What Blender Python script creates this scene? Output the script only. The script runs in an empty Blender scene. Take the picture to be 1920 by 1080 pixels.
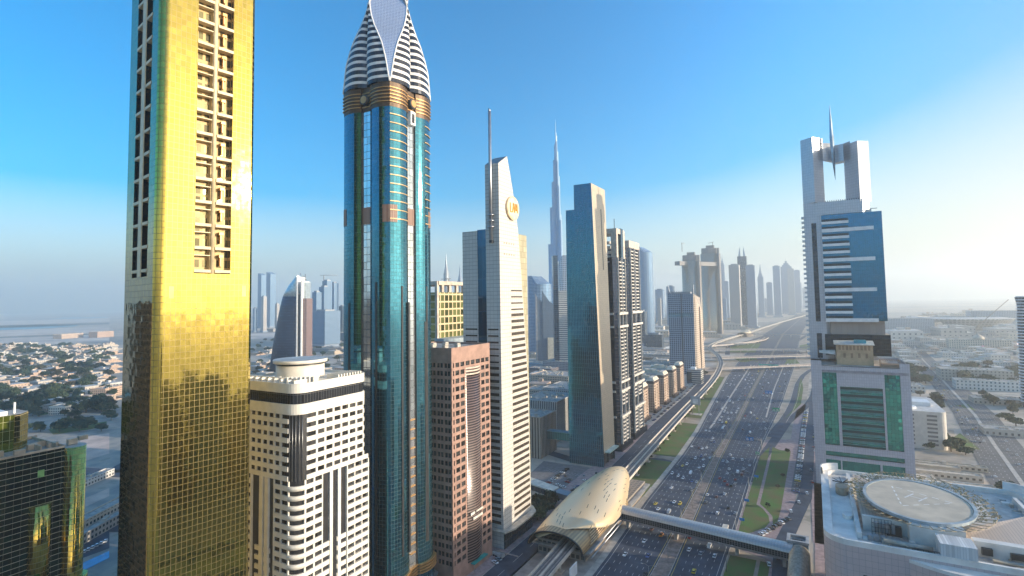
import bpy, math, random
from mathutils import Vector, noise as mnoise
random.seed(7)
R = math.radians
sc = bpy.context.scene
# ------------------------------------------------------------------ camera
H = 150.0
AZ, PITCH, ROLL, FPX, CX, CY = R(29.3), R(3.3), R(0.9), 1000.0, 960.0, 506.0
_f = Vector((-math.sin(AZ)*math.cos(PITCH), math.cos(AZ)*math.cos(PITCH), math.sin(PITCH)))
_r0 = Vector((math.cos(AZ), math.sin(AZ), 0)); _u0 = _r0.cross(_f)
_r = _r0*math.cos(ROLL) - _u0*math.sin(ROLL); _u = _u0*math.cos(ROLL) + _r0*math.sin(ROLL)
cd = bpy.data.cameras.new('camera'); cam = bpy.data.objects.new('camera', cd); sc.collection.objects.link(cam)
from mathutils import Matrix
m = Matrix((_r, _u, -_f)).transposed().to_4x4(); m.translation = Vector((0, 0, H)); cam.matrix_world = m
cd.sensor_width = 36; cd.lens = 36*FPX/1920; cd.shift_y = -34/1920; cd.clip_start = 1; cd.clip_end = 80000
sc.camera = cam
# ------------------------------------------------------------------ sky and sun
SUN_EL, SUN_AZ = R(11.5), R(75)          # azimuth clockwise from +Y
w = bpy.data.worlds.new('World'); sc.world = w; w.use_nodes = True
nt = w.node_tree; nt.nodes.clear()
sky = nt.nodes.new('ShaderNodeTexSky'); sky.sky_type = 'NISHITA'; sky.sun_disc = False
sky.sun_elevation = SUN_EL; sky.sun_rotation = SUN_AZ; sky.altitude = 100; sky.air_density = 1.0; sky.dust_density = 2.5; sky.ozone_density = 3.0
hs = nt.nodes.new('ShaderNodeHueSaturation'); hs.inputs['Saturation'].default_value = 1.6; hs.inputs['Hue'].default_value = 0.497
bg = nt.nodes.new('ShaderNodeBackground'); bg.inputs['Strength'].default_value = 0.15
wo = nt.nodes.new('ShaderNodeOutputWorld')
# the air brightens and pales towards the low sun: same sky, stronger forward scattering
tc = nt.nodes.new('ShaderNodeTexCoord'); dp = nt.nodes.new('ShaderNodeVectorMath'); dp.operation = 'DOT_PRODUCT'
dp.inputs[1].default_value = (math.sin(SUN_AZ), math.cos(SUN_AZ), 0.0); nt.links.new(tc.outputs['Generated'], dp.inputs[0])
def mr(a0, a1, b0, b1):
    n = nt.nodes.new('ShaderNodeMapRange'); n.interpolation_type = 'SMOOTHSTEP'; nt.links.new(dp.outputs['Value'], n.inputs[0])
    for i, v in enumerate((a0, a1, b0, b1)): n.inputs[i+1].default_value = v
    return n.outputs[0]
sx = nt.nodes.new('ShaderNodeSeparateXYZ'); nt.links.new(tc.outputs['Generated'], sx.inputs[0])
def me(a0, a1, b0, b1):
    n = nt.nodes.new('ShaderNodeMapRange'); n.interpolation_type = 'SMOOTHSTEP'; nt.links.new(sx.outputs[2], n.inputs[0])
    for i, v in enumerate((a0, a1, b0, b1)): n.inputs[i+1].default_value = v
    return n.outputs[0]
def mul(a, b):
    n = nt.nodes.new('ShaderNodeMath'); n.operation = 'MULTIPLY'; nt.links.new(a, n.inputs[0]); nt.links.new(b, n.inputs[1]); return n.outputs[0]
low = nt.nodes.new('ShaderNodeMath'); low.operation = 'SUBTRACT'; low.inputs[0].default_value = 1.0; nt.links.new(mul(mr(-.15, .5, 0, .36), me(.04, .45, 1, 0)), low.inputs[1])
nt.links.new(mul(mr(-.2, .95, 2.9, 1.3), me(0, .46, .32, 1.0)), hs.inputs['Saturation']); nt.links.new(mul(mul(mul(mr(-.35, .35, .76, 1.16), mr(.15, .97, 1.12, .30)), me(0, .5, 1.05, 1.0)), low.outputs[0]), hs.inputs['Value'])
warm = nt.nodes.new('ShaderNodeMix'); warm.data_type = 'RGBA'; warm.blend_type = 'MULTIPLY'; warm.inputs[7].default_value = (1.06, .97, .80, 1)
nt.links.new(mul(mr(-.3, .45, 0, 1), me(0, .42, 1, 0)), warm.inputs[0]); nt.links.new(hs.outputs[0], warm.inputs[6])
nt.links.new(sky.outputs[0], hs.inputs['Color']); nt.links.new(warm.outputs[2], bg.inputs[0]); nt.links.new(bg.outputs[0], wo.inputs[0])
sl = bpy.data.lights.new('sun', 'SUN'); sl.energy = 3.9; sl.angle = R(0.5); sl.color = (1.0, 0.85, 0.66)
so = bpy.data.objects.new('sun', sl); sc.collection.objects.link(so)
sdir = Vector((math.sin(SUN_AZ)*math.cos(SUN_EL), math.cos(SUN_AZ)*math.cos(SUN_EL), math.sin(SUN_EL)))
so.rotation_euler = sdir.to_track_quat('Z', 'Y').to_euler(); so.location = (300, 100, 400)
sc.view_settings.view_transform = 'Standard'; sc.view_settings.look = 'None'; sc.view_settings.gamma = 1
sc.view_settings.exposure = 1.38
sc.cycles.volume_bounces = 6; sc.cycles.max_bounces = 6; sc.cycles.glossy_bounces = 3; sc.cycles.diffuse_bounces = 2

# ------------------------------------------------------------------ measuring helpers (photo pixel -> place in the world)
def ray(x, y): return _f + _r*(x-CX)/FPX + _u*(CY-y)/FPX
def G(x, y, z=0.0):
    d = ray(x, y); t = (z-H)/d.z; return (d.x*t, d.y*t)
def yAt(x, X, y=600):
    d = ray(x, y); return d.y*X/d.x
def AD(x, dist, y=560):               # ground point under column x, dist metres ahead
    d = ray(x, y); t = dist; return (d.x*t, d.y*t)
def zAt(X, Y, y):
    lo, hi = -300, 3000
    for _ in range(40):
        mm = (lo+hi)/2; v = Vector((X, Y, mm-H))
        if CY-FPX*v.dot(_u)/v.dot(_f) > y: lo = mm
        else: hi = mm
    return lo
# ------------------------------------------------------------------ object helpers
COL = sc.collection
def tag(o, label=None, cat=None, group=None, kind=None):
    if label: o['label'] = label
    if cat: o['category'] = cat
    if group: o['group'] = group
    if kind: o['kind'] = kind
    return o
def empty(name, loc, label, cat, group=None, rz=0):
    o = bpy.data.objects.new(name, None); COL.objects.link(o); o.location = loc; o.rotation_euler.z = rz
    o.empty_display_size = 1
    return tag(o, label, cat, group)
def dup(root, loc=None, rz=None, label=None, group=None, scale=None):
    r = root.copy(); COL.objects.link(r)
    if loc is not None: r.location = loc
    if rz is not None: r.rotation_euler.z = rz
    if scale is not None: r.scale = scale
    if label: r['label'] = label
    if group: r['group'] = group
    for ch in list(root.children):
        c = ch.copy(); COL.objects.link(c); c.parent = r
        for g in list(ch.children):
            d = g.copy(); COL.objects.link(d); d.parent = c
    return r
class MB:
    def __init__(s, org=(0, 0, 0)): s.v = []; s.f = []; s.uv = []; s.mi = []; s.o = Vector(org); s.sm = []
    def face(s, pts, uvs=None, mi=0, sm=False):
        n = len(s.v); s.v += [tuple(Vector(p)-s.o) for p in pts]; s.f.append(list(range(n, n+len(pts))))
        if uvs is None: uvs = [(p[0], p[1]) for p in pts]
        s.uv.append(uvs); s.mi.append(mi); s.sm.append(sm)
    def prism(s, pts, z0, z1, mi=0, top=None, bot=False, u0=0, sm=False, sides=True):
        n = len(pts); u = u0
        if sides:
            for i in range(n):
                a, b = pts[i], pts[(i+1) % n]; L = math.hypot(b[0]-a[0], b[1]-a[1])
                s.face([(a[0], a[1], z0), (b[0], b[1], z0), (b[0], b[1], z1), (a[0], a[1], z1)], [(u, z0), (u+L, z0), (u+L, z1), (u, z1)], mi, sm); u += L
        s.face([(p[0], p[1], z1) for p in pts], None, mi if top is None else top)
        if bot: s.face([(p[0], p[1], z0) for p in reversed(pts)], None, mi)
    def box(s, x0, x1, y0, y1, z0, z1, mi=0, top=None):
        s.prism([(x0, y0), (x1, y0), (x1, y1), (x0, y1)], z0, z1, mi, top, bot=True)
    def obox(s, c, d, L, W, z0, z1, mi=0, top=None):    # oriented box: centre, unit dir, length, width
        n = (-d[1], d[0]); P = []
        for a, b in ((-1, -1), (1, -1), (1, 1), (-1, 1)): P.append((c[0]+d[0]*L/2*a+n[0]*W/2*b, c[1]+d[1]*L/2*a+n[1]*W/2*b))
        s.prism(P, z0, z1, mi, top, bot=True)
    def loft(s, rings, mi=0, cap=True, sm=True, mifn=None):
        n = len(rings[0])
        for k in range(len(rings)-1):
            u = 0
            for i in range(n):
                j = (i+1) % n; a, b, c, d = rings[k][i], rings[k][j], rings[k+1][j], rings[k+1][i]
                L = (Vector(b)-Vector(a)).length
                s.face([a, b, c, d], [(u, a[2]), (u+L, b[2]), (u+L, c[2]), (u, d[2])], mifn(k, i) if mifn else mi, sm); u += L
        if cap:
            s.face(list(rings[-1]), None, mi); s.face(list(reversed(rings[0])), None, mi)
    def tube(s, path, r, n=8, mi=0, cap=True):
        rings = []
        for k, p in enumerate(path):
            p = Vector(p); a = Vector(path[max(0, k-1)]); b = Vector(path[min(len(path)-1, k+1)]); t = (b-a).normalized()
            ref = Vector((0, 0, 1)) if abs(t.z) < 0.9 else Vector((1, 0, 0)); x = ref.cross(t).normalized(); y = t.cross(x)
            rr = r[k] if isinstance(r, (list, tuple)) else r
            rings.append([tuple(p+(x*math.cos(q)+y*math.sin(q))*rr) for q in [2*math.pi*i/n for i in range(n)]])
        s.loft(rings, mi, cap)
    def ribbon(s, path, w0, w1, z0, z1=None, mi=0, slab=0):   # flat strip along a path, offsets w0..w1 to the right
        z1 = z0 if z1 is None else z1; n = len(path); L = []; Rr = []; u = 0; us = []
        for k, p in enumerate(path):
            a = path[max(0, k-1)]; b = path[min(n-1, k+1)]; d = Vector((b[0]-a[0], b[1]-a[1])); d.normalize(); nn = (d.y, -d.x)
            z = p[2] if len(p) > 2 else 0
            wa = w0[k] if isinstance(w0, (list, tuple)) else w0; wb = w1[k] if isinstance(w1, (list, tuple)) else w1
            L.append((p[0]+nn[0]*wa, p[1]+nn[1]*wa, z+z0)); Rr.append((p[0]+nn[0]*wb, p[1]+nn[1]*wb, z+z0))
            if k: u += math.hypot(p[0]-path[k-1][0], p[1]-path[k-1][1])
            us.append(u)
        W = (w1 if not isinstance(w1, (list, tuple)) else w1[0]) - (w0 if not isinstance(w0, (list, tuple)) else w0[0])
        for k in range(n-1):
            s.face([L[k], Rr[k], Rr[k+1], L[k+1]], [(0, us[k]), (W, us[k]), (W, us[k+1]), (0, us[k+1])], mi)
            if slab:
                dn = lambda p: (p[0], p[1], p[2]-slab)
                s.face([dn(L[k+1]), dn(Rr[k+1]), dn(Rr[k]), dn(L[k])], None, mi)
                s.face([Rr[k], dn(Rr[k]), dn(Rr[k+1]), Rr[k+1]], None, mi)
                s.face([L[k+1], dn(L[k+1]), dn(L[k]), L[k]], None, mi)
    def build(s, name, mats, parent=None, **kw):
        me = bpy.data.meshes.new(name)
        me.from_pydata(s.v, [], s.f)
        if not isinstance(mats, (list, tuple)): mats = [mats]
        for mm in mats: me.materials.append(mm)
        uvl = me.uv_layers.new(name='UVMap')
        flat = [c for fc in s.uv for p in fc for c in p]; uvl.data.foreach_set('uv', flat)
        me.polygons.foreach_set('material_index', s.mi); me.polygons.foreach_set('use_smooth', s.sm)
        if any(s.sm):
            import bmesh
            bm = bmesh.new(); bm.from_mesh(me); bmesh.ops.remove_doubles(bm, verts=bm.verts, dist=0.002); bm.to_mesh(me); bm.free()
        me.update()
        o = bpy.data.objects.new(name, me); COL.objects.link(o)
        if parent is not None: o.parent = parent
        tag(o, **kw); return o
def rrect(x0, x1, y0, y1, r, n=5, corners=(1, 1, 1, 1)):
    out = []
    for (cx, cy, a0, fl, px, py) in ((x1-r, y0+r, -90, corners[0], x1, y0), (x1-r, y1-r, 0, corners[1], x1, y1), (x0+r, y1-r, 90, corners[2], x0, y1), (x0+r, y0+r, 180, corners[3], x0, y0)):
        if fl and r > 0: out += [(cx+r*math.cos(R(a0+90*i/n)), cy+r*math.sin(R(a0+90*i/n))) for i in range(n+1)]
        else: out.append((px, py))
    return out
def ell(cx, cy, a, b, n=24, rot=0):
    return [(cx+a*math.cos(t)*math.cos(rot)-b*math.sin(t)*math.sin(rot), cy+a*math.cos(t)*math.sin(rot)+b*math.sin(t)*math.cos(rot)) for t in [2*math.pi*i/n for i in range(n)]]
class Wall:                                   # a vertical wall plane: u along t, o outward
    def __init__(s, p, t, n): s.p = p; s.t = t; s.n = n
    def P(s, u, z, o=0): return (s.p[0]+s.t[0]*u+s.n[0]*o, s.p[1]+s.t[1]*u+s.n[1]*o, z)
    def box(s, m, u0, u1, z0, z1, o0, o1, mi=0):
        A = [s.P(u0, z0, o0), s.P(u1, z0, o0), s.P(u1, z0, o1), s.P(u0, z0, o1)]; B = [s.P(u0, z1, o0), s.P(u1, z1, o0), s.P(u1, z1, o1), s.P(u0, z1, o1)]
        q = [(u0, z0), (u1, z0), (u1, z1), (u0, z1)]
        m.face([A[3], A[2], B[2], B[3]], q, mi)
        m.face([A[0], A[3], B[3], B[0]], [(0, z0), (o1-o0, z0), (o1-o0, z1), (0, z1)], mi); m.face([A[2], A[1], B[1], B[2]], [(0, z0), (o1-o0, z0), (o1-o0, z1), (0, z1)], mi)
        m.face([B[3], B[2], B[1], B[0]], [(u0, 0), (u1, 0), (u1, 1), (u0, 1)], mi); m.face([A[0], A[1], A[2], A[3]], [(u0, 0), (u1, 0), (u1, 1), (u0, 1)], mi)
        m.face([A[1], A[0], B[0], B[1]], q, mi)
    def quad(s, m, u0, u1, z0, z1, o, mi=0):
        m.face([s.P(u0, z0, o), s.P(u1, z0, o), s.P(u1, z1, o), s.P(u0, z1, o)], [(u0, z0), (u1, z0), (u1, z1), (u0, z1)], mi)
def panes(parent, items, mat, name='window', org=(0, 0, 0), lim=100):
    # items: (wall, u0, u1, z0, z1, o); the nearest hundred are parts, the rest one part
    def dist(it):
        p = Vector(it[0].P((it[1]+it[2])/2, (it[3]+it[4])/2, it[5])) - Vector((0, 0, H)); return p.length - 2*(it[2]-it[1])
    items = sorted(items, key=dist)
    def one(m, it):
        wl, u0, u1, z0, z1, o = it; wl.quad(m, u0, u1, z0, z1, o)
    for it in items[:lim]:
        m = MB(org); one(m, it); m.build(name, mat, parent)
    if len(items) > lim:
        m = MB(org)
        for it in items[lim:]: one(m, it)
        m.build(name, mat, parent, kind='stuff')
# ------------------------------------------------------------------ materials
def _new(name):
    m = bpy.data.materials.new(name); m.use_nodes = True; t = m.node_tree; t.nodes.clear()
    o = t.nodes.new('ShaderNodeOutputMaterial'); b = t.nodes.new('ShaderNodeBsdfPrincipled'); t.links.new(b.outputs[0], o.inputs[0])
    return m, t, b
def M_(t, op, a, b=None, c=None):
    n = t.nodes.new('ShaderNodeMath'); n.operation = op
    for i, v in enumerate((a, b, c)):
        if v is None: continue
        if isinstance(v, (int, float)): n.inputs[i].default_value = v
        else: t.links.new(v, n.inputs[i])
    return n.outputs[0]
def mixc(t, f, a, b, mode='MIX'):
    n = t.nodes.new('ShaderNodeMix'); n.data_type = 'RGBA'; n.blend_type = mode
    for s_, v in ((0, f), (6, a), (7, b)):
        if isinstance(v, (int, float)): n.inputs[s_].default_value = v
        elif isinstance(v, tuple): n.inputs[s_].default_value = (*v[:3], 1)
        else: t.links.new(v, n.inputs[s_])
    return n.outputs[2]
def noise(t, scale, detail=4, vec=None, rough=.55):
    n = t.nodes.new('ShaderNodeTexNoise'); n.inputs['Scale'].default_value = scale; n.inputs['Detail'].default_value = detail; n.inputs['Roughness'].default_value = rough
    if vec is None:
        g = t.nodes.new('ShaderNodeNewGeometry'); vec = g.outputs['Position']
    t.links.new(vec, n.inputs['Vector']); return n.outputs['Fac']
def ramp(t, f, lo, hi):
    n = t.nodes.new('ShaderNodeMapRange'); t.links.new(f, n.inputs[0]); n.inputs[1].default_value = lo; n.inputs[2].default_value = hi; return n.outputs[0]
MC = {}
def plain(name, col, rough=.7, metal=0., var=.12, scale=.25, col2=None, detail=5, bump=0):
    if name in MC: return MC[name]
    m, t, b = _new(name); f = noise(t, scale, detail)
    c2 = col2 if col2 else tuple(c*(1-2.2*var) for c in col)
    c1 = tuple(min(1, c*(1+var)) for c in col)
    t.links.new(mixc(t, ramp(t, f, .35, .65), c2, c1), b.inputs['Base Color'])
    b.inputs['Roughness'].default_value = rough; b.inputs['Metallic'].default_value = metal
    if bump:
        bn = t.nodes.new('ShaderNodeBump'); bn.inputs['Strength'].default_value = bump; t.links.new(noise(t, scale*6), bn.inputs['Height']); t.links.new(bn.outputs[0], b.inputs['Normal'])
    MC[name] = m; return m
def facade(name, wall, glass, cw, ch, fw, fh, grough=.12, gmetal=.0, wrough=.65, wmetal=0, wob=.02, gvar=.35, warp=0.0, spec=.5, uo=0, vo=0, wvar=.12):
    """wall / glass grid in metres on the UVs; each pane has its own tone and a slightly different tilt"""
    if name in MC: return MC[name]
    m, t, b = _new(name)
    uv = t.nodes.new('ShaderNodeUVMap'); sp = t.nodes.new('ShaderNodeSeparateXYZ'); t.links.new(uv.outputs[0], sp.inputs[0])
    u = M_(t, 'DIVIDE', M_(t, 'ADD', sp.outputs[0], uo), cw); v = M_(t, 'DIVIDE', M_(t, 'ADD', sp.outputs[1], vo), ch)
    mu = M_(t, 'LESS_THAN', M_(t, 'ABSOLUTE', M_(t, 'SUBTRACT', M_(t, 'FRACT', u), .5)), fw/2)
    mv = M_(t, 'LESS_THAN', M_(t, 'ABSOLUTE', M_(t, 'SUBTRACT', M_(t, 'FRACT', v), .5)), fh/2)
    mask = M_(t, 'MULTIPLY', mu, mv)
    cb = t.nodes.new('ShaderNodeCombineXYZ'); t.links.new(M_(t, 'FLOOR', u), cb.inputs[0]); t.links.new(M_(t, 'FLOOR', v), cb.inputs[1])
    wn = t.nodes.new('ShaderNodeTexWhiteNoise'); t.links.new(cb.outputs[0], wn.inputs[0])
    gd = tuple(c*(1-gvar) for c in glass)
    gc = mixc(t, wn.outputs['Value'], gd, glass)
    wc = mixc(t, ramp(t, noise(t, .15, 5), .3, .7), tuple(c*(1-wvar) for c in wall), wall)
    t.links.new(mixc(t, mask, wc, gc), b.inputs['Base Color'])
    t.links.new(M_(t, 'ADD', wrough, M_(t, 'MULTIPLY', mask, grough-wrough)), b.inputs['Roughness'])
    t.links.new(M_(t, 'ADD', wmetal, M_(t, 'MULTIPLY', mask, gmetal-wmetal)), b.inputs['Metallic'])
    b.inputs['Specular IOR Level'].default_value = spec
    g = t.nodes.new('ShaderNodeNewGeometry')
    def vm(op, a, bb=None, sc_=None):
        n = t.nodes.new('ShaderNodeVectorMath'); n.operation = op; t.links.new(a, n.inputs[0])
        if bb is not None:
            if isinstance(bb, tuple): n.inputs[1].default_value = bb
            else: t.links.new(bb, n.inputs[1])
        if sc_ is not None:
            if isinstance(sc_, (int, float)): n.inputs['Scale'].default_value = sc_
            else: t.links.new(sc_, n.inputs['Scale'])
        return n.outputs[0]
    if wob or warp:
        off = vm('SUBTRACT', wn.outputs['Color'], (.5, .5, .5))
        off = vm('SCALE', off, sc_=M_(t, 'MULTIPLY', mask, wob))
        nn = vm('ADD', g.outputs['Normal'], off)
        if warp:
            nz = t.nodes.new('ShaderNodeTexNoise'); nz.inputs['Scale'].default_value = .35; nz.inputs['Detail'].default_value = 2
            t.links.new(g.outputs['Position'], nz.inputs['Vector'])
            nn = vm('ADD', nn, vm('SCALE', vm('SUBTRACT', nz.outputs['Color'], (.5, .5, .5)), sc_=warp))
        t.links.new(vm('NORMALIZE', nn), b.inputs['Normal'])
    MC[name] = m; return m
conc = plain('concrete', (.42, .39, .35), .8)
roofm = plain('roof_gravel', (.42, .39, .35), .9, scale=.4, var=.2)
cream = plain('cream_panel', (.76, .71, .61), .55, var=.05)
dark = plain('dark_metal', (.03, .032, .035), .4)
glassd = facade('window_glass', (.03, .03, .035), (.13, .125, .12), 3.7, 3.7, .97, .97, gmetal=.5, grough=.08, wob=.05, gvar=.85)
white = plain('white_paint', (.78, .78, .76), .5, var=.05)
steel = plain('steel', (.45, .46, .47), .35, metal=.8, var=.08)
goldring = plain('gold_trim', (.52, .29, .11), .42, metal=.45, var=.08)
asphalt = plain('asphalt', (.058, .075, .105), .8, var=.16, scale=.12, detail=8)
sandm = plain('sand', (.42, .35, .27), .95, var=.15, scale=.05, detail=8)
paving = plain('brick_paving', (.42, .30, .28), .85, var=.14, scale=.3)
concr2 = plain('pale_concrete', (.52, .47, .40), .8, var=.12)
grassm = plain('lawn', (.06, .135, .025), .95, var=.25, scale=.07, col2=(.13, .12, .045), detail=9)
markm = plain('road_paint', (.62, .62, .58), .7, var=.1)
yellowm = plain('yellow_paint', (.60, .45, .12), .7, var=.1)
# ------------------------------------------------------------------ ground, water, roads
def ground_mat():
    m, t, b = _new('ground'); g = t.nodes.new('ShaderNodeNewGeometry')
    n1 = noise(t, .0011, 6); n2 = noise(t, .012, 8); n3 = noise(t, .05, 8)
    c = mixc(t, ramp(t, n2, .35, .65), (.40, .33, .26), (.58, .50, .41))
    c = mixc(t, ramp(t, n1, .50, .56), c, mixc(t, ramp(t, n3, .4, .6), (.24, .24, .22), (.44, .38, .31)))
    c = mixc(t, M_(t, 'MULTIPLY', ramp(t, n3, .55, .62), .5), c, (.13, .15, .11))
    t.links.new(c, b.inputs['Base Color']); b.inputs['Roughness'].default_value = .95; return m
g = MB(); g.face([(-20000, -6000, -.15), (20000, -6000, -.15), (20000, 22000, -.15), (-20000, 22000, -.15)])
g.build('ground', ground_mat(), kind='structure')
wat, t_, b_ = _new('water'); b_.inputs['Base Color'].default_value = (.05, .22, .28, 1); b_.inputs['Roughness'].default_value = .35
wsh = MB()
for pts in ([(0, 619), (60, 617), (140, 612), (150, 609), (70, 609), (0, 611)], [(90, 599), (200, 596), (206, 594), (120, 595)]):
    wsh.face([(*G(x, y), .02) for x, y in pts])
wsh.build('water', wat, kind='structure')
far_grass = MB()
for pts in ([(110, 722), (205, 705), (205, 740), (150, 735)], [(60, 765), (200, 745), (200, 758), (70, 780)], [(90, 805), (200, 790), (200, 800), (100, 815)], [(150, 668), (205, 663), (205, 668), (150, 674)], [(1790, 760), (1830, 770), (1815, 758)], [(1780, 825), (1800, 812), (1838, 843), (1785, 842)]):
    far_grass.face([(*G(x, y), .03) for x, y in pts])
far_grass.build('park_lawn', grassm, kind='structure')
def strip(name, mat, path, w0, w1, z=0, kind='structure', **k):
    m = MB(); m.ribbon(path, w0, w1, z, **k); return m.build(name, mat, kind=kind)
def interp(tab, y):
    if y <= tab[0][0]: return tab[0][1]
    for (a, xa), (b, xb) in zip(tab, tab[1:]):
        if y <= b: return xa+(xb-xa)*(y-a)/(b-a)
    return tab[-1][1]
LE = [(-200, -110), (286, -110), (400, -114), (526, -114.5), (632, -118), (790, -128), (1156, -150), (1500, -160), (2400, -175), (5000, -120), (9000, 240)]
ML = [(-200, -83), (308, -83), (534, -87.3), (725, -87.3), (930, -91), (1240, -95), (2400, -110), (5000, -60), (9000, 300)]
MR = [(-200, -72), (305, -74), (381, -76.5), (536, -81.5), (726, -84), (930, -88.5), (1240, -92.5), (2400, -106), (5000, -56), (9000, 304)]
RE = [(-200, -51), (354, -49.3), (560, -51), (629, -49.5), (830, -43.5), (1240, -40), (2400, -45), (5000, 0), (9000, 360)]
YS = [-200, 100, 200, 305, 354, 400, 460, 534, 600, 632, 680, 725, 790, 860, 930, 1000, 1100, 1240, 1400, 1600, 1900, 2400, 3400, 5000, 9000]
def between(name, A, B, z, mat, y0=-200, y1=9000, da=0, db=0, kind='structure'):
    ys = [y for y in YS if y0 < y < y1]; ys = [y0]+ys+[y1]; m = MB()
    for a, b in zip(ys, ys[1:]):
        m.face([(interp(A, a)+da, a, z), (interp(B, a)+db, a, z), (interp(B, b)+db, b, z), (interp(A, b)+da, b, z)], [(0, a), (30, a), (30, b), (0, b)])
    return m.build(name, mat, kind=kind)
between('roadside_sand', LE, RE, -.10, sandm, da=-22, db=30)
between('highway', LE, ML, 0.0, asphalt); between('highway', MR, RE, 0.0, asphalt)
between('median', ML, MR, .12, plain('median_dirt', (.27, .22, .19), .95, var=.2, scale=.3), da=.2, db=-.2)
between('kerb', ML, ML, .22, concr2, da=0, db=.35); between('kerb', MR, MR, .22, concr2, da=-.35, db=0)
between('kerb', LE, LE, .2, concr2, da=-.6, db=0); between('kerb', RE, RE, .2, concr2, da=0, db=.6)
between('shoulder_line', ML, ML, .02, yellowm, y1=2400, da=-1.2, db=-.9); between('shoulder_line', MR, MR, .02, yellowm, y1=2400, da=.9, db=1.2)
between('shoulder_line', LE, LE, .02, markm, y1=2400, da=1.8, db=2.05); between('shoulder_line', RE, RE, .02, markm, y1=2400, da=-2.05, db=-1.8)
lm = MB(); y = 120.0
while y < 1700:
    for A, B, n in ((LE, ML, 7), (MR, RE, 7 if y > 420 else 6)):
        a = interp(A, y)+2.0; b = interp(B, y)-2.0
        for k in range(1, n):
            x = a+(b-a)*k/n; ww = .11 if y < 700 else .16
            a2 = interp(A, y+3)+2.0; b2 = interp(B, y+3)-2.0; x2 = a2+(b2-a2)*k/n
            lm.face([(x-ww, y, .012), (x+ww, y, .012), (x2+ww, y+3, .012), (x2-ww, y+3, .012)])
    y += 9 if y < 800 else 12
lm.build('lane_markings', markm, kind='structure')
# separators beyond the slip roads
SL = [(680, -108.8), (890, -114.5), (1285, -123.6)]; SR = [(727, -56), (968, -60.5), (1290, -60.1)]
between('separator', SL, SL, .15, concr2, 650, 1290, -1.2, 1.2); between('separator', SR, SR, .15, concr2, 740, 1290, -.9, .9)
# green verge on the left below the viaduct, service road, pavements
VL = [(300, -138), (452, -146), (636, -154), (850, -160), (1000, -166), (1150, -185)]
between('verge', VL, LE, .05, grassm, 408, 505, 6, -3.5); between('verge', VL, LE, .05, grassm, 522, 668, 4, -4.5); between('verge', VL, LE, .05, grassm, 700, 1080, 8, -5)
between('footway', LE, LE, .1, concr2, 200, 1100, -4.0, -.7)
strip('slip_road', asphalt, [(-151, 505), (-140, 505), (-128, 508), (-121, 505), (-116, 495), (-112, 470)], -4, 4, .03)
SV = [(100, -156), (300, -158), (480, -157), (640, -166), (860, -170), (1000, -176), (1100, -186)]
between('service_road', SV, SV, .02, asphalt, 100, 1100, -6, 9); between('kerb', SV, SV, .14, concr2, 100, 1100, 8.9, 9.3); between('kerb', SV, SV, .14, concr2, 100, 1100, -6.3, -6)
between('pavement', SV, SV, .10, paving, 100, 640, -22, -6.3); between('pavement', SV, SV, .08, concr2, 640, 1100, -30, -6.3)
m = MB(); y = 120
while y < 640:
    x = interp(SV, y)+1.5; m.face([(x-.1, y, .035), (x+.1, y, .035), (x+.1, y+12, .035), (x-.1, y+12, .035)]); y += 22
m.build('lane_markings', markm, kind='structure')
# car park left of the station
m = MB(); m.face([(-215, 382, .04), (-168, 382, .04), (-168, 456, .04), (-225, 456, .04)]); m.build('car_park', plain('car_park_asphalt', (.20, .19, .19), .9, scale=.3), kind='structure')
m = MB()
for k in range(26):
    m.face([(-210+k*2.7, 430, .06), (-209.8+k*2.7, 430, .06), (-208.8+k*2.7, 436, .06), (-209+k*2.7, 436, .06)]) if -210+k*2.7 < -170 else None
    y = 386+k*2.6
    if y < 428: m.face([(-196, y, .06), (-190, y+.2, .06), (-190, y+.4, .06), (-196, y+.2, .06)])
m.build('parking_lines', markm, kind='structure')
# right side: verge, walk, service road, plaza
rl = MB(); rl.face([(-49, 200, .04), (-34, 200, .04), (-34, 340, .04), (-48, 340, .04)]); rl.face([(-32, 200, .04), (-27, 200, .04), (-27, 340, .04), (-32, 340, .04)])
rl.face([(-47.5, 372, .04), (-40, 378, .04), (-33, 390, .04), (-31, 400, .04), (-32.5, 412, .04), (-37, 424, .04), (-41.5, 430, .04), (-42.3, 560, .04), (-43.5, 600, .04), (-49, 560, .04), (-48, 400, .04)])
rl.face([(-31, 385, .04), (-26.5, 402, .04), (-25.5, 430, .04), (-24.5, 590, .04), (-34, 590, .04), (-41, 600, .04), (-40, 560, .04), (-39.3, 432, .04), (-35, 424, .04), (-30, 412, .04), (-29, 398, .04)])
rl.face([(-36, 740, .04), (-32.5, 760, .04), (-20, 850, .04), (-19, 1000, .04), (-24, 1130, .04), (-26, 1040, .04), (-26, 900, .04), (-29, 800, .04)])
rl.build('lawn', grassm, kind='structure')
m = MB(); m.face([(-48.9, 352, .015), (-20, 340, .015), (-24, 640, .015), (-50.0, 625, .015), (-50.4, 560, .015)]); m.ribbon([(-24, 200), (-24, 330), (-27, 380), (-21, 440), (-21, 700), (-18, 850)], -5, 4, .02); m.build('footway', plain('pink_paving', (.36, .27, .26), .85, var=.12, scale=.3), kind='structure')
RS = [(-13, 100), (-19, 250), (-21, 330), (-22, 370), (-16, 420), (-11, 460), (-9.5, 560), (-8, 700), (-5, 850), (-2, 1000), (0, 1200)]
strip('service_road', asphalt, RS, -4.5, 4.5, .05)
strip('parking_bay', plain('bay', (.16, .15, .16), .9), [(-17.5, 470), (-16, 560), (-15, 700), (-13, 800)], -3.2, 3.2, .045)
m = MB(); m.face([(-5, 100, .01), (110, 100, .01), (110, 500, .01), (-5, 500, .01)]); m.ribbon([(-2, 380), (-3, 460), (-2, 600), (-1, 850)], -4, 8, .01); m.build('plaza', paving, kind='structure')
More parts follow.
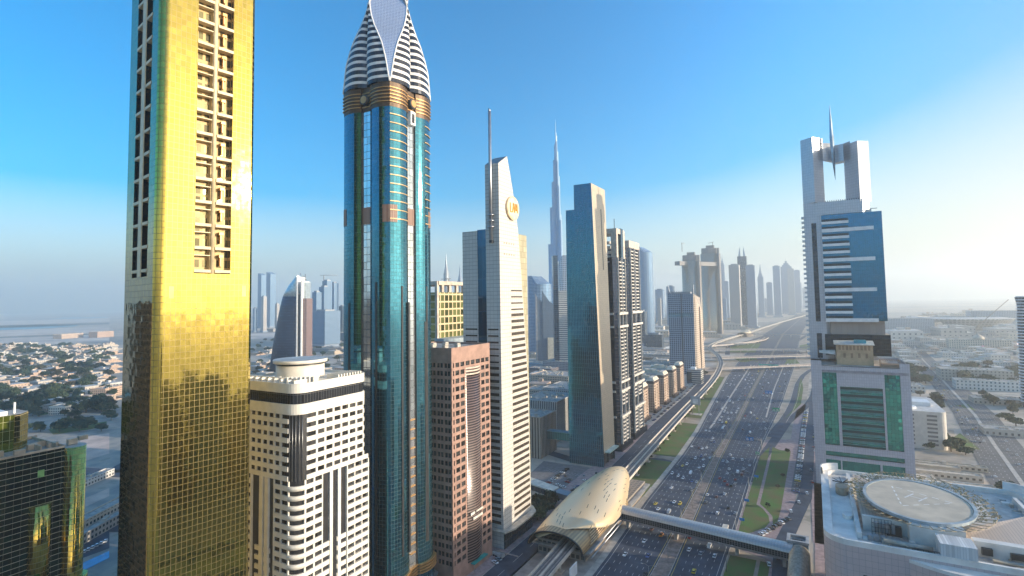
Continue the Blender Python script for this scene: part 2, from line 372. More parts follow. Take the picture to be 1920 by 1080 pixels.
strip('slip_road', asphalt, [(-52, 480), (-47, 560), (-40, 640), (-33, 720), (-22, 790), (-12, 850), (-5, 930), (0, 1100)], -4, 5, .02)
strip('slip_road', asphalt, [(-46, 640), (-38, 720), (-33, 790), (-30, 860), (-29, 930), (-28, 1040), (-22, 1150), (-12, 1230), (0, 1290)], -4.2, 4.2, .03)
for o_ in (-4.5, 4.3): strip('kerb', concr2, [(-38, 720), (-33, 790), (-30, 860), (-29, 930), (-28, 1040), (-22, 1150), (-12, 1230), (0, 1290)], o_, o_+.5, .2)
# road behind the towers on the right
RR = [(118, 300), (126, 420), (136, 560), (150, 700), (168, 860), (192, 1200), (225, 1700), (330, 2600)]
strip('avenue', plain('worn_asphalt', (.15, .145, .14), .9, var=.12, scale=.1), RR, -20, 22, .02)
strip('median', concr2, RR, -.8, 2.5, .15)
m = MB()
for k in range(140):
    y = 430+k*10; x = interp([(p[1], p[0]) for p in RR], y); x2 = interp([(p[1], p[0]) for p in RR], y+3)
    for o_ in (-16, -12.4, -8.8, -5, 6.2, 9.8, 13.4, 17): m.face([(x+o_-.15, y, .04), (x+o_+.15, y, .04), (x2+o_+.15, y+3, .04), (x2+o_-.15, y+3, .04)])
m.build('lane_markings', markm, kind='structure')
strip('cross_street', plain('worn_asphalt', (.1, .1, .1), .9), [(150, 770), (190, 760), (260, 700), (420, 690)], -7, 7, .03)
strip('cross_street', plain('worn_asphalt', (.1, .1, .1), .9), [(20, 1330), (160, 1350), (420, 1300), (900, 1250)], -8, 8, .03)
m = MB(); m.ribbon([(70, 420), (95, 600), (118, 760)], -10, 12, .0); m.ribbon([(20, 600), (110, 640)], -14, 14, .005); m.build('yard', sandm, kind='structure')
fs = MB()
for pts in ([(-60, 604), (205, 596), (205, 603), (-60, 611)], [(-60, 622), (205, 612), (205, 624), (60, 628), (-60, 634)], [(-60, 637), (205, 627), (205, 640), (-60, 652)], [(470, 606), (700, 600), (700, 612), (470, 618)], [(470, 625), (700, 618), (700, 630), (470, 636)]):
    fs.face([(*G(x, y), .015) for x, y in pts])
fs.build('salt_flat', plain('pale_flat', (.66, .56, .47), .95, var=.12, scale=.006, detail=8), kind='structure')
ds = MB()
for pts in ([(-60, 612), (205, 605), (205, 608), (-60, 617)], [(-60, 634), (205, 624), (205, 626), (-60, 636)]):
    ds.face([(*G(x, y), .02) for x, y in pts])
ds.build('scrubland', plain('scrub', (.16, .18, .17), .95, var=.2, scale=.01), kind='structure')
nl = MB()
for pts in ([(150, 820), (205, 812), (205, 850), (150, 868)], [(150, 938), (205, 915), (205, 930), (150, 955)]):
    nl.face([(*G(x, y), .012) for x, y in pts])
nl.build('sand_lot', plain('pinkish_sand', (.62, .47, .38), .95, var=.12, scale=.05), kind='structure')
# roads on the far left between the villas
for pth, ww in (([(-800, 180), (-560, 250), (-330, 330), (-240, 380)], 9), ([(-640, 120), (-420, 195), (-250, 262)], 10), ([(-1500, 400), (-900, 560), (-500, 690)], 6), ([(-560, 250), (-900, 640), (-1400, 1200)], 7), ([(-2600, 700), (-1500, 1100), (-700, 1500)], 7), ([(-1000, 320), (-1500, 900), (-2300, 1500)], 6), ([(-290, 400), (-330, 700), (-460, 1250)], 7), ([(-200, 470), (-420, 560), (-700, 800)], 6)):
    strip('street', asphalt, pth, -ww, ww, .02)
# interchange in the distance
for pth in ([(-60, 1700), (40, 2000), (60, 2500)], [(-200, 1500), (-230, 1750), (-180, 2100), (-140, 2600)], [(-140, 1330), (-80, 1500), (20, 1620), (150, 1680)], [(0, 1450), (-40, 1620), (-60, 1900), (-20, 2400), (60, 3200)]):
    strip('slip_road', asphalt, pth, -6, 6, .03)
m = MB()
for pts in ([(-150, 1340), (-115, 1360), (-130, 1480), (-190, 1460)], [(-215, 1560), (-140, 1580), (-150, 1900), (-225, 1850)], [(-60, 1330), (-30, 1360), (-40, 1440), (-58, 1450)], [(-35, 1700), (30, 1850), (0, 1990), (-40, 1850)], [(70, 1400), (150, 1440), (120, 1560), (60, 1540)]):
    m.face([(x, y, .01) for x, y in pts])
m.build('interchange_grass', grassm, kind='structure')
# ================================================================== TOWERS
def prismobj(name, pts, z0, z1, mats, parent, org, mi=0, top=None, **kw):
    m = MB(org); m.prism(pts, z0, z1, mi, top); return m.build(name, mats, parent, **kw)
def rot(p, c, a):
    return (c[0]+(p[0]-c[0])*math.cos(a)-(p[1]-c[1])*math.sin(a), c[1]+(p[0]-c[0])*math.sin(a)+(p[1]-c[1])*math.cos(a))
# ---- gold tower -------------------------------------------------------
def gold_tower():
    C = (-185.73, 94.06); a = R(10.4); t1 = (math.sin(a), math.cos(a)); n1 = (math.cos(a), -math.sin(a)); t2 = (-math.cos(a), math.sin(a)); n2 = (-math.sin(a), -math.cos(a))
    L1 = 31.4; L2 = 32.0; top = 292; org = (C[0]-14, C[1]+14, 0)
    root = empty('gold_tower', org, 'tall gold mirror-glass tower at the left, cut off by the top edge of the photo', 'tower')
    gm = facade('gold_glass', (.16, .12, .04), (.60, .455, .10), 1.55, 2.07, .90, .92, gmetal=1, grough=.05, wob=.010, warp=.04, gvar=.16, wmetal=.6, wrough=.4)
    gd = facade('gold_glass_dimmed', (.10, .08, .04), (.34, .28, .12), 1.3, 2.07, .94, .96, gmetal=1, grough=.05, wob=.02, warp=.05, gvar=.3)  # same gold glass, tinted darker to put its dim reflection into the colour
    W1 = Wall(C, t1, n1); W2 = Wall(C, t2, n2)
    m = MB(org)
    r = 2.6
    # right face with the balcony recess cut out: u 14.6..25.6, z > 161
    u0, u1, zr = 11.4, 23.4, 161.0
    W1.quad(m, r, u0, 0, top, 0); W1.quad(m, u1, L1-1.2, 0, top, 0); W1.quad(m, u0, u1, 0, zr, 0)
    # rounded near corner
    cc = (C[0]+t1[0]*r+t2[0]*r, C[1]+t1[1]*r+t2[1]*r); n = 8; prev = None
    for k in range(n+1):
        q = k/n*math.pi/2; d = (n2[0]*math.cos(q)+n1[0]*math.sin(q), n2[1]*math.cos(q)+n1[1]*math.sin(q)); p = (cc[0]+d[0]*r, cc[1]+d[1]*r)
        if prev: m.face([(*prev, 0), (*p, 0), (*p, top), (*prev, top)], [((k-1)*.52, 0), (k*.52, 0), (k*.52, top), ((k-1)*.52, top)], 0, True)
        prev = p
    # far right edge chamfer + back
    e0 = W1.P(L1-1.2, 0)[:2]; e1 = W1.P(L1, 0, -1.2)[:2]; b1 = (e1[0]+t2[0]*L2, e1[1]+t2[1]*L2); b2 = W2.P(L2, 0)[:2]
    for p, q in ((e0, e1), (e1, b1), (b1, b2)):
        L = math.hypot(q[0]-p[0], q[1]-p[1]); m.face([(*p, 0), (*q, 0), (*q, top), (*p, top)], [(0, 0), (L, 0), (L, top), (0, top)])
    ob = m.build('glass_facade', gm, root)
    m = MB(org)
    v0, v1, v2, v3, zs = 8.2, 14.0, 17.6, 24.0, 160.0
    W2.quad(m, r, v0, 0, top, 0); W2.quad(m, v3, L2, 0, top, 0); W2.quad(m, v0, v3, 0, zs, 0); W2.quad(m, v1, v2, zs, top, 0)
    m.build('glass_side', gd, root)
    m = MB(org); m.face([(*p, top) for p in (C, e0, e1, b1, b2)]); m.build('roof', roofm, root)
    inner = facade('gold_recess', (.55, .36, .12), (.30, .26, .12), 2.4, 3.7, .62, .72, gmetal=.6, grough=.1, wob=.03, gvar=.8, wrough=.5)
    slabm = plain('gold_slab', (.70, .56, .33), .5, var=.08)
    m = MB(org); W1.quad(m, u0, u1, zr, top, -2.6)
    for uu, nn in ((u0, 1), (u1, -1)): m.face([W1.P(uu, zr, -2.6), W1.P(uu, zr, 0), W1.P(uu, top, 0), W1.P(uu, top, -2.6)], [(0, zr), (2.6, zr), (2.6, top), (0, top)])
    m.face([W1.P(u0, zr, 0), W1.P(u1, zr, 0), W1.P(u1, zr, -2.6), W1.P(u0, zr, -2.6)]); m.build('recess_wall', inner, root)
    m = MB(org); dk = facade('dark_recess', (.05, .05, .06), (.03, .04, .05), 1.4, 3.7, .8, .8, gmetal=.7, grough=.08)
    for a_, b_ in ((v0, v1), (v2, v3)):
        W2.quad(m, a_, b_, zs, top, -1.6); m.face([W2.P(a_, zs, -1.6), W2.P(a_, zs, 0), W2.P(a_, top, 0), W2.P(a_, top, -1.6)]); m.face([W2.P(b_, zs, -1.6), W2.P(b_, zs, 0), W2.P(b_, top, 0), W2.P(b_, top, -1.6)])
    m.build('recess_wall', dk, root)
    z = zr+.4
    while z < top:
        for (a_, b_) in ((u0+.02, 16.7), (18.1, u1-.02)): m = MB(org); W1.box(m, a_, b_, z, z+1.0, -2.5, .22); m.build('balcony_slab', slabm, root)
        m = MB(org); W1.box(m, u0+.05, 16.6, z-2.2, z-1.9, -2.4, -.3); m.build('sunshade', slabm, root)
        m = MB(org); W1.box(m, 20.2, 20.6, z-5.6, z-1.5, -2.4, -1.0); W1.box(m, 19.8, 21.2, z-2.6, z-1.6, -2.4, -.7)
        if z > zr+1: m.build('duct', goldring, root)
        for a_, b_ in ((v0, v1), (v2, v3)): m = MB(org); W2.box(m, a_+.02, b_-.02, z+.2, z+1.2, -1.5, .15); m.build('balcony_slab', slabm, root)
        z += 8.05
    m = MB(org); m.tube([W1.P(17.4, zr, -.6), W1.P(17.4, top, -.6)], .75, 12); m.build('column', slabm, root)
    m = MB(org); W2.box(m, v1+.05, v2-.05, zs, top, -.1, .3); m.build('column', slabm, root)
    for u_, z_ in ((4, 154.5), (27.4, 155)):
        m = MB(org); W1.box(m, u_, u_+1.5, z_-2, z_+2, .02, .12); m.build('vent_panel', plain('orange_panel', (.72, .38, .06), .4, metal=.5), root)
gold_tower()
# ---- dark green and gold building at the bottom left --------------------
def green_building():
    X = -330; ya = yAt(-90, X, 900); yb = yAt(158, X, 950); yc = yAt(118, X, 950); zt = 80; org = (X-15, 130, 0)
    root = empty('office_block', org, 'dark green glass block with gold rounded bays at the bottom left corner', 'building')
    gm = facade('green_glass', (.62, .55, .42), (.012, .05, .035), 3.0, 2.62, .985, .90, gmetal=.6, grough=.06, wob=.01, gvar=.7, wrough=.5)
    bay = facade('gold_bay_glass', (.45, .36, .2), (.85, .58, .12), .9, 2.62, .97, .92, gmetal=1, grough=.06, wob=.05, warp=.03, gvar=.4)
    olive = facade('olive_glass', (.5, .5, .3), (.36, .44, .04), 2.6, 4.5, .95, .97, gmetal=.8, grough=.08, wob=.03, gvar=.3)
    m = MB(org); m.prism([(X, ya), (X, yc), (X-38, yc+2), (X-38, ya)], 0, zt, 0, 1); m.build('glass_facade', [gm, roofm], root)
    # big rounded corner bay
    cy = (yc+yb)/2; rr = (yb-yc)/2+.8
    m = MB(org); m.prism(ell(X-3, cy, rr+1.5, rr, 28), 8, zt-.3, 0, 1, sm=True); m.build('corner_bay', [bay, concr2], root)
    y1 = yAt(74, X, 980)
    m = MB(org); m.prism(ell(X, y1, 3.0, 4.4, 24), 18, 55, 0, 1, sm=True, bot=True); m.build('round_bay', [bay, olive], root)
    for k in range(3):
        z = 13-k*5.5
        for c_, r_ in (((X, y1), 3.6), ((X-1, cy), rr+.8)):
            m = MB(org); m.prism(ell(c_[0], c_[1], r_, r_+.8, 24), z, z+2.2, 0, 1, bot=True, sm=True); m.build('balcony', [bay, olive], root)
    # parapet, penthouse, ducts
    m = MB(org); m.box(X-.5, X+.02, ya, yc, zt, zt+1.0); m.box(X-38, X-37.6, ya, yc+2, zt, zt+1.6); m.box(X-38, X, yc-.3, yc+.2, zt, zt+1.3); m.build('parapet', plain('pale_tile', (.66, .52, .38), .7), root)
    xp = X-16; yp = yAt(60, xp, 800); m = MB(org); m.prism([(xp, ya-10), (xp, yp-5), (xp-6, yp), (xp-18, yp), (xp-18, ya-10)], zt, zt+17.5, 0, 1); m.build('penthouse', [olive, concr2], root)
    m = MB(org); m.prism([(xp+.3, yp-7), (xp+.3, yp-4.8), (xp-5.7, yp+.3), (xp-8, yp+.3), (xp-8, yp-7)], zt+.1, zt+17.6, 0, 1); m.build('corner_bay', [bay, concr2], root)
    m = MB(org); m.box(xp-14, xp-2, ya-8, yp-9, zt+17.5, zt+19.5); m.box(xp-5, xp-4.3, yp-6, yp-5.2, zt+17.5, zt+23); m.build('roof_box', white, root)
    m = MB(org)
    for k in range(7): m.box(X-12+(k % 3)*3, X-9.6+(k % 3)*3, ya+8+k*7, ya+12+k*7, zt, zt+2.2+.5*(k % 2))
    m.build('air_handler', plain('pale_tile', (.66, .52, .38), .7), root, kind='stuff')
    m = MB(org); m.box(X-14, X-2, yc-9, yc-8.5, zt, zt+2.6); m.box(X-14, X-2, yc-3, yc-2.5, zt, zt+2.6); m.box(X-14, X-13.5, yc-9, yc-2.5, zt, zt+2.6); m.build('screen_wall', plain('pale_tile', (.66, .52, .38), .7), root)
    m = MB(org); w_ = Wall((X, 0), (0, 1), (1, 0)); yy = yAt(76, X, 912); w_.box(m, yy-1.3, yy+1.3, 68, 71.5, .02, .06); m.build('window', plain('pale_green_pane', (.35, .62, .22), .3), root)
green_building()
# ---- cream tower --------------------------------------------------------
def grid_frame(m, W, us, zs, pier, sill, o0, o1):
    """piers between given u lines, spandrels at given z lines"""
    for (z0, z1) in sill: W.box(m, us[0], us[-1], z0, z1, o0, o1)
def cream_tower():
    x0, x1, y0, y1 = -216, -176, 141.2, 179.2; zt = 118.8; org = (-196, 160, 0)
    root = empty('cream_tower', org, 'cream office tower with rounded corner, dark windows and a round drum on its roof', 'tower')
    r = 5.0
    m = MB(org); m.prism(rrect(x0+.6, x1-.6, y0+.6, y1-.6, r), 0, 107, 0); m.build('core', plain('dark_core', (.03, .03, .033), .35), root)
    P = rrect(x0-.6, x1+.6, y0-.6, y1+.6, r+.4, 8)
    m = MB(org); m.prism(P, 115.1, zt-1, 0, bot=True); m.prism(P, 106.8, 110.8, 0, bot=True); m.build('upper_band', cream, root)
    m = MB(org); Q = rrect(x0, x1, y0, y1, r, 8); m.prism(Q, 110.8, 115.1); m.build('ribbon_window', facade('ribbon', (.12, .12, .12), (.045, .05, .06), 1.35, 4.4, .93, .97, gmetal=.6, grough=.07, wob=.03, vo=.0), root)
    # parapet ring
    m = MB(org); Pi = rrect(x0, x1, y0, y1, r, 8)
    for i in range(len(P)):
        j = (i+1) % len(P); a, b, c, d = P[i], P[j], Pi[j], Pi[i]
        m.face([(*a, 117.8), (*b, 117.8), (*b, zt), (*a, zt)]); m.face([(*a, zt), (*b, zt), (*c, zt), (*d, zt)]); m.face([(*c, 117.81), (*d, 117.81), (*d, zt), (*c, zt)])
    m.build('parapet', cream, root)
    fh = 3.68; bandm = MB(org); items = []
    WR = Wall((x1, y0), (0, 1), (1, 0)); WL = Wall((x1, y0), (-1, 0), (0, -1))
    def cornerstrip(z0, z1, ua, ub, o=0.0):      # ribbon wrapping the near corner from left u=ua to right u=ub
        path = [(x1-ua, y0)]+[(x1-r+r*math.cos(R(q)), y0+r+r*math.sin(R(q))) for q in range(-90, 1, 12)]+[(x1, y0+ub)]
        cc = (x1-r, y0+r); n = len(path)
        out = []; inn = []
        for p in path:
            if p[0] < x1-r: d = (0, -1)
            elif p[1] > y0+r: d = (1, 0)
            else: d = ((p[0]-cc[0])/r, (p[1]-cc[1])/r)
            out.append((p[0]+d[0]*o, p[1]+d[1]*o)); inn.append((p[0]-d[0]*.62, p[1]-d[1]*.62))
        for i in range(n-1):
            a, b = out[i], out[i+1]; c, d = inn[i+1], inn[i]; s_ = 0 < i < n-2
            bandm.face([(*a, z0), (*b, z0), (*b, z1), (*a, z1)], None, 0, s_); bandm.face([(*a, z1), (*b, z1), (*c, z1), (*d, z1)]); bandm.face([(*d, z0), (*c, z0), (*b, z0), (*a, z0)])
        for k_ in (0, -1): bandm.face([(*inn[k_], z0), (*out[k_], z0), (*out[k_], z1), (*inn[k_], z1)])
    z = 106.8-fh
    fl = 0
    while z > -1:
        zs0, zs1 = z-.05, z+1.78         # spandrel; window above it up to z+fh
        up = fl < 7
        if up:
            WR.box(bandm, 6.2, 35.5, zs0, zs1, -.6, 0); WL.box(bandm, 6.0, 40, zs0, zs1, -.6, 0)
            WR.box(bandm, 5.2, 6.2, zs0, zs1, -.9, -.1); WL.box(bandm, 5.0, 6.0, zs0, zs1, -.9, -.1)
            for k in range(7):
                u = 6.3+k*4.25; WR.box(bandm, u+3.35, u+4.25, zs1, z+fh, -.6, -.08); items.append((WR, u, u+3.35, zs1, z+fh, -.57))
            for k in range(9):
                u = 6.2+k*3.75; WL.box(bandm, u+2.7, u+3.75, zs1, z+fh, -.6, -.08); items.append((WL, u, u+2.7, zs1, z+fh, -.57))
        else:
            low = z < 52.5; low2 = z < 60
            ub = 13.2; ua = 13.2
            cornerstrip(zs0, zs1, ua, ub)
            for u, w_ in ((5.0, 3.6), (9.3, 3.4)):
                WR.box(bandm, u-.75, u, zs1, z+fh, -.6, -.06); items.append((WR, u, u+w_, zs1, z+fh, -.57))
                WL.box(bandm, u-.75, u-.05, zs1, z+fh, -.6, -.06); items.append((WL, u, u+w_, zs1, z+fh, -.57))
            WR.box(bandm, 12.7, 13.2, zs1, z+fh, -.6, -.02); WL.box(bandm, 12.7, 13.2, zs1, z+fh, -.6, -.02)
            # right part of the right face, proud
            WR.box(bandm, 25.6, 38.4, zs0, zs1, -.6, .5)
            for u in (25.6, 29.8, 34.0, 37.9): WR.box(bandm, u, u+.5, zs1, z+fh, -.6, .42)
            for u in (26.1, 30.3, 34.5): items.append((WR, u, u+3.6, zs1, z+fh, -.5))
            WL.box(bandm, 26.5, 40, zs0, zs1, -.6, .5)
            for u in (26.5, 30.7, 35): WL.box(bandm, u, u+.5, zs1, z+fh, -.6, .42); items.append((WL, u+.5, u+4.1, zs1, z+fh, -.5))
            if low:
                WR.box(bandm, 13.2, 17.5, zs0, zs1, -.6, 0); WR.box(bandm, 20.5, 25.6, zs0, zs1, -.6, 0); WL.box(bandm, 15.5, 19, zs0, zs1, -.6, 0); WL.box(bandm, 21, 24.5, zs0, zs1, -.6, 0)
        z -= fh; fl += 1
    ztop = 106.8-7*fh
    for u in (16.6, 20.9): WR.box(bandm, u, u+1.5, 0, ztop+.1, -.6, .25)
    for u in (16.0, 19.4): WL.box(bandm, u, u+2.2, 0, ztop+.1, -.6, .25)
    WR.box(bandm, 35.5, 38.4, ztop-.05, ztop+1.78, -.6, .0)
    bandm.build('spandrel_frame', cream, root)
    panes(root, items, glassd, 'window', org)
    m = MB(org)
    for q in range(-80, -5, 15):
        d = (math.cos(R(q)), math.sin(R(q))); c = (x1-r-.3+d[0]*(r-.2), y0+r+.3+d[1]*(r-.2)); m.tube([(*c, ztop), (*c, 106.8)], .09, 4)
    m.build('corner_mullion', steel, root)
    # drum
    cx, cy = -197.5, 160.5; m = MB(org); m.prism(ell(cx, cy, 10, 10, 40), 117.8, 123.8, sm=True); m.build('roof_drum', cream, root)
    m = MB(org); m.prism(ell(cx, cy, 10.1, 10.1, 40), 123.8, 124.6, sm=True); m.build('drum_band', dark, root)
    m = MB(org); m.prism(ell(cx, cy, 11.2, 11.2, 40), 124.6, 126, 0, 1, bot=True, sm=True); m.build('drum_roof', [cream, plain('grey_roof', (.42, .47, .50), .6)], root)
    m = MB(org)
    for k in range(7): m.box(-187+k*1.4, -186.4+k*1.4, 145+k, 147.5+k, 117.9, 120.4)
    for k in range(9): m.box(-213+k*4, -212.2+k*4, 143.5, 150, 117.9, 119.6); m.box(-185, -178, 164+k*1.6, 164.6+k*1.6, 117.9, 119.6)
    m.box(-214, -180, 146, 147, 119.6, 119.9); m.build('roof_louvre', cream, root)
cream_tower()
# ---- the pointed tower ---------------------------------------------------
def rose_tower():
    cx, cy, hh = -191.5, 209.7, 15.5; org = (cx, cy, 0)
    root = empty('domed_tower', org, 'teal glass tower with gold rings and a striped pointed crown of curved petals', 'tower')
    def outline(h, cut=0.0, bulge=2.0, gro=.5, g0=.40, g1=.60, n=7, z=0, vv=False):
        pts = []
        cs = [(-1, -1), (1, -1), (1, 1), (-1, 1)]
        for k in range(4):
            a = Vector(cs[k])*h; b = Vector(cs[(k+1) % 4])*h; d = (b-a).normalized(); nn = Vector((d.y, -d.x)); L = 2*h
            c0 = cut/L
            if vv:
                ss = [c0+(0.5-c0)*i/n for i in range(n+1)]; row = [(s, bulge*math.sin(math.pi*(s-c0)/(.5-c0+1e-6)*.85+.0)*1.0-gro*((s-c0)/(.5-c0+1e-6))**6) for s in ss]
                row += [(1-s, o) for s, o in reversed(row[:-1])]
            else:
                row = [(c0+(g0-c0)*i/n, bulge*math.sin(math.pi*i/n*.93)) for i in range(n+1)]+[(g0+.002, -gro), (g1-.002, -gro)]+[(1-(c0+(g0-c0)*i/n), bulge*math.sin(math.pi*i/n*.93)) for i in reversed(range(n+1))]
            if not (c0 > 0): row = row[:-1]
            for s, o in row: p = a+d*(L*s)+nn*o; pts.append((cx+p.x, cy+p.y, z))
        return pts
    teal = facade('teal_glass', (.03, .09, .11), (.06, .23, .31), 1.5, 1.85, .92, .93, gmetal=.95, grough=.06, wob=.008, warp=.02, gvar=.22)
    N = 7; per = 2*(N+1)+2-1
    def mif(k, i):
        j = i % per; return 1 if j in (N, N+2) else (2 if j == N+1 else 0)
    silver = facade('silver_strip', (.08, .09, .10), (.80, .84, .84), 3.4, 3.7, .93, .93, gmetal=.85, grough=.12, wob=.03, gvar=.25)
    z0s = [0, 8, 18, 240.5, 246]
    m = MB(org); m.loft([outline(hh+1.1, z=0), outline(hh+.9, z=10), outline(hh+.1, z=24), outline(hh, z=246)], 0, True, False, mif); m.build('glass_facade', [teal, dark, silver], root)
    # podium flare
    for k in range(7):
        z = 16+k*1.35 if k < 4 else 2+(k-4)*4.2
        m = MB(org); A = outline(hh+1.5+(.5 if k > 3 else 0), z=z); B = outline(hh+1.5+(.5 if k > 3 else 0), z=z+.75); m.loft([A, B], 0, True, False)
        m.build('trim_ring', goldring if k < 4 else steel, root)
    m = MB(org); m.loft([outline(hh+.05, z=246), outline(hh+.3, z=258.2)], 0, True, False); m.build('crown_base', plain('bronze_grille', (.10, .065, .04), .5, metal=.5), root)
    for k in range(5):
        z = 248.2+k*1.75; m = MB(org); m.loft([outline(hh+.62, z=z, n=9), outline(hh+.62, z=z+.45, n=9)], 0, True, False); m.build('trim_ring', goldring, root)
    # crown
    def cutz(z): return interp([(258, .05), (263, 1.3), (268, 2.3), (272, 3.3), (279, 5.3), (285, 8.0), (290, 10.3), (296, 12.2), (300, 12.9), (308, 13.9), (312, 14.4)], z)
    def hz_(z): return hh*interp([(258, 1.03), (272, 1.06), (285, 1.02), (300, .90), (312, .80)], z)
    stripe_d = facade('crown_window', (.02, .022, .028), (.06, .065, .08), 1.2, 1.9, .9, 1.0, gmetal=.6, grough=.15)
    wh = plain('crown_white', (.74, .72, .68), .45, var=.05)
    zs = [258.2]; z = 258.2
    while z < 311: z += 2.05 if len(zs) % 2 else 1.45; zs.append(z)
    NN = 9; rings = [outline(hz_(z), max(cutz(z), .05), 2.6*(1-cutz(z)/17), 2.0, n=NN, z=z, vv=True) for z in zs]
    per2 = 2*NN+1
    def mf(k, i):
        if i % per2 == per2-1: return 2
        return 1 if k % 2 else 0
    petal = facade('petal_glass', (.35, .38, .42), (.58, .62, .68), .75, .95, .9, .9, gmetal=.75, grough=.18, gvar=.08, wob=.015)
    m = MB(org)
    n = len(rings[0])
    for k in range(len(rings)-1):
        for i in range(n):
            if i % per2 == per2-1: continue
            j = (i+1) % n; a, b, c, d = rings[k][i], rings[k][j], rings[k+1][j], rings[k+1][i]
            m.face([a, b, c, d], [(i*1.2, a[2]), (i*1.2+1.2, b[2]), (i*1.2+1.2, c[2]), (i*1.2, d[2])], 1 if k % 2 == 0 else 0)
    m.face(list(rings[-1])); m.build('striped_crown', [wh, stripe_d], root)
    for s_ in range(4):
        m = MB(org); i = s_*per2+per2-1
        for k in range(len(rings)-1):
            j = (i+1) % n; a, b, c, d = rings[k][i], rings[k][j], rings[k+1][j], rings[k+1][i]
            w0 = (Vector(a)-Vector(b)).length/2; w1 = (Vector(c)-Vector(d)).length/2
            m.face([a, b, c, d], [(-w0, a[2]), (w0, b[2]), (w1, c[2]), (-w1, d[2])])
        pet = m.build('petal', petal, root)
        for side in (0, 1):
            m = MB(org); m.tube([rings[k][i if side == 0 else (i+1) % n] for k in range(len(rings))], .38, 5); m.build('petal_rib', wh, pet)
    m = MB(org); tp = [(312, 10.5), (313.5, 8), (317, 5.5), (322, 3.0), (325, 1.2), (344, .15)]
    m.loft([[(x, y, z) for x, y in ell(cx, cy, r_, r_, 16)] for z, r_ in tp]); m.build('spire', steel, root)
    # medallions in the grooves facing the street and the camera
    for (px_, py_, nx, ny) in ((cx, cy-hh, 0, -1), (cx+hh, cy, 1, 0)):
        c = Vector((px_+nx*1.7, py_+ny*1.7, 251.5)); dN = Vector((nx, ny, 0)); m = MB(org); m.tube([c-dN*2.6, c+dN*.3], 2.5, 20); m.build('medallion_rim', dark, root)
        m = MB(org); m.tube([c-dN*.1, c+dN*.55], 1.9, 20); m.build('medallion', goldring, root)
    WR = Wall((cx+hh, cy), (0, 1), (1, 0)); m = MB(org); WR.box(m, -1.7, 1.9, 240.5, 247.5, -1.5, 1.6); bx = m.build('window_box', white, root)
    m = MB(org); WR.quad(m, -1.0, 1.2, 241.5, 246.3, 1.64); m.build('pane', glassd, bx)
    # ledges along the near corner and the right edge
    orng = plain('orange_ledge', (.50, .33, .16), .5, metal=.3)
    for k in range(13):
        z = 242-k*4.3
        m = MB(org); o_ = outline(hh+.35, z=z); A = [p for p in o_]
        idx = [i for i in range(len(A)) if (A[i][0] > cx+hh*.93 and A[i][1] < cy-hh*.1) or (A[i][0] > cx+hh*.93 and A[i][1] > cy+hh*.55)]
        for i in idx:
            j = (i+1) % len(A)
            if j in idx and abs(A[i][1]-A[j][1]) < 8:
                a, b = A[i], A[j]; m.face([a, b, (b[0], b[1], z+.45), (a[0], a[1], z+.45)]); ai = (a[0]-.7, a[1], z+.45); bi = (b[0]-.7, b[1], z+.45); m.face([(a[0], a[1], z+.45), (b[0], b[1], z+.45), bi, ai]); m.face([(ai[0], ai[1], z), (bi[0], bi[1], z), b, a])
        m.build('ledge', orng, root)
    m = MB(org); A = outline(hh+.12, z=189); B = outline(hh+.12, z=197.5); nA = len(A)
    for i in range(nA):
        if i % per in (0, 1, N+1, per-2, per-1) : m.face([A[i], A[(i+1) % nA], B[(i+1) % nA], B[i]])
    m.build('plant_louvre', facade('brown_louvre', (.20, .11, .08), (.33, .22, .17), 5, .9, 1.1, .6, grough=.6), root)
    # orange balconies on the lower right strip, dark fins on the lower faces
    for k in range(15):
        m = MB(org); WR.box(m, -1.9, 1.9, 27+k*4.6, 27.5+k*4.6, -1.5, .5); m.build('balcony', goldring, root)
    WL = Wall((cx+hh, cy-hh), (-1, 0), (0, -1)); WR2 = Wall((cx+hh, cy-hh), (0, 1), (1, 0)); m = MB(org)
    for wl, u, zt in ((WR2, 5.5, 158), (WR2, 10.5, 150), (WR2, 24.5, 158), (WR2, 23.3, 140), (WL, 6.5, 160), (WL, 24.5, 150)):
        wl.box(m, u, u+1.1, 30, zt, 1.2, 2.25)
    m.build('dark_fin', dark, root)
    # roadside canopy around the foot
rose_tower()
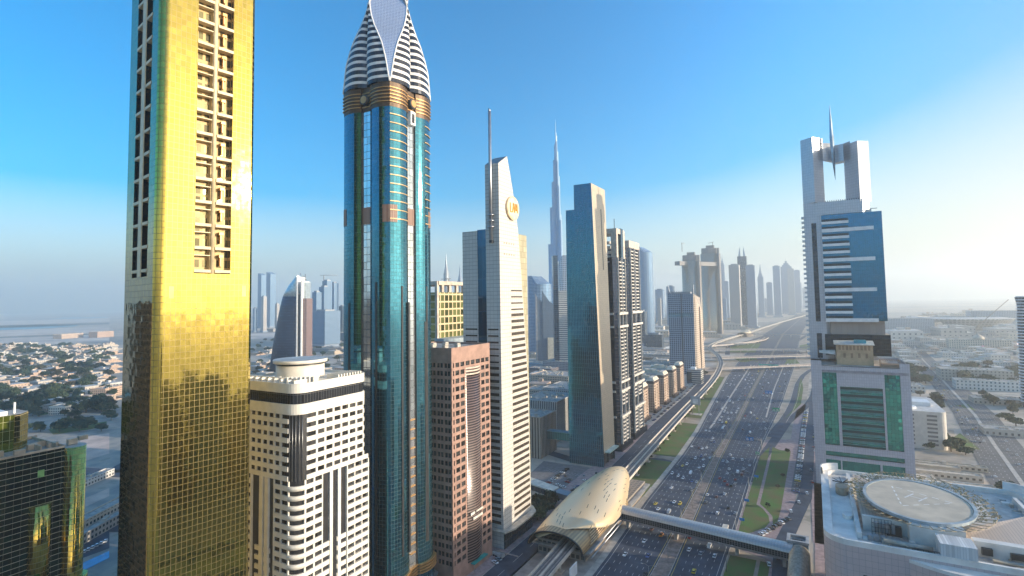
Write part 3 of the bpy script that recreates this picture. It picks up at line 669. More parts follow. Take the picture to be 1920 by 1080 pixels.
# ---- pink granite tower ---------------------------------------------------
def pink_tower():
    x0, x1, y0, y1 = -212, -171.3, 236.9, 276; zt = 124.8; org = (-191, 256, 0)
    pink = plain('pink_granite', (.36, .22, .17), .6, var=.1)
    root = empty('pink_tower', org, 'pink granite tower with a dark bowed striped strip down its lit side', 'tower')
    m = MB(org); m.box(x0+.5, x1-.5, y0+.5, y1-.5, 0, 116.5); m.build('core', plain('dark_core', (.03, .03, .033), .35), root)
    m = MB(org); m.box(x0, x1, y0, y1, 116.5, zt-1.2, 0, 1); m.build('upper_wall', [pink, roofm], root)
    m = MB(org)
    for bx in ((x0, x1, y0, y0+.6), (x0, x1, y1-.6, y1), (x0, x0+.6, y0+.6, y1-.6), (x1-.6, x1, y0+.6, y1-.6)): m.box(*bx, zt-1.2, zt)
    m.build('parapet', pink, root)
    WR = Wall((x1, y0), (0, 1), (1, 0)); WL = Wall((x1, y0), (-1, 0), (0, -1)); bm_ = MB(org); items = []
    fh = 4.35; z = 116.6-fh; k = 0
    while z > 6:
        WR.box(bm_, 0.0, 13.4, z, z+1.75, -.55, 0); WR.box(bm_, 28.2, 39.1, z, z+1.75, -.55, 0)
        WL.box(bm_, 0.01, 40.7, z, z+1.75, -.54, 0)
        for u in (0.0, 2.4, 7.2, 12.2): WR.box(bm_, u if u else 0.01, u+1.25, z+1.75, z+fh, -.55, -.03)
        for u in (28.2, 33.0, 37.9): WR.box(bm_, u, u+1.2, z+1.75, z+fh, -.55, -.03)
        for u in (3.65, 8.45, 29.4, 34.2): items.append((WR, u, u+3.7, z+1.75, z+fh, -.47))
        for q in range(8):
            u = .9+q*5.0; WL.box(bm_, u-.85, u, z+1.75, z+fh, -.55, -.03); items.append((WL, u, u+4.1, z+1.75, z+fh, -.47))
            WL.box(bm_, u+1.9, u+2.2, z+1.75, z+fh, -.55, -.1)
        z -= fh; k += 1
    for wl in (WR, WL): wl.box(bm_, 0, 39 if wl is WR else 40.6, 0, z+fh, -.5, .05)
    z = 116.6-fh; WR.box(bm_, 13.4, 28.2, z, z+1.75, -.55, 0)
    for u in (17.5, 22.5): WR.box(bm_, u, u+1.2, z+1.75, z+fh, -.55, -.03)
    for u in (13.45, 18.7, 23.7): items.append((WR, u, u+3.7, z+1.75, z+fh, -.47))
    bm_.build('granite_frame', pink, root); panes(root, items, glassd, 'window', org)
    # bowed centre strip with ledges
    def bow(o): return [WR.P(13.4+14.8*i/10, 0, o*math.sin(math.pi*i/10)) for i in range(11)]
    bandm = facade('brown_stripe', (.16, .105, .09), (.05, .04, .04), 99, 1.45, 1.2, .55, grough=.2, gmetal=.4, wrough=.5)
    m = MB(org); B = bow(1.7); u = 0
    for a, b in zip(B, B[1:]):
        L = math.hypot(b[0]-a[0], b[1]-a[1]); m.face([(a[0], a[1], 6), (b[0], b[1], 6), (b[0], b[1], 112), (a[0], a[1], 112)], [(u, 6), (u+L, 6), (u+L, 112), (u, 112)], 0, True); u += L
    m.face([(p[0], p[1], 112) for p in B]); m.build('bowed_strip', bandm, root)
    m = MB(org)
    for z in (108.6, 110.4, 112):
        B2 = bow(2.2); m.prism([(p[0], p[1]) for p in B2], z, z+.8, bot=True)
    m.build('ledge', plain('pale_ledge', (.66, .55, .45), .6), root)
    # illegible white lettering near the bottom of the strip
    m = MB(org)
    def rowl(z, ua, ub, n, h):
        for k in range(n):
            u = ua+(ub-ua)*k/n; u2 = u+(ub-ua)/n*.72; WR.box(m, u, u2, z, z+h, 1.5, 1.9)
    rowl(31.5, 14.6, 18.6, 4, 1.3); rowl(31.7, 20.0, 27.2, 7, 1.0); rowl(28.4, 17, 26.5, 9, 1.3)
    m.build('sign_lettering', plain('sign_white', (.9, .85, .72), .5), root)
    m = MB(org)
    for q in range(9): m.box(-206+q*3.6, -203.8+q*3.6, 240+(q*7) % 24, 243+(q*7) % 24, zt-1.2, zt+.9)
    m.build('roof_plant', concr2, root, kind='stuff')
pink_tower()
# ---- slanted tower with mast and round emblem -------------------------------
def emblem_tower():
    X = -168.7; Y0 = 285.2; org = (-180, 300, 0)
    root = empty('emblem_tower', org, 'pale tapering tower with a steel mast and a round gold emblem near its top', 'tower')
    pale = facade('pale_clad', (.30, .27, .24), (.58, .55, .50), 2.6, 2.4, .95, .90, grough=.5, wob=.01, gvar=.08, gmetal=0)
    bandm = facade('band_glass', (.10, .08, .06), (.13, .10, .075), 1.6, 99, .93, 1.2, gmetal=.55, grough=.12, wob=.03)
    edge = [(0, 321.6), (100, 320.2), (151, 315), (197, 309.5), (224.6, 302.6), (243.5, 296.3)]
    xs0 = -178.8
    m = MB(org); zz = [e[0] for e in edge]
    for (za, ya), (zb, yb) in zip(edge, edge[1:]):
        zc = min(zb, 236.7)
        m.face([(X, Y0, za), (X, ya, za), (X, yb, zb), (X, Y0, zb)] if zb <= 236 else [(X, Y0, za), (X, ya, za), (X, yb, zb), (X, Y0, 236.7)], [(0, za), (ya-Y0, za), (yb-Y0, zb), (0, zc)])
        m.face([(X, ya, za), (xs0, ya, za), (xs0, yb, zb), (X, yb, zb)], [(0, za), (10, za), (10, zb), (0, zb)])
        m.face([(xs0, ya, za), (xs0, Y0, za), (xs0, Y0, zc), (xs0, yb, zb)], [(0, za), (ya-Y0, za), (ya-Y0, zc), (0, zb)])
    m.face([(xs0, Y0, 0), (X, Y0, 0), (X, Y0, 236.7), (xs0, Y0, 236.7)], [(0, 0), (10, 0), (10, 236.7), (0, 236.7)])
    m.build('shaft', pale, root)
    m = MB(org); m.face([(xs0, Y0, 236.7), (X, Y0, 236.7), (X, 296.3, 243.5), (xs0, 296.3, 243.5)]); m.build('sloping_roof', plain('slate_panel', (.22, .25, .27), .35, metal=.5), root)
    # left wing, blue strip, rear wing
    m = MB(org); m.prism([(-197, Y0+.5), (-185.6, Y0+.5), (-185.6, 318), (-197, 318)], 0, 195, 0, 1); m.build('side_wing', [pale, roofm], root)
    m = MB(org); m.prism([(-185.6, Y0+.8), (-178.8, Y0+.8), (-178.8, 318), (-185.6, 318)], 0, 195.6, 0); m.build('blue_strip', facade('blue_strip_glass', (.03, .06, .10), (.03, .12, .22), 3.4, 20.5, .97, .985, gmetal=.85, grough=.08, wob=.02), root)
    Yr = yAt(987, -176, 437); m = MB(org); m.prism([(-192, 318.2), (-176, 318.2), (-176, Yr), (-192, Yr)], 0, 196, 0, 1); m.build('rear_wing', [facade('olive_clad', (.30, .27, .17), (.48, .43, .28), 2.6, 4, .9, .9, grough=.4), roofm], root)
    WR = Wall((X, Y0), (0, 1), (1, 0)); WL = Wall((X, Y0), (-1, 0), (0, -1)); items = []; sill = MB(org)
    z = 156.0
    while z > 14:
        ye = interp(edge, z+1.4)-Y0
        u0 = 13.6
        items.append((WR, u0, ye-.7, z, z+(1.0 if z > 140 else 1.9), .03))
        WR.box(sill, u0-.2, ye-.5, z-.32, z-.06, 0, .35)
        if z < 134: items.append((WL, 1.6, 9.2, z, z+(1.0 if z > 108 else 1.9), .03)); items.append((WL, 17.5, 26.5, z, z+(1.0 if z > 108 else 1.8), -.45)); WL.box(sill, 1.4, 9.4, z-.35, z-.05, 0, .3)
        z -= 4.05
    items2 = [(WR, 5+k*3.1, 6.6+k*3.1, zz_, zz_+1.2, .03) for zz_ in (186, 179) for k in range(5)]
    panes(root, items, bandm, 'window_band', org); panes(root, items2, facade('faint_window', (.45, .38, .30), (.45, .38, .30), 2, 2, 1, 1), 'window', org)
    sill.build('sill', plain('pale_sill', (.66, .60, .50), .6), root)
    # base canopy curving round the corner
    m = MB(org); rr_ = []
    path = [(X-8, Y0-1.2), (X+1.5, Y0-1.2), (X+3, Y0+6), (X+3, 312), (X+2, 320), (X-3, 326), (X-10, 328)]
    m.ribbon(path, -2.2, 2.2, 11.5, slab=.9); m.build('canopy', plain('canopy_metal', (.55, .50, .42), .45, metal=.3), root)
    m = MB(org); m.box(X-9, X+.6, Y0+.2, 322, 0, 9.5); m.build('shopfront', facade('shop', (.05, .05, .06), (.05, .07, .09), 3, 4.6, .9, .8, gmetal=.5, grough=.1), root)
    # mast with collars
    mx, my = -173.8, Y0-1.6; m = MB(org); m.tube([(mx, my, 188), (mx, my, 270)], 1.0, 14); m.tube([(mx, my, 270), (mx-.4, my, 272.5)], [1.0, .2], 14); mast = m.build('mast', steel, root)
    for z in (203.5, 199.8, 196): m = MB(org); m.tube([(mx, my, z), (mx, my, z+.8)], 2.1, 14); m.build('collar', steel, mast)
    m = MB(org); m.box(mx-1, mx+1, my-.8, my+1.4, 186.3, 188); m.build('bracket', dark, mast)
    # emblem
    c = Vector((X, 301.2, 210)); dX = Vector((1, 0, 0)); m = MB(org); m.tube([c, c+dX*1.5], 7.8, 40); e = m.build('emblem', plain('emblem_gold', (.80, .60, .36), .4, metal=.3), root)
    m = MB(org); m.tube([c+dX*1.4, c+dX*1.62], 6.9, 40); m.build('emblem_face', plain('emblem_face', (.86, .70, .46), .4, metal=.2), e)
    WE = Wall((X+1.62, 301.2), (0, 1), (1, 0)); m = MB(org)
    def stroke(ua, za, ub, zb, w_=.75):
        d = Vector((ub-ua, zb-za)).normalized(); nn = Vector((-d.y, d.x))*w_/2
        P = [(ua+nn.x, za+nn.y), (ua-nn.x, za-nn.y), (ub-nn.x, zb-nn.y), (ub+nn.x, zb+nn.y)]
        m.face([WE.P(u, z, .35) for u, z in P]);
        for i in range(4): a, b = P[i], P[(i+1) % 4]; m.face([WE.P(*a, 0), WE.P(*b, 0), WE.P(*b, .35), WE.P(*a, .35)])
    for s_ in ((-4.6, 213.2, -4.6, 207.3), (-4.6, 207.3, -2.6, 207.3), (-1.9, 207.3, -.3, 213.2), (-.3, 213.2, .8, 207.3), (1.2, 207.3, 1.9, 213.2), (1.9, 213.2, 3.2, 208.6), (3.2, 208.6, 4.2, 213.2), (4.2, 213.2, 5.0, 207.3)): stroke(*s_)
    m.build('emblem_letters', plain('emblem_orange', (.75, .30, .04), .4, metal=.4), e)
emblem_tower()
# ---- teal slab with tan side ------------------------------------------------
def teal_tower():
    org = (-185, 485, 0); root = empty('slab_tower', org, 'tall dark teal glass slab with a tan street side, stepped top and a long slot', 'tower')
    tg = facade('teal_slab_glass', (.10, .22, .26), (.03, .20, .29), 1.9, 3.8, .84, .96, gmetal=.9, grough=.09, wob=.012, warp=.008, gvar=.3)
    tan = facade('tan_glass', (.34, .28, .20), (.62, .50, .36), 1.6, 1.9, .92, .94, gmetal=.25, grough=.3, wob=.03, gvar=.15)
    Yb, Yf = 462, 491.7; Yt0, Yt1 = 466, 504; xb, xt = -168, -175.6; xl = -201.5; xs = -193
    m = MB(org)
    m.face([(xl, Yb, 0), (xb, Yb, 0), (xt+.9, Yt0-.4, 235), (xl, Yt0-.4, 235)], [(0, 0), (33, 0), (33, 235), (0, 235)])
    m.face([(xs, Yt0-.4, 235), (xt+.9, Yt0-.4, 235), (xt, Yt0, 258.5), (xs, Yt0, 258.5)], [(8, 235), (33, 235), (33, 258), (8, 258)])
    m.face([(xl, Yf, 0), (xl, Yb, 0), (xl, Yt0-.4, 235), (xl, Yt1-2, 235)], [(0, 0), (30, 0), (30, 235), (0, 235)])
    m.face([(xs, Yt1, 235), (xs, Yt0-.4, 235), (xs, Yt0, 258.5), (xs, Yt1, 258.5)], [(0, 235), (30, 235), (30, 258), (0, 258)])
    m.face([(xb, Yf, 0), (xl, Yf, 0), (xl, Yt1-2, 235), (xs, Yt1, 258.5), (xt, Yt1, 258.5)], [(0, 0), (33, 0), (33, 235), (20, 258), (0, 258)])
    m.build('glass_facade', tg, root)
    m = MB(org); m.face([(xb, Yb, 12), (xb, Yf, 12), (xt, Yt1, 258.5), (xt, Yt0, 258.5)], [(0, 0), (34, 0), (38, 258), (2, 258)]); m.build('tan_facade', tan, root)
    m = MB(org); m.face([(xb-3, Yb, 0), (xb-3, Yf, 0), (xb-3, Yf, 12), (xb-3, Yb, 12)]); m.face([(xb-3, Yb, 12), (xb-3, Yf, 12), (xb, Yf, 12), (xb, Yb, 12)])
    for k in range(3): m.box(xb-2.8, xb-1.8, Yb+5+k*11, Yb+6.2+k*11, 0, 12)
    m.build('entrance', facade('shop', (.05, .05, .06), (.05, .07, .09), 3, 4.6, .9, .8), root)
    m = MB(org); m.box(xb+.02, xb+4.6, Yb+3, Yf-2, 12.2, 13.4); m.build('canopy', plain('pale_green', (.48, .60, .55), .4), root)
    m = MB(org); m.face([(xs, Yt0, 258.4), (xt, Yt0, 258.4), (xt, Yt1, 258.4), (xs, Yt1, 258.4)]); m.face([(xl, Yt0-.4, 235), (xs, Yt0-.4, 235), (xs, Yt1, 235), (xl, Yt1-2, 235)]); m.build('roof', roofm, root)
    def xp(z): return xb+(xt-xb)*(z-12)/(246.5)
    m = MB(org)
    for ya, yb in ((486, 488.6),):
        m.face([(xp(178)+.05, ya, 178), (xp(178)+.05, yb, 178), (xp(237)+.05, yb+2, 237), (xp(237)+.05, ya+2, 237)])
    m.build('slot', dark, root)
teal_tower()
# ---- pair of black and white balcony towers ------------------------------------
def twin_towers():
    dk = facade('black_glass', (.015, .015, .02), (.02, .035, .07), 1.6, 3.6, .94, .92, gmetal=.75, grough=.08, wob=.02)
    bw = plain('balcony_white', (.60, .56, .50), .5, var=.06)
    for idx, (x0, x1, y0, y1, zt, lab) in enumerate(((-200, -171, 516.5, 552, 222, 'black and white balcony tower with an open frame top, beside the teal slab'), (-196, -172.5, 566, 612, 214, 'second black and white balcony tower, the farther and narrower of the pair'))):
        org = (x0+12, y0+15, 0); root = empty('balcony_tower', org, lab, 'tower', 'black and white balcony towers')
        body = zt-(30 if idx == 0 else 8)
        m = MB(org); m.prism([(x0, y0), (x1-3, y0), (x1, y0+4), (x1, y1-4), (x1-3, y1), (x0, y1)], 0, body, 0, 1); m.build('glass_facade', [dk, roofm], root)
        WR = Wall((x1, y0), (0, 1), (1, 0)); WL = Wall((x1-3, y0), (-1, 0), (0, -1)); L = y1-y0; z = 8; k = 0
        while z < body-2:
            mech = abs(z-36) < 5 or abs(z-62) < 5 or abs(z-128) < 6
            if not mech:
                m = MB(org)
                for u0, u1 in (((8, 15), (18.5, 24)) if idx == 0 else ((5, 14), (21, 32))):
                    WR.box(m, u0, u1, z, z+1.15, 0, 1.7)
                if z > 186 or z < 34: WL.box(m, 3 if idx == 0 else 0, 10, z, z+1.2, 0, .5)
                m.build('balcony', bw, root)
            z += 3.65; k += 1
        m = MB(org)
        for zz_ in (36-4, 62-5, 62+4, 128-7, 128+6): WR.box(m, 3, L-4, zz_, zz_+2.2, 0, 2.3); WL.box(m, 0, 26, zz_, zz_+2.0, 0, .6)
        for u in ((4.6, 16.2, 27.5) if idx == 0 else (3.5, 16.5, 36)): WR.box(m, u, u+.7, 0, body, 0, 1.9)
        WL.box(m, 11.2 if idx == 0 else 6, 12.3 if idx == 0 else 7, 0, body, 0, .8); m.build('white_rib', bw, root)
        fr = plain('tan_frame', (.58, .49, .40), .5)
        if idx == 0:
            m = MB(org); m.box(x1-6, x1, y0+6, y0+11, body, zt-5); m.box(x1-6, x1, y1-8, y1-2, body, zt-5); m.box(x0, x0+4, y0+6, y0+11, body, zt-5)
            m.box(x0, x1, y0+6, y1-2, zt-5, zt); m.build('top_frame', fr, root)
            m = MB(org)
            for q in range(4): m.prism(ell(x1-12, y0+14, 6.5-q*.6, 6.5-q*.6, 16), body+q*5, body+q*5+2.6, bot=True)
            m.build('stacked_drum', bw, root)
            m = MB(org); m.prism([(x1-4, y1-16), (x1+.5, y1-16), (x1+.5, y1-9), (x1-4, y1-9)], body-30, zt+1); m.build('glass_fin', facade('blue_strip_glass', (.03, .06, .10), (.03, .12, .22), 3.4, 20.5, .97, .985), root)
            m = MB(org); m.tube([(x1-9, y1-8, zt), (x1-9, y1-8, zt+13)], .35, 6); m.build('antenna', dark, root)
        else:
            m = MB(org); m.box(x0+2, x1, y0+4, y1-2, body, zt); m.build('top_block', fr, root)
        m = MB(org); m.box(x0+5, x1+2.4, y0-.5, y1+1, 0, 6.5); m.build('podium', dk, root)
twin_towers()
# ---- row of brown apartment blocks ------------------------------------------------
def apartments():
    br = plain('brown_render', (.30, .195, .15), .75); dkb = plain('dark_brown', (.12, .085, .07), .75); cap = plain('cream_cap', (.70, .60, .46), .6)
    tops = [(1180, 640, 'nearest'), (1, 0, 'second'), (2, 0, 'middle'), (3, 0, 'fourth'), (4, 0, 'farthest')]
    bal = facade('balcony_grid', (.55, .42, .32), (.09, .07, .06), 2.6, 3.3, .52, .62, grough=.3)
    for k in range(5):
        y0 = 640+k*60-(0 if k == 0 else 0); x1 = -185-k*1.4; org = (x1-12, y0+20, 0); h = 38
        root = empty('apartment_block', org, tops[k][2]+' of five brown apartment blocks with cream-capped corner tower, along the viaduct', 'apartment block', 'brown apartment blocks in a row')
        m = MB(org); m.box(x1-70, x1-9, y0-2, y0+54, 0, h-4, 0, 1); m.build('body', [facade('brown_grid', (.14, .095, .08), (.06, .05, .05), 3.2, 3.3, .45, .5, grough=.3), plain('apt_roof', (.36, .32, .27), .9)], root)
        m = MB(org); m.box(x1-10, x1, y0+8, y0+34, 0, h); m.build('street_wing', [bal], root)
        m = MB(org); m.box(x1-11, x1+1, y0+7, y0+35, h, h+1.6); m.box(x1-9, x1-1, y0+9, y0+33, h+1.6, h+3.2); m.build('cornice', dkb, root)
        P0 = [(x1-11, y0+7), (x1+1, y0+7), (x1+1, y0+35), (x1-11, y0+35)]
        m = MB(org); m.loft([[(x1-10.5, y0+8, h+3.2), (x1+.5, y0+8, h+3.2), (x1+.5, y0+34, h+3.2), (x1-10.5, y0+34, h+3.2)], [(x1-8, y0+11, h+7.5), (x1-2, y0+11, h+7.5), (x1-2, y0+31, h+7.5), (x1-8, y0+31, h+7.5)]], 0, True, False); m.build('capped_roof', cap, root)
        m = MB(org)
        for q in (-34, -42): m.prism(ell(x1+q, y0+24, 4.5, 6, 12), h-4, h+1.5, bot=True)
        m.box(x1-50, x1-26, y0+18, y0+30, h-4, h-.5); m.build('roof_house', cap, root)
        m = MB(org); m.box(x1-1, x1+3, y0+6, y0+36, 0, 4.2); m.build('arcade', dkb, root)
        m = MB(org)
        for f in range(9): m.box(x1, x1+1.3, y0+11, y0+16, 5+f*3.6, 6.1+f*3.6); m.box(x1, x1+1.3, y0+26, y0+31, 5+f*3.6, 6.1+f*3.6)
        m.build('balcony_slab', plain('warm_slab', (.52, .38, .29), .7), root, kind='stuff')
    # glassed white block beyond the row
    for (px, yb, w_, h, lab) in ((1232, 712, 44, 26, 'low grey office block with striped cream side, behind the brown blocks'), (1306, 712, 26, 24, 'small white office block with a square frame, past the last brown block')):
        x, y = G(px, yb+8, 0); org = (x, y, 0); root = empty('office_block', org, lab, 'building')
        m = MB(org); m.box(x-w_*.6, x+w_*.3, y, y+w_, 0, h, 0, 1); m.build('wall', [facade('grey_band', (.52, .49, .44), (.10, .14, .18), 99, 3.6, 1.1, .5, grough=.2, gmetal=.4), roofm], root)
        m = MB(org); m.box(x-w_*.62, x-w_*.3, y-.8, y, 0, h-3); m.build('glass_bay', facade('blue_strip_glass', (.03, .06, .10), (.03, .12, .22), 3.4, 20.5, .97, .985), root)
        m = MB(org); m.box(x-w_*.4, x-w_*.1, y+w_*.3, y+w_*.7, h, h+3.4); m.build('roof_house', white, root)
apartments()
# ---- tower with stepped crown beside the viaduct bend ---------------------------------
def grid_tower():
    x1, y0 = -199, 1085; x0 = -252; y1 = 1165; zb = 162; org = (-225, 1110, 0)
    root = empty('grid_tower', org, 'blue grey grid tower with pink side and broken crown, where the viaduct bends', 'tower')
    gr = facade('blue_grid', (.27, .34, .42), (.02, .07, .13), 3.9, 4.1, .62, .66, gmetal=.5, grough=.12)
    pk = facade('pink_grid', (.60, .48, .38), (.10, .09, .08), 4.2, 4.1, .5, .5, gmetal=.3, grough=.2)
    m = MB(org)
    for za, zb_, ix, mi in ((0, 112, 0, 0), (112, 120, 1.2, 1), (120, 158, 0, 0)):
        m.face([(x0, y0+ix, za), (x1-4, y0+ix, za), (x1-4, y0+ix, zb_), (x0, y0+ix, zb_)], [(0, za), (49, za), (49, zb_), (0, zb_)], mi)
    m.face([(x0, y1, 0), (x0, y0, 0), (x0, y0, 158), (x0, y1, 158)], [(0, 0), (80, 0), (80, 158), (0, 158)]); m.face([(x0, y0, 158), (x1-4, y0, 158), (x1-4, y1, 158), (x0, y1, 158)])
    m.build('front_facade', [gr, facade('blue_band', (.2, .35, .45), (.10, .26, .36), 4, 4, .9, .9, gmetal=.7)], root)
    m = MB(org); m.face([(x1-4, y0, 0), (x1, y0+4, 0), (x1, y0+4, 150), (x1-4, y0, 158)], [(0, 0), (5, 0), (5, 150), (0, 158)]); m.face([(x1, y0+4, 0), (x1, y1, 0), (x1-3, y1, 120), (x1, y0+4, 150)], [(0, 0), (76, 0), (76, 120), (0, 150)])
    m.face([(x1-4, y0, 158), (x1, y0+4, 150), (x1-3, y1, 120), (x1-6, y1, 150)]); m.build('side_facade', pk, root)
    m = MB(org); m.box(-227, -225.4, y0-1, y0, 0, 158); m.box(x1-.5, x1+.6, y0+38, y0+42, 0, 132); m.build('dark_groove', dark, root)
    m = MB(org)
    for x in (x0, x1-7): m.face([(x, y0, 158), (x+3.5, y0, 158), (x+1 if x == x0 else x+3.5, y0, 176)]); m.face([(x+3.5, y0+6, 158), (x, y0+6, 158), (x+1 if x == x0 else x+3.5, y0+6, 176)]); m.face([(x, y0, 158), (x+1 if x == x0 else x+3.5, y0, 176), (x+1 if x == x0 else x+3.5, y0+6, 176), (x, y0+6, 158)]); m.face([(x+3.5, y0, 158), (x+3.5, y0+6, 158), (x+1 if x == x0 else x+3.5, y0+6, 176), (x+1 if x == x0 else x+3.5, y0, 176)])
    for k in range(11): m.box(x0+5+k*3.6, x0+6+k*3.6, y0+2, y0+3, 158, 164)
    m.box(x0+5, x1-10, y0+3, y0+30, 158, 162); m.build('crown', plain('crown_grey', (.32, .34, .37), .5, metal=.4), root)
grid_tower()
# ---- very tall spired tower --------------------------------------------------------
def spire_tower():
    cx, cy = -768, 1700; org = (cx, cy, 0)
    root = empty('supertall_tower', org, 'very tall slender stepped silver tower with a needle top, far in the centre', 'tower')
    gl = facade('silver_blue', (.44, .58, .70), (.30, .50, .64), 3, 3.8, .6, .85, gmetal=.45, grough=.2, gvar=.2, wob=.03)
    def z(y): return zAt(cx, cy, y)
    lv = [(0, 195, 26), (195, 300, 23)]
    m = MB(org); m.prism(ell(cx, cy, 6, 6, 16), 0, z(292), sm=True); m.build('core', gl, root)
    for k, (ang, tops) in enumerate(((205, (458, 389, 341, 300, 272)), (325, (560, 414, 350, 303, 266)), (85, (500, 402, 330, 284, 255)))):
        a = R(ang)
        for i, yt in enumerate(tops):
            rr = (29, 22, 15.5, 10, 6)[i]; c = (cx+math.cos(a)*rr*.62, cy+math.sin(a)*rr*.62); m = MB(org); m.prism(ell(c[0], c[1], rr*.55, (7.5, 7, 6, 4.5, 2.8)[i], 14, a), 0, z(yt), sm=True); m.build('tier', gl, root)
    m = MB(org); m.loft([[(x, y, zz) for x, y in ell(cx+dx, cy, r_, r_, 12)] for zz, r_, dx in ((z(300), 5.2, 0), (z(268), 4.4, 0), (z(268)+.1, 2.6, 0), (z(250), 2.2, 0), (z(249), 1.3, 0), (z(224), .3, 0))], 0, True, False); m.build('spire', plain('bright_steel', (.50, .62, .74), .3, metal=.4), root)
spire_tower()
# ---- tower with square frame and blade on the right ----------------------------------
def frame_tower():
    Y = 530; org = (22, 545, 0)
    root = empty('frame_tower', org, 'white tower topped by an open square frame with a steel blade, right of the highway', 'tower')
    clad = facade('white_clad', (.30, .32, .36), (.50, .52, .56), 1.7, 2.3, .93, .94, gmetal=.4, grough=.28, wob=.01, gvar=.07)
    blue = facade('blue_glass', (.02, .08, .14), (.015, .19, .37), 1.5, 3.1, .96, .96, gmetal=.9, grough=.06, wob=.012, warp=.03, gvar=.2)
    darkg = facade('dark_band_glass', (.02, .03, .05), (.02, .05, .08), 1.4, 3.1, .94, .9, gmetal=.8, grough=.08, gvar=.6)
    tan = facade('tan_clad', (.28, .23, .20), (.36, .30, .26), 4, 9, .97, .97, grough=.6, gvar=.15)
    # shaft
    m = MB(org); m.prism([(-3.6, Y), (9.6, Y), (9.6, Y+30), (-3.6, Y+30)], 96, 231, 0); m.prism([(9.6, Y+6), (45, Y+6), (45, Y+30), (9.6, Y+30)], 96, 228.5, 0); m.build('white_shaft', clad, root)
    m = MB(org); m.prism([(9.6, Y-1.5), (52.6, Y-1.5), (52.6, Y+22), (9.6, Y+22)], 128.6, 219, 0, 1, bot=True); m.build('blue_block', [blue, roofm], root)
    m = MB(org); m.box(12.5, 50.8, Y+1, Y+21, 117.4, 128.6); m.build('recessed_floor', tan, root)
    m = MB(org); m.prism([(8, Y-1.5), (54, Y-1.5), (54, Y+22), (8, Y+22)], 100, 117.4, 0, 1); m.build('lower_block', [darkg, roofm], root)
    W = Wall((0, Y-1.5), (1, 0), (0, -1)); k = 0
    z = 212.3
    seq = 0
    while z > 129:
        long_ = seq % 4 == 1; m = MB(org)
        W.box(m, 9.4, 46.5 if long_ else 29.2, z-1.9 if long_ else z-1.3, z+.9 if not long_ else z+1.1, .02, 1.5); m.build('white_fin', white, root); z -= 6.35; seq += 1
    m = MB(org)
    for q in range(14): W.quad(m, 9.7, 29, 129.4+q*6.35, 132.8+q*6.35, .06)
    m.build('window_band', darkg, root, kind='stuff')
    m = MB(org); W2 = Wall((0, Y), (1, 0), (0, -1)); W2.quad(m, 1.9, 5.6, 128, 213, .05); W2.quad(m, 2.0, 5.8, 97, 118, .05); m.build('window_strip', facade('strip_tinted', (.04, .05, .06), (.05, .08, .12), 1.8, 3.1, .9, .85, gmetal=.8, grough=.08, gvar=.6), root)
    for k in range(30):
        m = MB(org); m.box(-5.6, -3.6, Y+2, Y+8, 99+k*4.1, 100.6+k*4.1); m.build('balcony', white, root)
    # frame
    def pil(p, z0, z1, nm):
        m = MB(org); m.prism(p, z0, z1, bot=True); return m.build(nm, clad, root)
    lp = [(-3.6, Y+4), (5.6, Y-3), (13.2, Y+7), (4, Y+14)]; rp = [(28.8, Y+10), (38.4, Y-1), (46.8, Y+6), (37.2, Y+17)]
    pil(lp, 231, 288, 'frame_post'); pil(rp, 228.5, 280, 'frame_post')
    M0 = (21.4, Y+13)
    pil([(9.4, Y+2), (13.2, Y+7), M0, (21.4, Y+22), (8, Y+16)][:4], 268.2, 284, 'frame_beam'); pil([M0, (28.8, Y+10), (33.6, Y+4.5), (34, Y+16), (21.4, Y+22)], 266.5, 281.8, 'frame_beam')
    pil([(5.6, Y-.4), (40, Y-.4), (45, Y+5.5), (9, Y+5.5)], 219.5, 230.6, 'frame_sill')
    m = MB(org)
    for k in range(16): m.box(13+k*1.6, 13.5+k*1.6, Y-.4, Y-.1, 230.6, 231.6)
    m.build('railing', dark, root)
    m = MB(org); rr = [];
    for z_, w_, th in ((250.5, .15, .1), (262, 1.1, .7), (275, 1.9, 1.0), (288, 2.0, 1.0), (300, 1.4, .8), (310, .7, .4), (317, .1, .1)):
        x = 21.8-(z_-250)*.022; rr.append([(x-w_, Y+8, z_), (x, Y+8-th, z_), (x+w_*.6, Y+8, z_), (x, Y+8+th, z_)])
    m.loft(rr, 0, True, False); m.build('blade', plain('blade_steel', (.30, .36, .42), .25, metal=.85), root)
    m = MB(org); m.box(34, 46, Y+2, Y+4, 219, 221.6); m.box(38, 50, Y+1, Y+1.4, 221.6, 222.2); m.box(22, 27, Y+2, Y+5, 219, 221); m.build('roof_plant', steel, root)
    # podium block in front
    Yp = 500; Pd = facade('podium_clad', (.30, .30, .33), (.50, .50, .53), 1.55, 2.2, .93, .95, grough=.45, gvar=.1, wob=.01)
    teal = facade('podium_glass', (.0, .08, .08), (.03, .36, .32), 2.3, 2.95, .95, .96, gmetal=.85, grough=.05, wob=.04, warp=.05, gvar=.35)
    W = Wall((0, Yp), (1, 0), (0, -1)); x0, x1 = -3.4, 61.8
    m = MB(org); m.prism([(x0, Yp), (x1, Yp), (x1, Yp+60), (x0, Yp+60)], 0, 94, 0, 1, sides=False)
    for s_ in (((x0, Yp+60), (x0, Yp), 0), ((x1, Yp), (x1, Yp+60), 0), ((x1, Yp+60), (x0, Yp+60), 0)):
        a, b = s_[0], s_[1]; L = math.hypot(b[0]-a[0], b[1]-a[1]); m.face([(*a, 0), (*b, 0), (*b, 96), (*a, 96)], [(0, 0), (L, 0), (L, 96), (0, 96)])
    def solid(u0, u1, z0, z1): W.quad(m, u0, u1, z0, z1, 0)
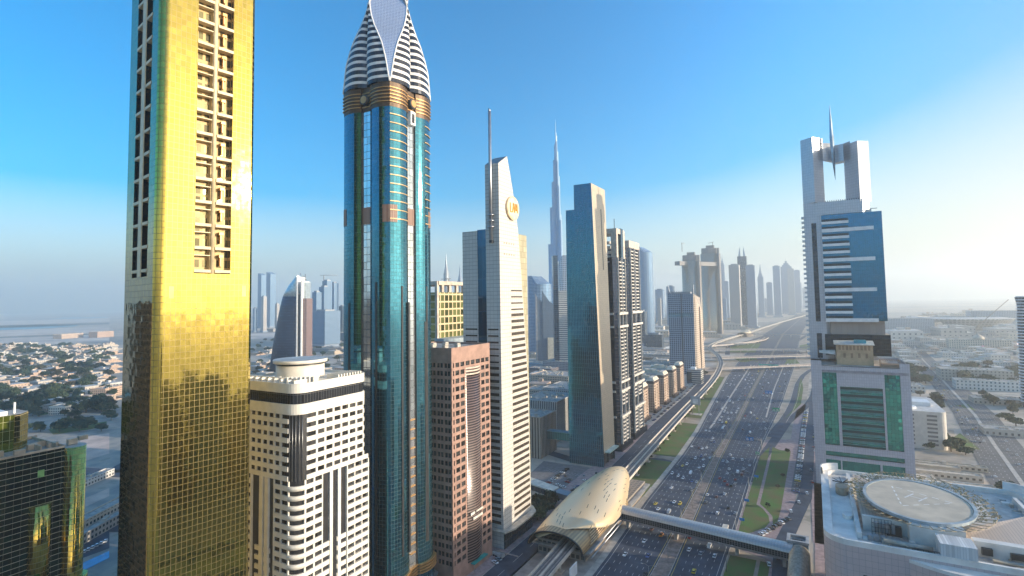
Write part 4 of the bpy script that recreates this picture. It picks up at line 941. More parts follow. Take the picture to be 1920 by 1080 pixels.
    solid(x0, 4.2, 0, 98); solid(55.5, x1, 0, 97.6); solid(4.2, 55.5, 90.6, 93.5); solid(4.2, 55.5, 26.5, 31.5); solid(4.2, 55.5, 20, 23); solid(4.2, 55.5, 0, 4)
    solid(14.2, 16.2, 31.5, 90.6); solid(44.2, 45.6, 31.5, 90.6); solid(16.2, 44.2, 78, 90.6)
    solid(14.2, 15.2, 4, 20); solid(40, 41.4, 4, 20)
    m.build('podium_frame', [Pd, roofm], root)
    for (u0, u1, z0, z1) in ((4.2, 14.2, 31.5, 90.6), (16.2, 44.2, 31.5, 78), (45.6, 55.5, 31.5, 90.6), (4.2, 55.5, 23, 26.5), (4.2, 14.2, 4, 20), (15.2, 40, 4, 20), (41.4, 55.5, 4, 20)):
        m = MB(org); W.quad(m, u0, u1, z0, z1, -1.2)
        for uu in (u0, u1): m.face([W.P(uu, z0, -1.2), W.P(uu, z0, 0), W.P(uu, z1, 0), W.P(uu, z1, -1.2)])
        m.build('glass_wall', facade('podium_dark_glass', (.0, .05, .05), (.03, .36, .34), 4.6, 5.6, .97, .56, gmetal=.85, grough=.05, wob=.04, warp=.05, gvar=.55, vo=-31.5) if u1-u0 > 20 and z1 > 70 else teal, root)
    for k in range(8):
        m = MB(org); W.box(m, 16.4, 44, 33+k*5.6, 33.5+k*5.6, -1.15, -.35); W.box(m, 16.4, 44, 34.6+k*5.6, 36.4+k*5.6, -1.15, -.9); m.build('shade_ledge', plain('shade_ledge', (.03, .20, .20), .3), root)
    m = MB(org); W.box(m, 4.3, 61, 88.6, 90.6, .02, .3); m.build('cornice', plain('cornice_grey', (.30, .29, .31), .6), root)
    # terracotta pavilion standing on the podium roof
    ox, oy = 27, 515; r2 = empty('roof_pavilion', (ox, oy, 94), 'small tan rendered house with shuttered openings on the podium roof', 'building')
    o2 = (ox, oy, 94); tc = plain('terracotta_render', (.52, .37, .22), .8, var=.1); Wp = Wall((0, 510), (1, 0), (0, -1))
    m = MB(o2); m.box(15.3, 40.2, 510, 522, 94, 110.6); m.build('wall', tc, r2)
    for k in range(9): m = MB(o2); Wp.box(m, 16.8+k*2.5, 18.4+k*2.5, 106, 109.6, .02, .12); m.build('shutter', plain('shutter', (.32, .20, .12), .8), r2)
    for k in range(4): m = MB(o2); Wp.box(m, 20+k*5, 21.6+k*5, 99.8, 103.6, .02, .12); m.build('shutter', plain('shutter', (.32, .20, .12), .8), r2)
    m = MB(o2); m.face([(13.6, 508.4, 110.6), (41.2, 508.4, 110.6), (41.2, 522, 113), (13.6, 522, 113)]); m.face([(13.6, 522, 112.5), (41.2, 522, 112.5), (41.2, 508.4, 110.1), (13.6, 508.4, 110.1)]); m.face([(13.6, 508.4, 110.1), (41.2, 508.4, 110.1), (41.2, 508.4, 110.6), (13.6, 508.4, 110.6)]); m.build('roof', plain('pale_roof', (.70, .64, .54), .6), r2)
    m = MB(o2); m.box(28, 36, 512, 519, 111.2, 113.8); m.build('tank_cover', plain('tank_teal', (.02, .30, .38), .5), r2)
    r3 = empty('shade_sail', (8, 510, 94), 'pale curved shade awning beside the tan roof house', 'awning'); m = MB((8, 510, 94)); m.face([(3, 503, 104), (14.5, 506, 102.5), (14.5, 514, 105.5), (3, 514, 105)]); m.face([(3, 514, 104.8), (14.5, 514, 105.3), (14.5, 506, 102.3), (3, 503, 103.8)]); m.build('fabric', plain('pale_roof', (.70, .64, .54), .6), r3)
    m = MB((8, 510, 94))
    for x, y in ((3.5, 504), (14, 507), (14, 513), (3.5, 513)): m.tube([(x, y, 94), (x, y, 103.5)], .18, 5)
    m.build('post', dark, r3)
    m = MB(); m.box(44, 56, 503, 512, 94, 96.4); m.build('terrace_pergola', plain('pergola', (.30, .22, .15), .8), None, label='brown slatted pergola on the podium roof, right of the tan roof house', cat='pergola')
    m = MB()
    for k in range(9): m.box(44+k*1.5, 44.4+k*1.5, 502, 513, 99, 99.4)
    for x in (44, 56): m.box(x, x+.4, 502.5, 503, 96.5, 99); m.box(x, x+.4, 512, 512.5, 96.5, 99)
    m.build('pergola_slats', plain('pergola', (.30, .22, .15), .8), bpy.data.objects['terrace_pergola'])
frame_tower()
# ---- helipad building ------------------------------------------------------------------
def helipad_building():
    org = (38, 295, 0); z = 55.0
    root = empty('helipad_building', org, 'pale panel-clad building with rounded corners and a round helipad, bottom right', 'building')
    clad = facade('panel_clad', (.30, .25, .24), (.60, .48, .45), 2.05, 2.35, .965, .965, grough=.45, gvar=.07, wob=.008)
    x0, x1, y0, y1 = 0, 84, 247, 343
    P = rrect(x0, x1, y0, y1, 9, 10, (1, 1, 1, 1))
    m = MB(org); m.prism(P, 0, z-1.2, 0, 1, sm=False); m.build('wall', [clad, plain('heli_roof', (.56, .53, .48), .85, scale=.3)], root)
    wh = plain('weathered_white', (.80, .76, .69), .5, var=.1, scale=.12)
    Pi = rrect(x0+3.4, x1-3.4, y0+1.2, y1-1.2, 6.5, 10); m = MB(org)
    for i in range(len(P)):
        j = (i+1) % len(P); a, b, c, d = P[i], P[j], Pi[j], Pi[i]
        if a[0] > 27 and a[1] < y0+2 and b[0] > 27: continue
        m.face([(*a, z-1.2), (*b, z-1.2), (*b, z+.9), (*a, z+.9)]); m.face([(*a, z+.9), (*b, z+.9), (*c, z+.9), (*d, z+.9)]); m.face([(*c, z-1.2), (*d, z-1.2), (*d, z+.9), (*c, z+.9)])
    m.build('parapet', wh, root)
    # higher curved screens at the back corners
    for (cx_, cy_, r_, a0, a1, h) in ((9, 334, 9.2, 95, 200, 4.2), (75, 334, 9.2, -20, 85, 4.6)):
        m = MB(org); pts = [(cx_+r_*math.cos(R(a0+(a1-a0)*k/12)), cy_+r_*math.sin(R(a0+(a1-a0)*k/12))) for k in range(13)]
        for a, b in zip(pts, pts[1:]):
            ai = (cx_+(a[0]-cx_)*.93, cy_+(a[1]-cy_)*.93); bi = (cx_+(b[0]-cx_)*.93, cy_+(b[1]-cy_)*.93)
            m.face([(*a, z), (*b, z), (*b, z+h), (*a, z+h)], None, 0, True); m.face([(*bi, z), (*ai, z), (*ai, z+h), (*bi, z+h)], None, 0, True); m.face([(*a, z+h), (*b, z+h), (*bi, z+h), (*ai, z+h)])
        m.build('curved_screen', wh, root)
    # lower bulging bay of the street front
    m = MB(org); pts = [(27+32*k/14, y0-5.5*math.sin(math.pi*k/14)) for k in range(15)]+[(59, y0+3), (27, y0+3)]
    m.prism(pts, 0, z-3.4, 0); m.build('curved_bay', clad, root)
    m = MB(org); m.prism([(x, y-.3) for x, y in pts[:-2]]+[(59, y0+2), (27, y0+2)], z-3.4, z-2.2, 0, bot=True); m.build('bay_roof', wh, root)
    # windows
    WF = Wall((0, y0), (1, 0), (0, -1)); WL = Wall((0, y0), (0, 1), (-1, 0)); wg = facade('dark_window', (.02, .025, .025), (.015, .06, .055), 1.5, 2.3, .9, .9, gmetal=.7, grough=.08)
    for k in range(9):
        zz = 41-k*4.7
        for (u0, u1) in ((12.5, 13.8), (16.5, 22.5)):
            m = MB(org); WF.box(m, u0, u1, zz, zz+2.5 if u1-u0 > 2 else zz+2.8, .02, .1); m.build('window', wg, root)
        if k % 2 == 0: m = MB(org); WL.box(m, 10, 24, zz+2, zz+4.0, .02, .12); m.build('window', wg, root)
    # roof walkway, ribbed decks
    m = MB(org); m.box(11.5, 13.2, y0+9, y1-6, z-1.2, z+1.1); m.box(3.5, 11.5, 252, 330, z-1.15, z-.6); m.box(76, 77.5, 262, 330, z-1.2, z+1.4); m.build('roof_upstand', wh, root)
    rib = facade('ribbed_deck', (.42, .33, .26), (.60, .48, .38), 1.1, 99, .85, 1.2, grough=.6, gvar=.1)
    m = MB(org); m.face([(14, 268, z+2.2), (31, 268, z+2.2), (24, 318, z+3.6), (14, 328, z+3.6)], [(0, 0), (17, 0), (10, 50), (0, 60)]); m.face([(44, 262, z+2), (70, 262, z+2), (74, 300, z+3.2), (50, 275, z+3)], [(0, 0), (26, 0), (30, 38), (6, 13)]); m.build('ribbed_roof', rib, root)
    # machine rooms below the helipad
    m = MB(org); m.box(14.2, 29, 266, 267.5, z-1.2, z+4.6); m.box(29, 46, 259, 268, z-1.2, z+6.6); m.box(48, 72, 258.5, 262, z-1.2, z+4.2); m.build('machine_room', wh, root)
    m = MB(org); m.box(36.5, 47, 247.5, 257, z-1.2, z+5.2); m.build('plant_box', facade('ribbed_white', (.52, .54, .54), (.74, .76, .75), .8, 99, .8, 1.2, grough=.5), root)
    m = MB(org); m.box(22, 27, 264, 266, z-1.2, z+2.6); m.box(50, 53, 257, 258.4, z, z+2.4); m.box(58, 63, 257, 258.4, z, z+2); m.build('door_opening', dark, root)
    m = MB(org)
    for k in range(6): m.box(15+k*2.2, 16.6+k*2.2, 255.5, 258.2, z-1.2, z+.8)
    for k in range(4): m.box(18+k*1.8, 19.3+k*1.8, 262.5, 264.8, z+.2, z+3.5)
    m.build('air_unit', steel, root, kind='stuff')
    m = MB(org); m.tube([(20, 253.5, z+.6), (35, 251.8, z+.6)], 1.05, 12); m.build('duct', plain('duct_metal', (.45, .42, .36), .4, metal=.6), root); m = MB(org); m.tube([(52, 253, z+.2), (76, 252, z+.2)], .7, 10); m.build('duct', plain('duct_metal', (.45, .42, .36), .4, metal=.6), root)
    m = MB(org)
    for k in range(7): m.tube([(28.5+k*1.6, 249.5, z-1.2), (28.5+k*1.6, 249.5, z+1)], .09, 4)
    m.tube([(28, 249.5, z+1), (39, 249.5, z+1)], .1, 4); m.tube([(29, 261.6, z-1), (46, 261.6, z-1)], .1, 4)
    for k in range(12): m.tube([(30+k*1.1, 261.2, z-1.2), (30+k*1.1, 261.2, z+2.2)], .08, 4)
    m.tube([(30, 261.2, z+2.2), (42, 261.2, z+2.2)], .1, 4)
    for k in range(7): m.tube([(17+k*1.1, 262.2, z-1.2), (17+k*1.1, 262.2, z+5.2)], .08, 4)
    for q in range(4): m.tube([(17, 262.2, z+.2+q*1.7), (23.6, 262.2, z+.2+q*1.7)], .08, 4)
    m.build('railing', dark, root)
    m = MB(org); m.tube([(70, 259.5, z+4.4), (73.5, 254, z-.8)], .35, 6); m.tube([(71.6, 259.5, z+4.4), (75, 254, z-.8)], .35, 6); m.build('pipe', plain('blue_pipe', (.06, .16, .28), .4), root)
    # dish
    m = MB(org); m.prism(ell(9.3, 276, 1.8, 3.2, 16), z-.6, z+.9, bot=True); m.build('dish', wh, root)
    m = MB(org); m.prism(ell(8.5, 308, 2.6, 4.5, 20), z-1, z+3, bot=True); m.build('drum', plain('tan_drum', (.36, .30, .22), .7), root)
    m = MB(org)
    for k in range(16): a = k*.9; m.tube([(9, 314, z+2.6), (9+4.5*math.cos(a), 314+4.5*math.sin(a), z+3.4+.8*math.sin(k*2.3))], .16, 4)
    m.build('antenna_cluster', dark, root)
    # helipad: disc, rim, truss, markings, safety net
    cx, cy, zr, rr = 35.3, 287, 62.6, 18.0; hp = MB(org); hp.prism(ell(cx, cy, rr, rr, 64), zr-1.4, zr, 0, 0, bot=True); d = hp.build('helipad', plain('helipad_deck', (.56, .49, .38), .85, var=.08, scale=.15), root)
    m = MB(org); A = ell(cx, cy, rr+.1, rr+.1, 64); B = ell(cx, cy, rr+1.3, rr+1.3, 64)
    for i in range(64):
        j = (i+1) % 64; m.face([(*A[i], zr+.25), (*A[j], zr+.25), (*B[j], zr+.25), (*B[i], zr+.25)][::-1]); m.face([(*B[i], zr-1), (*B[j], zr-1), (*B[j], zr+.25), (*B[i], zr+.25)]); m.face([(*A[j], zr-1), (*A[i], zr-1), (*A[i], zr+.25), (*A[j], zr+.25)])
    m.build('rim', plain('rim_grey', (.36, .42, .44), .5), d)
    mk = plain('pad_paint', (.85, .83, .78), .6); m = MB(org)
    def bar(ax, ay, bx, by, w_=.55):
        v = Vector((bx-ax, by-ay)); v.normalize(); nn = (-v.y*w_/2, v.x*w_/2); m.face([(ax-nn[0], ay-nn[1], zr+.03), (bx-nn[0], by-nn[1], zr+.03), (bx+nn[0], by+nn[1], zr+.03), (ax+nn[0], ay+nn[1], zr+.03)])
    tri = [(cx-12.5, cy+10), (cx-4, cy-16.5), (cx+17, cy-2)]
    tri = [G(1672, 911, zr), G(1691, 948, zr), G(1788, 944, zr)]
    for i in range(3):
        a, b = Vector(tri[i]), Vector(tri[(i+1) % 3])
        for s_ in range(5): p = a.lerp(b, s_/5+.02); q = a.lerp(b, s_/5+.13); bar(p.x, p.y, q.x, q.y)
    def rb(u, v): return (cx+u*math.cos(R(-30))-v*math.sin(R(-30)), cy+2.5+u*math.sin(R(-30))+v*math.cos(R(-30)))
    for (a, b) in (((-2.6, -4), (-2.6, 4)), ((2.6, -4), (2.6, 4)), ((-2.6, 0), (2.6, 0))): p, q = rb(*a), rb(*b); bar(p[0], p[1], q[0], q[1], .7)
    m.build('marking', mk, d)
    m = MB(org)
    for i in range(44):
        a = 2*math.pi*i/44; c, s_ = math.cos(a), math.sin(a); m.tube([(cx+(rr-2)*c, cy+(rr-2)*s_, zr-3.6), (cx+(rr+1.1)*c, cy+(rr+1.1)*s_, zr-1), (cx+(rr+7)*c, cy+(rr+7)*s_, zr+.7)], .16, 4)
        a2 = a+.14; m.tube([(cx+(rr+7)*c, cy+(rr+7)*s_, zr+.7), (cx+(rr+7)*math.cos(a2), cy+(rr+7)*math.sin(a2), zr+.7)], .12, 4)
    for i in range(10): a = 2*math.pi*i/10; m.tube([(cx+(rr-5)*math.cos(a), cy+(rr-5)*math.sin(a), z-1), (cx+(rr-3)*math.cos(a), cy+(rr-3)*math.sin(a), zr-1.4)], .5, 6)
    m.build('truss', plain('net_frame', (.40, .32, .20), .7), root)
    netm = plain('net', (.34, .31, .18), .9, scale=2); m = MB(org); rnd = random.Random(3)
    for k in range(900):
        a = rnd.uniform(-.5, 3.3); q = rnd.uniform(rr+1.8, rr+7.5); x, y = cx+q*math.cos(a), cy+q*math.sin(a); zz = zr-.8+(q-rr)*.22+rnd.uniform(-1.2, .5)
        d3 = Vector((rnd.uniform(-1, 1), rnd.uniform(-1, 1), rnd.uniform(-.6, .6)))*.9; m.face([(x, y, zz), (x+d3.x, y+d3.y, zz+d3.z), (x+d3.x+.2, y+d3.y, zz+d3.z+.3), (x+.2, y, zz+.3)])
    m.build('safety_net', netm, root, kind='stuff')
    for o in list(sc.objects):            # the deck is longer along the road than across it
        par = o.parent
        if par is not None and (par == root or par == d) and o.name.split('.')[0] in ('helipad', 'rim', 'marking', 'truss', 'safety_net') and o.type == 'MESH':
            oy = cy-org[1]
            if o.name.startswith('marking'): continue
            for v in o.data.vertices: v.co.y = oy+(v.co.y-oy)*1.42
    rc = random.Random(8)
    for k in range(34):
        x = rc.uniform(14, 76); y = rc.uniform(249.5, 258) if k % 3 else rc.uniform(314, 334); 
        if 35 < x < 48 and y < 258.5: continue
        a, b, h = rc.uniform(.5, 1.8), rc.uniform(.4, 1.2), rc.uniform(.6, 2.6); m = MB(org); m.box(x-a, x+a, y-b, y+b, z-1.2, z-1.2+h); m.build('roof_unit', (steel, wh, concr2, plain('duct_metal', (.45, .42, .36), .4, metal=.6))[k % 4], root)
    for k in range(9):
        y = 249.2+k*.9; m = MB(org); x = rc.uniform(14, 40); m.tube([(x, y, z-.7), (x+rc.uniform(8, 26), y, z-.7)], .12, 5); m.build('pipe', steel, root)
helipad_building()
# ================================================================== METRO
VP_ = [(-122, 120), (-125, 200), (-129, 300), (-137, 452), (-143, 626), (-147, 760), (-151, 918), (-158, 1040), (-166, 1130), (-178, 1240), (-207, 1392), (-238, 1500), (-262, 1600), (-268, 1720), (-262, 1880), (-245, 2080), (-226, 2243), (-205, 2600), (-180, 3100), (-100, 4000), (60, 5600)]
def viaduct():
    org = (-137, 452, 0); root = empty('metro_viaduct', org, 'elevated concrete railway viaduct curving along the left of the highway', 'viaduct')
    pc = plain('viaduct_concrete', (.60, .54, .46), .75, var=.08); bed = plain('track_bed', (.30, .27, .25), .9, var=.1, scale=.5)
    pz = [(x, y, 0) for x, y in VP_]
    fine = []
    for a, b in zip(VP_, VP_[1:]):
        n = 4 if a[1] < 2300 else 1
        for k in range(n): fine.append((a[0]+(b[0]-a[0])*k/n, a[1]+(b[1]-a[1])*k/n))
    fine.append(VP_[-1])
    for _ in range(3): fine = [fine[0]]+[((a[0]+2*b[0]+c[0])/4, (a[1]+2*b[1]+c[1])/4) for a, b, c in zip(fine, fine[1:], fine[2:])]+[fine[-1]]
    m = MB(org); m.ribbon(fine, -4.6, 4.6, 9.2, slab=1.0); m.ribbon(fine, -2.2, 2.2, 8.2, slab=1.1); m.build('deck', bed, root)
    m = MB(org)
    for a, b in ((-5, -4.5), (4.5, 5)): m.ribbon(fine, a, b, 10.5, slab=1.9)
    m.build('parapet', pc, root)
    m = MB(org)
    for a in (-3.2, -1.6, 1.6, 3.2): m.ribbon(fine, a-.12, a+.12, 9.45, slab=.2)
    m.build('rail', dark, root)
    m = MB(org); m.ribbon(fine, -.5, .5, 9.7, slab=.45); m.build('walkway', pc, root)
    acc = 0; k = 0
    for a, b in zip(fine, fine[1:]):
        L = math.hypot(b[0]-a[0], b[1]-a[1]); acc += L
        if acc > 34 and a[1] < 2500:
            acc = 0
            if 296 < a[1] < 418: continue
            m = MB(org); m.tube([(a[0], a[1], 0), (a[0], a[1], 6.6)], 1.1, 12); m.loft([[(a[0]+dx*q, a[1]+dy*q*.8, z) for dx, dy in ((-1, -1), (1, -1), (1, 1), (-1, 1))] for z, q in ((5.2, 1.1), (7.1, 2.6))], 0, True, False)
            m.box(a[0]-2.2, a[0]+2.2, a[1]-2.2, a[1]+2.2, 0, .5); m.build('pier', pc, root)
    # second line of viaduct beyond the interchange joins: short spur
viaduct()
def shell_mat():
    m, t, b = _new('shell_gold'); uv = t.nodes.new('ShaderNodeUVMap'); sp = t.nodes.new('ShaderNodeSeparateXYZ'); t.links.new(uv.outputs[0], sp.inputs[0])
    v0 = M_(t, 'DIVIDE', sp.outputs[1], 2.4); u = M_(t, 'ADD', M_(t, 'DIVIDE', sp.outputs[0], 6.2), M_(t, 'MULTIPLY', M_(t, 'FLOOR', v0), .37))
    cb = t.nodes.new('ShaderNodeCombineXYZ'); t.links.new(M_(t, 'FLOOR', u), cb.inputs[0]); t.links.new(M_(t, 'FLOOR', v0), cb.inputs[1])
    wn = t.nodes.new('ShaderNodeTexWhiteNoise'); t.links.new(cb.outputs[0], wn.inputs[0])
    mk = M_(t, 'MULTIPLY', M_(t, 'LESS_THAN', M_(t, 'ABSOLUTE', M_(t, 'SUBTRACT', M_(t, 'FRACT', u), .5)), .36), M_(t, 'LESS_THAN', M_(t, 'ABSOLUTE', M_(t, 'SUBTRACT', M_(t, 'FRACT', v0), .5)), .085))
    mk = M_(t, 'MULTIPLY', mk, M_(t, 'GREATER_THAN', wn.outputs['Value'], .76))
    pu = M_(t, 'LESS_THAN', M_(t, 'FRACT', M_(t, 'DIVIDE', sp.outputs[0], 1.5)), .05); pv = M_(t, 'LESS_THAN', M_(t, 'FRACT', M_(t, 'DIVIDE', sp.outputs[1], 1.2)), .05)
    ln = M_(t, 'MULTIPLY', M_(t, 'MAXIMUM', pu, pv), .35)
    c = mixc(t, ln, (.84, .64, .39), (.60, .45, .28)); t.links.new(mixc(t, mk, c, (.12, .085, .055)), b.inputs['Base Color'])
    b.inputs['Metallic'].default_value = .45; b.inputs['Roughness'].default_value = .36; return m
SHM = shell_mat()
def station(cx, cy, rot_, lab, scale=1.0, detail=True):
    root = empty('metro_station', (cx, cy, 0), lab, 'station', 'gold shell metro stations', rot_)
    ribm = facade('shell_ribs', (.34, .24, .14), (.60, .42, .22), 1.3, 99, .5, 1.3, grough=.35, gmetal=.7, wrough=.5, wmetal=.4)
    S = lambda s: max(0.0, 1-s*s)
    n, k_ = 48, 22
    edge = [(-1, 60), (-.85, 66), (-.7, 64), (-.5, 55), (-.3, 44), (-.1, 30), (.05, 12), (.2, 2), (.5, 0), (.7, 0), (1, 0)]
    # plan outline of the canopy: a leaf whose near tip sits on the left; left/right edges and their heights along the line
    TB = [(285.5, -146.5, -145.5, 11.5, 11.5, .1), (288, -149, -137, 11, 15, 1.8), (293, -151, -128, 10.4, 17.2, 3), (305, -152.5, -119.5, 9.4, 14.5, 6.5), (318, -153.5, -116, 8.8, 11, 9.5), (330, -154, -114.4, 8.5, 9.5, 12), (345, -154.2, -114.6, 8.2, 9, 14.2), (362, -153.5, -117, 8, 8.6, 15.2), (380, -152, -121, 8, 9, 14.6), (400, -149.5, -126, 8, 10, 12.8), (412, -147, -129.5, 8, 10, 10), (420, -145, -133, 8, 10, 7.5), (426, -142, -136.5, 8.4, 10, 4.5), (429, -140, -138.5, 9, 9.5, 1.5)]
    def canopy(off):
        rows = []
        for i in range(n+1):
            q = i/n; Y = 285.5+143.5*(q*q*(3-2*q)*.35+q*.65)
            xl, xr, zl, zr_, hh = [interp([(r_[0], r_[c]) for r_ in TB], Y) for c in range(1, 6)]; row = []; vv = 0; last = None
            for j in range(k_+1):
                th = math.pi*j/k_; p = (xl-off+(xr-xl+2*off)*(1-math.cos(th))/2+134.5, Y-357, zl+(zr_-zl)*j/k_+(hh+off)*math.sin(th)**.85)
                if last: vv += math.dist(p, last)
                row.append((p, (Y, vv))); last = p
            rows.append(row)
        return rows
    m = MB(); C1 = canopy(0); C2 = canopy(-.7)
    for i in range(n):
        for j in range(k_):
            q = [C1[i][j], C1[i][j+1], C1[i+1][j+1], C1[i+1][j]]; m.face([a[0] for a in q], [a[1] for a in q], 0, True)
            q = [C2[i][j], C2[i][j+1], C2[i+1][j+1], C2[i+1][j]]; m.face([a[0] for a in q], [a[1] for a in q], 1, True)
        for j in (0, k_): m.face([C1[i][j][0], C1[i+1][j][0], C2[i+1][j][0], C2[i][j][0]], None, 2)
    if scale != 1: m.v = [tuple(c*scale for c in v) for v in m.v]
    m.build('shell_roof', [SHM, dark, plain('shell_edge', (.62, .46, .28), .4, metal=.5)], root)
    # lower ribbed vault
    m = MB(); ys = [-70, 52]; kk = 20
    pr = [(17.2*math.cos(R(180*j/kk)), 7.5+9.6*math.sin(R(180*j/kk))**.9) for j in range(kk+1)]; u = 0
    for y0, y1 in ((-73, -40), (-40, 0), (0, 12)):
        f0 = 1-.12*max(0, -y0-40)/32; 
        for j in range(kk):
            a, b = pr[j], pr[j+1]; m.face([(a[0], y0, a[1]), (b[0], y0, b[1]), (b[0], y1, b[1]), (a[0], y1, a[1])][::-1], [(j*1.6, y0), (j*1.6+1.6, y0), (j*1.6+1.6, y1), (j*1.6, y1)][::-1], 0, True)
            m.face([(a[0]*.96, y0, a[1]-.6), (b[0]*.96, y0, b[1]-.6), (b[0]*.96, y1, b[1]-.6), (a[0]*.96, y1, a[1]-.6)], None, 1, True)
    if scale != 1: m.v = [tuple(c*scale for c in v) for v in m.v]
    m.build('ribbed_vault', [ribm, dark], root)
    if detail:
        for q in range(9):
            j = 1+q*.42; ph = R(10+q*5.5); m = MB(); r_ = 17.9
            for (y0, y1) in ((-62+q*1.5, -20-q*.8),): m.tube([(r_*math.cos(ph), y0, 7.8+10.2*math.sin(ph)), (r_*math.cos(ph), y1, 7.8+10.2*math.sin(ph))], .32, 5)
            m.build('louvre', plain('louvre_gold', (.78, .58, .36), .35, metal=.6), root)
        m = MB(); m.tube([(17.3*math.cos(R(q)), -73, 7.5+9.6*max(0, math.sin(R(q)))**.9) for q in range(0, 181, 10)], .45, 6); m.build('vault_rim', dark, root)
        m = MB(); m.tube([(19.6, -68, 7.3), (19.8, 58, 7.3)], .4, 6); m.tube([(20.6, -68, 5.4), (20.6, 58, 5.4)], .4, 6); m.build('edge_rail', steel, root)
    m = MB(); b = 15*scale; m.box(-b, b, -64*scale, 62*scale, 0, 8.2); m.build('concourse', facade('concourse', (.34, .29, .24), (.10, .09, .08), 3, 4, .7, .55, grough=.3), root)
    m = MB(); m.box(-b-3, b+3, -66*scale, 64*scale, 5.2, 6.0); m.build('platform_edge', conc, root)
    return root
station(-134.5, 357, 0, 'big gold shell-roofed metro station beside the highway, in the foreground')
station(-228, 2243, R(-6), 'far pale gold shell-roofed metro station where the viaduct meets the interchange', 1.0, False)
def footbridge():
    a = (-116, 351.5); b = (-15, 340); org = (-66, 345.5, 0); d = Vector((b[0]-a[0], b[1]-a[1])); L = d.length; d.normalize()
    root = empty('footbridge', org, 'long enclosed silver footbridge crossing the highway from the gold station', 'footbridge')
    nn = (-d.y, d.x)
    def pt(u, o, z): return (a[0]+d.x*u+nn[0]*o, a[1]+d.y*u+nn[1]*o, z)
    roof = facade('bridge_roof', (.36, .35, .34), (.56, .55, .53), 1.6, 1.3, .93, .93, grough=.35, gmetal=.5, wob=.01, gvar=.08); side = facade('bridge_side', (.12, .12, .13), (.05, .06, .07), 1.5, 1.0, .75, .8, gmetal=.6, grough=.15)
    m = MB(org); pr = [(5*math.cos(R(q)), 9.6+3.2*math.sin(R(q))) for q in range(0, 181, 15)]; v = 0
    for (o0, z0), (o1, z1) in zip(pr, pr[1:]):
        m.face([pt(0, o0, z0), pt(0, o1, z1), pt(L, o1, z1), pt(L, o0, z0)], [(0, v), (0, v+1.3), (L, v+1.3), (L, v)], 0, True); v += 1.3
    m.build('roof', roof, root)
    m = MB(org)
    for o, s_ in ((-5, 1), (5, -1)):
        m.face([pt(0, o, 6.4), pt(L, o, 6.4), pt(L, o, 9.6), pt(0, o, 9.6)], [(0, 0), (L, 0), (L, 3.2), (0, 3.2)])
    m.build('window_wall', side, root)
    m = MB(org)
    for o in (-5.1, 5.1): m.face([pt(0, o, 5.2), pt(L, o, 5.2), pt(L, o, 6.4), pt(0, o, 6.4)])
    m.face([pt(0, -5.1, 5.2), pt(0, 5.1, 5.2), pt(L, 5.1, 5.2), pt(L, -5.1, 5.2)]); m.face([pt(0, -5.1, 6.4), pt(0, 5.1, 6.4), pt(L, 5.1, 6.4), pt(L, -5.1, 6.4)]); m.build('deck', plain('deck_grey', (.22, .21, .21), .6), root)
    for u in (4, 36, 72, 97):
        m = MB(org); p = pt(u, 0, 0); m.box(p[0]-.9, p[0]+.9, p[1]-2, p[1]+2, 0, 5.2); m.build('pier', conc, root)
    m = MB(org); p = pt(64, 6.5, 0); m.box(p[0]-1.6, p[0]+1.6, p[1]-3, p[1]+3, 11.0, 11.8); m.build('side_canopy', plain('pale_roof', (.70, .64, .54), .6), root)
    # stair hood and lift at the right end
    o2 = (-12, 322, 0); r2 = empty('stair_hood', o2, 'rounded tan stair hall at the right end of the footbridge', 'stair hall')
    m = MB(o2); prr = [(5.2*math.cos(R(q)), 5.2*math.sin(R(q))) for q in range(0, 181, 12)]; v = 0
    for (x0_, z0), (x1_, z1) in zip(prr, prr[1:]):
        m.face([(-12+x0_, 292, 8+z0), (-12+x0_, 340, 8+z0), (-12+x1_, 340, 8+z1), (-12+x1_, 292, 8+z1)], [(0, v), (48, v), (48, v+1.1), (0, v+1.1)], 0, True); v += 1.1
    m.box(-17.2, -6.8, 292, 340, 0, 8); m.face([(-12+x, 340, 8+z) for x, z in prr]); m.build('barrel_roof', facade('hood_panel', (.30, .27, .22), (.50, .44, .34), 1.1, 1.1, .94, .94, grough=.35, gmetal=.4), r2)
    o3 = (-13, 347, 0); r3 = empty('lift_tower', o3, 'grey lift tower with an open framed roof beside the footbridge end', 'lift tower')
    m = MB(o3); m.box(-18, -7.5, 341, 351, 0, 13); m.build('wall', plain('teal_grey', (.20, .27, .31), .5), r3)
    m = MB(o3)
    for bx in ((-18.3, -7.2, 341, 342.6), (-18.3, -7.2, 349.6, 351.3), (-18.3, -16.6, 342.6, 349.6), (-8.9, -7.2, 342.6, 349.6)): m.box(*bx, 13, 14.3)
    m.build('roof_frame', plain('frame_grey', (.42, .43, .43), .5), r3)
    m = MB(o3); m.box(-15.5, -10.5, 344.5, 347.5, 13, 13.9); m.build('roof_plant', dark, r3)
    # link on the left
    o4 = (-176, 368, 0); r4 = empty('covered_link', o4, 'low beige-roofed covered walkway between the pale tapering tower and the gold station', 'footbridge')
    m = MB(o4); m.prism([(-206, 372), (-172, 362), (-171, 371), (-204, 383)], 9.4, 10.4, bot=True); m.build('roof', plain('pale_roof', (.70, .64, .54), .6), r4)
    m = MB(o4); m.prism([(-205.5, 373), (-172.5, 363), (-171.5, 370), (-203.5, 381)], 5.2, 9.4, bot=True); m.build('wall', facade('bridge_side', (.12,)*3, (.05,)*3, 1.5, 1, .7, .8), r4)
    m = MB(o4); m.prism([(-172, 362.5), (-152, 358), (-152, 366), (-171, 370.5)], 5.4, 9.6, bot=True); m.build('glass_link', plain('link_blue', (.16, .22, .28), .3, metal=.3), r4)
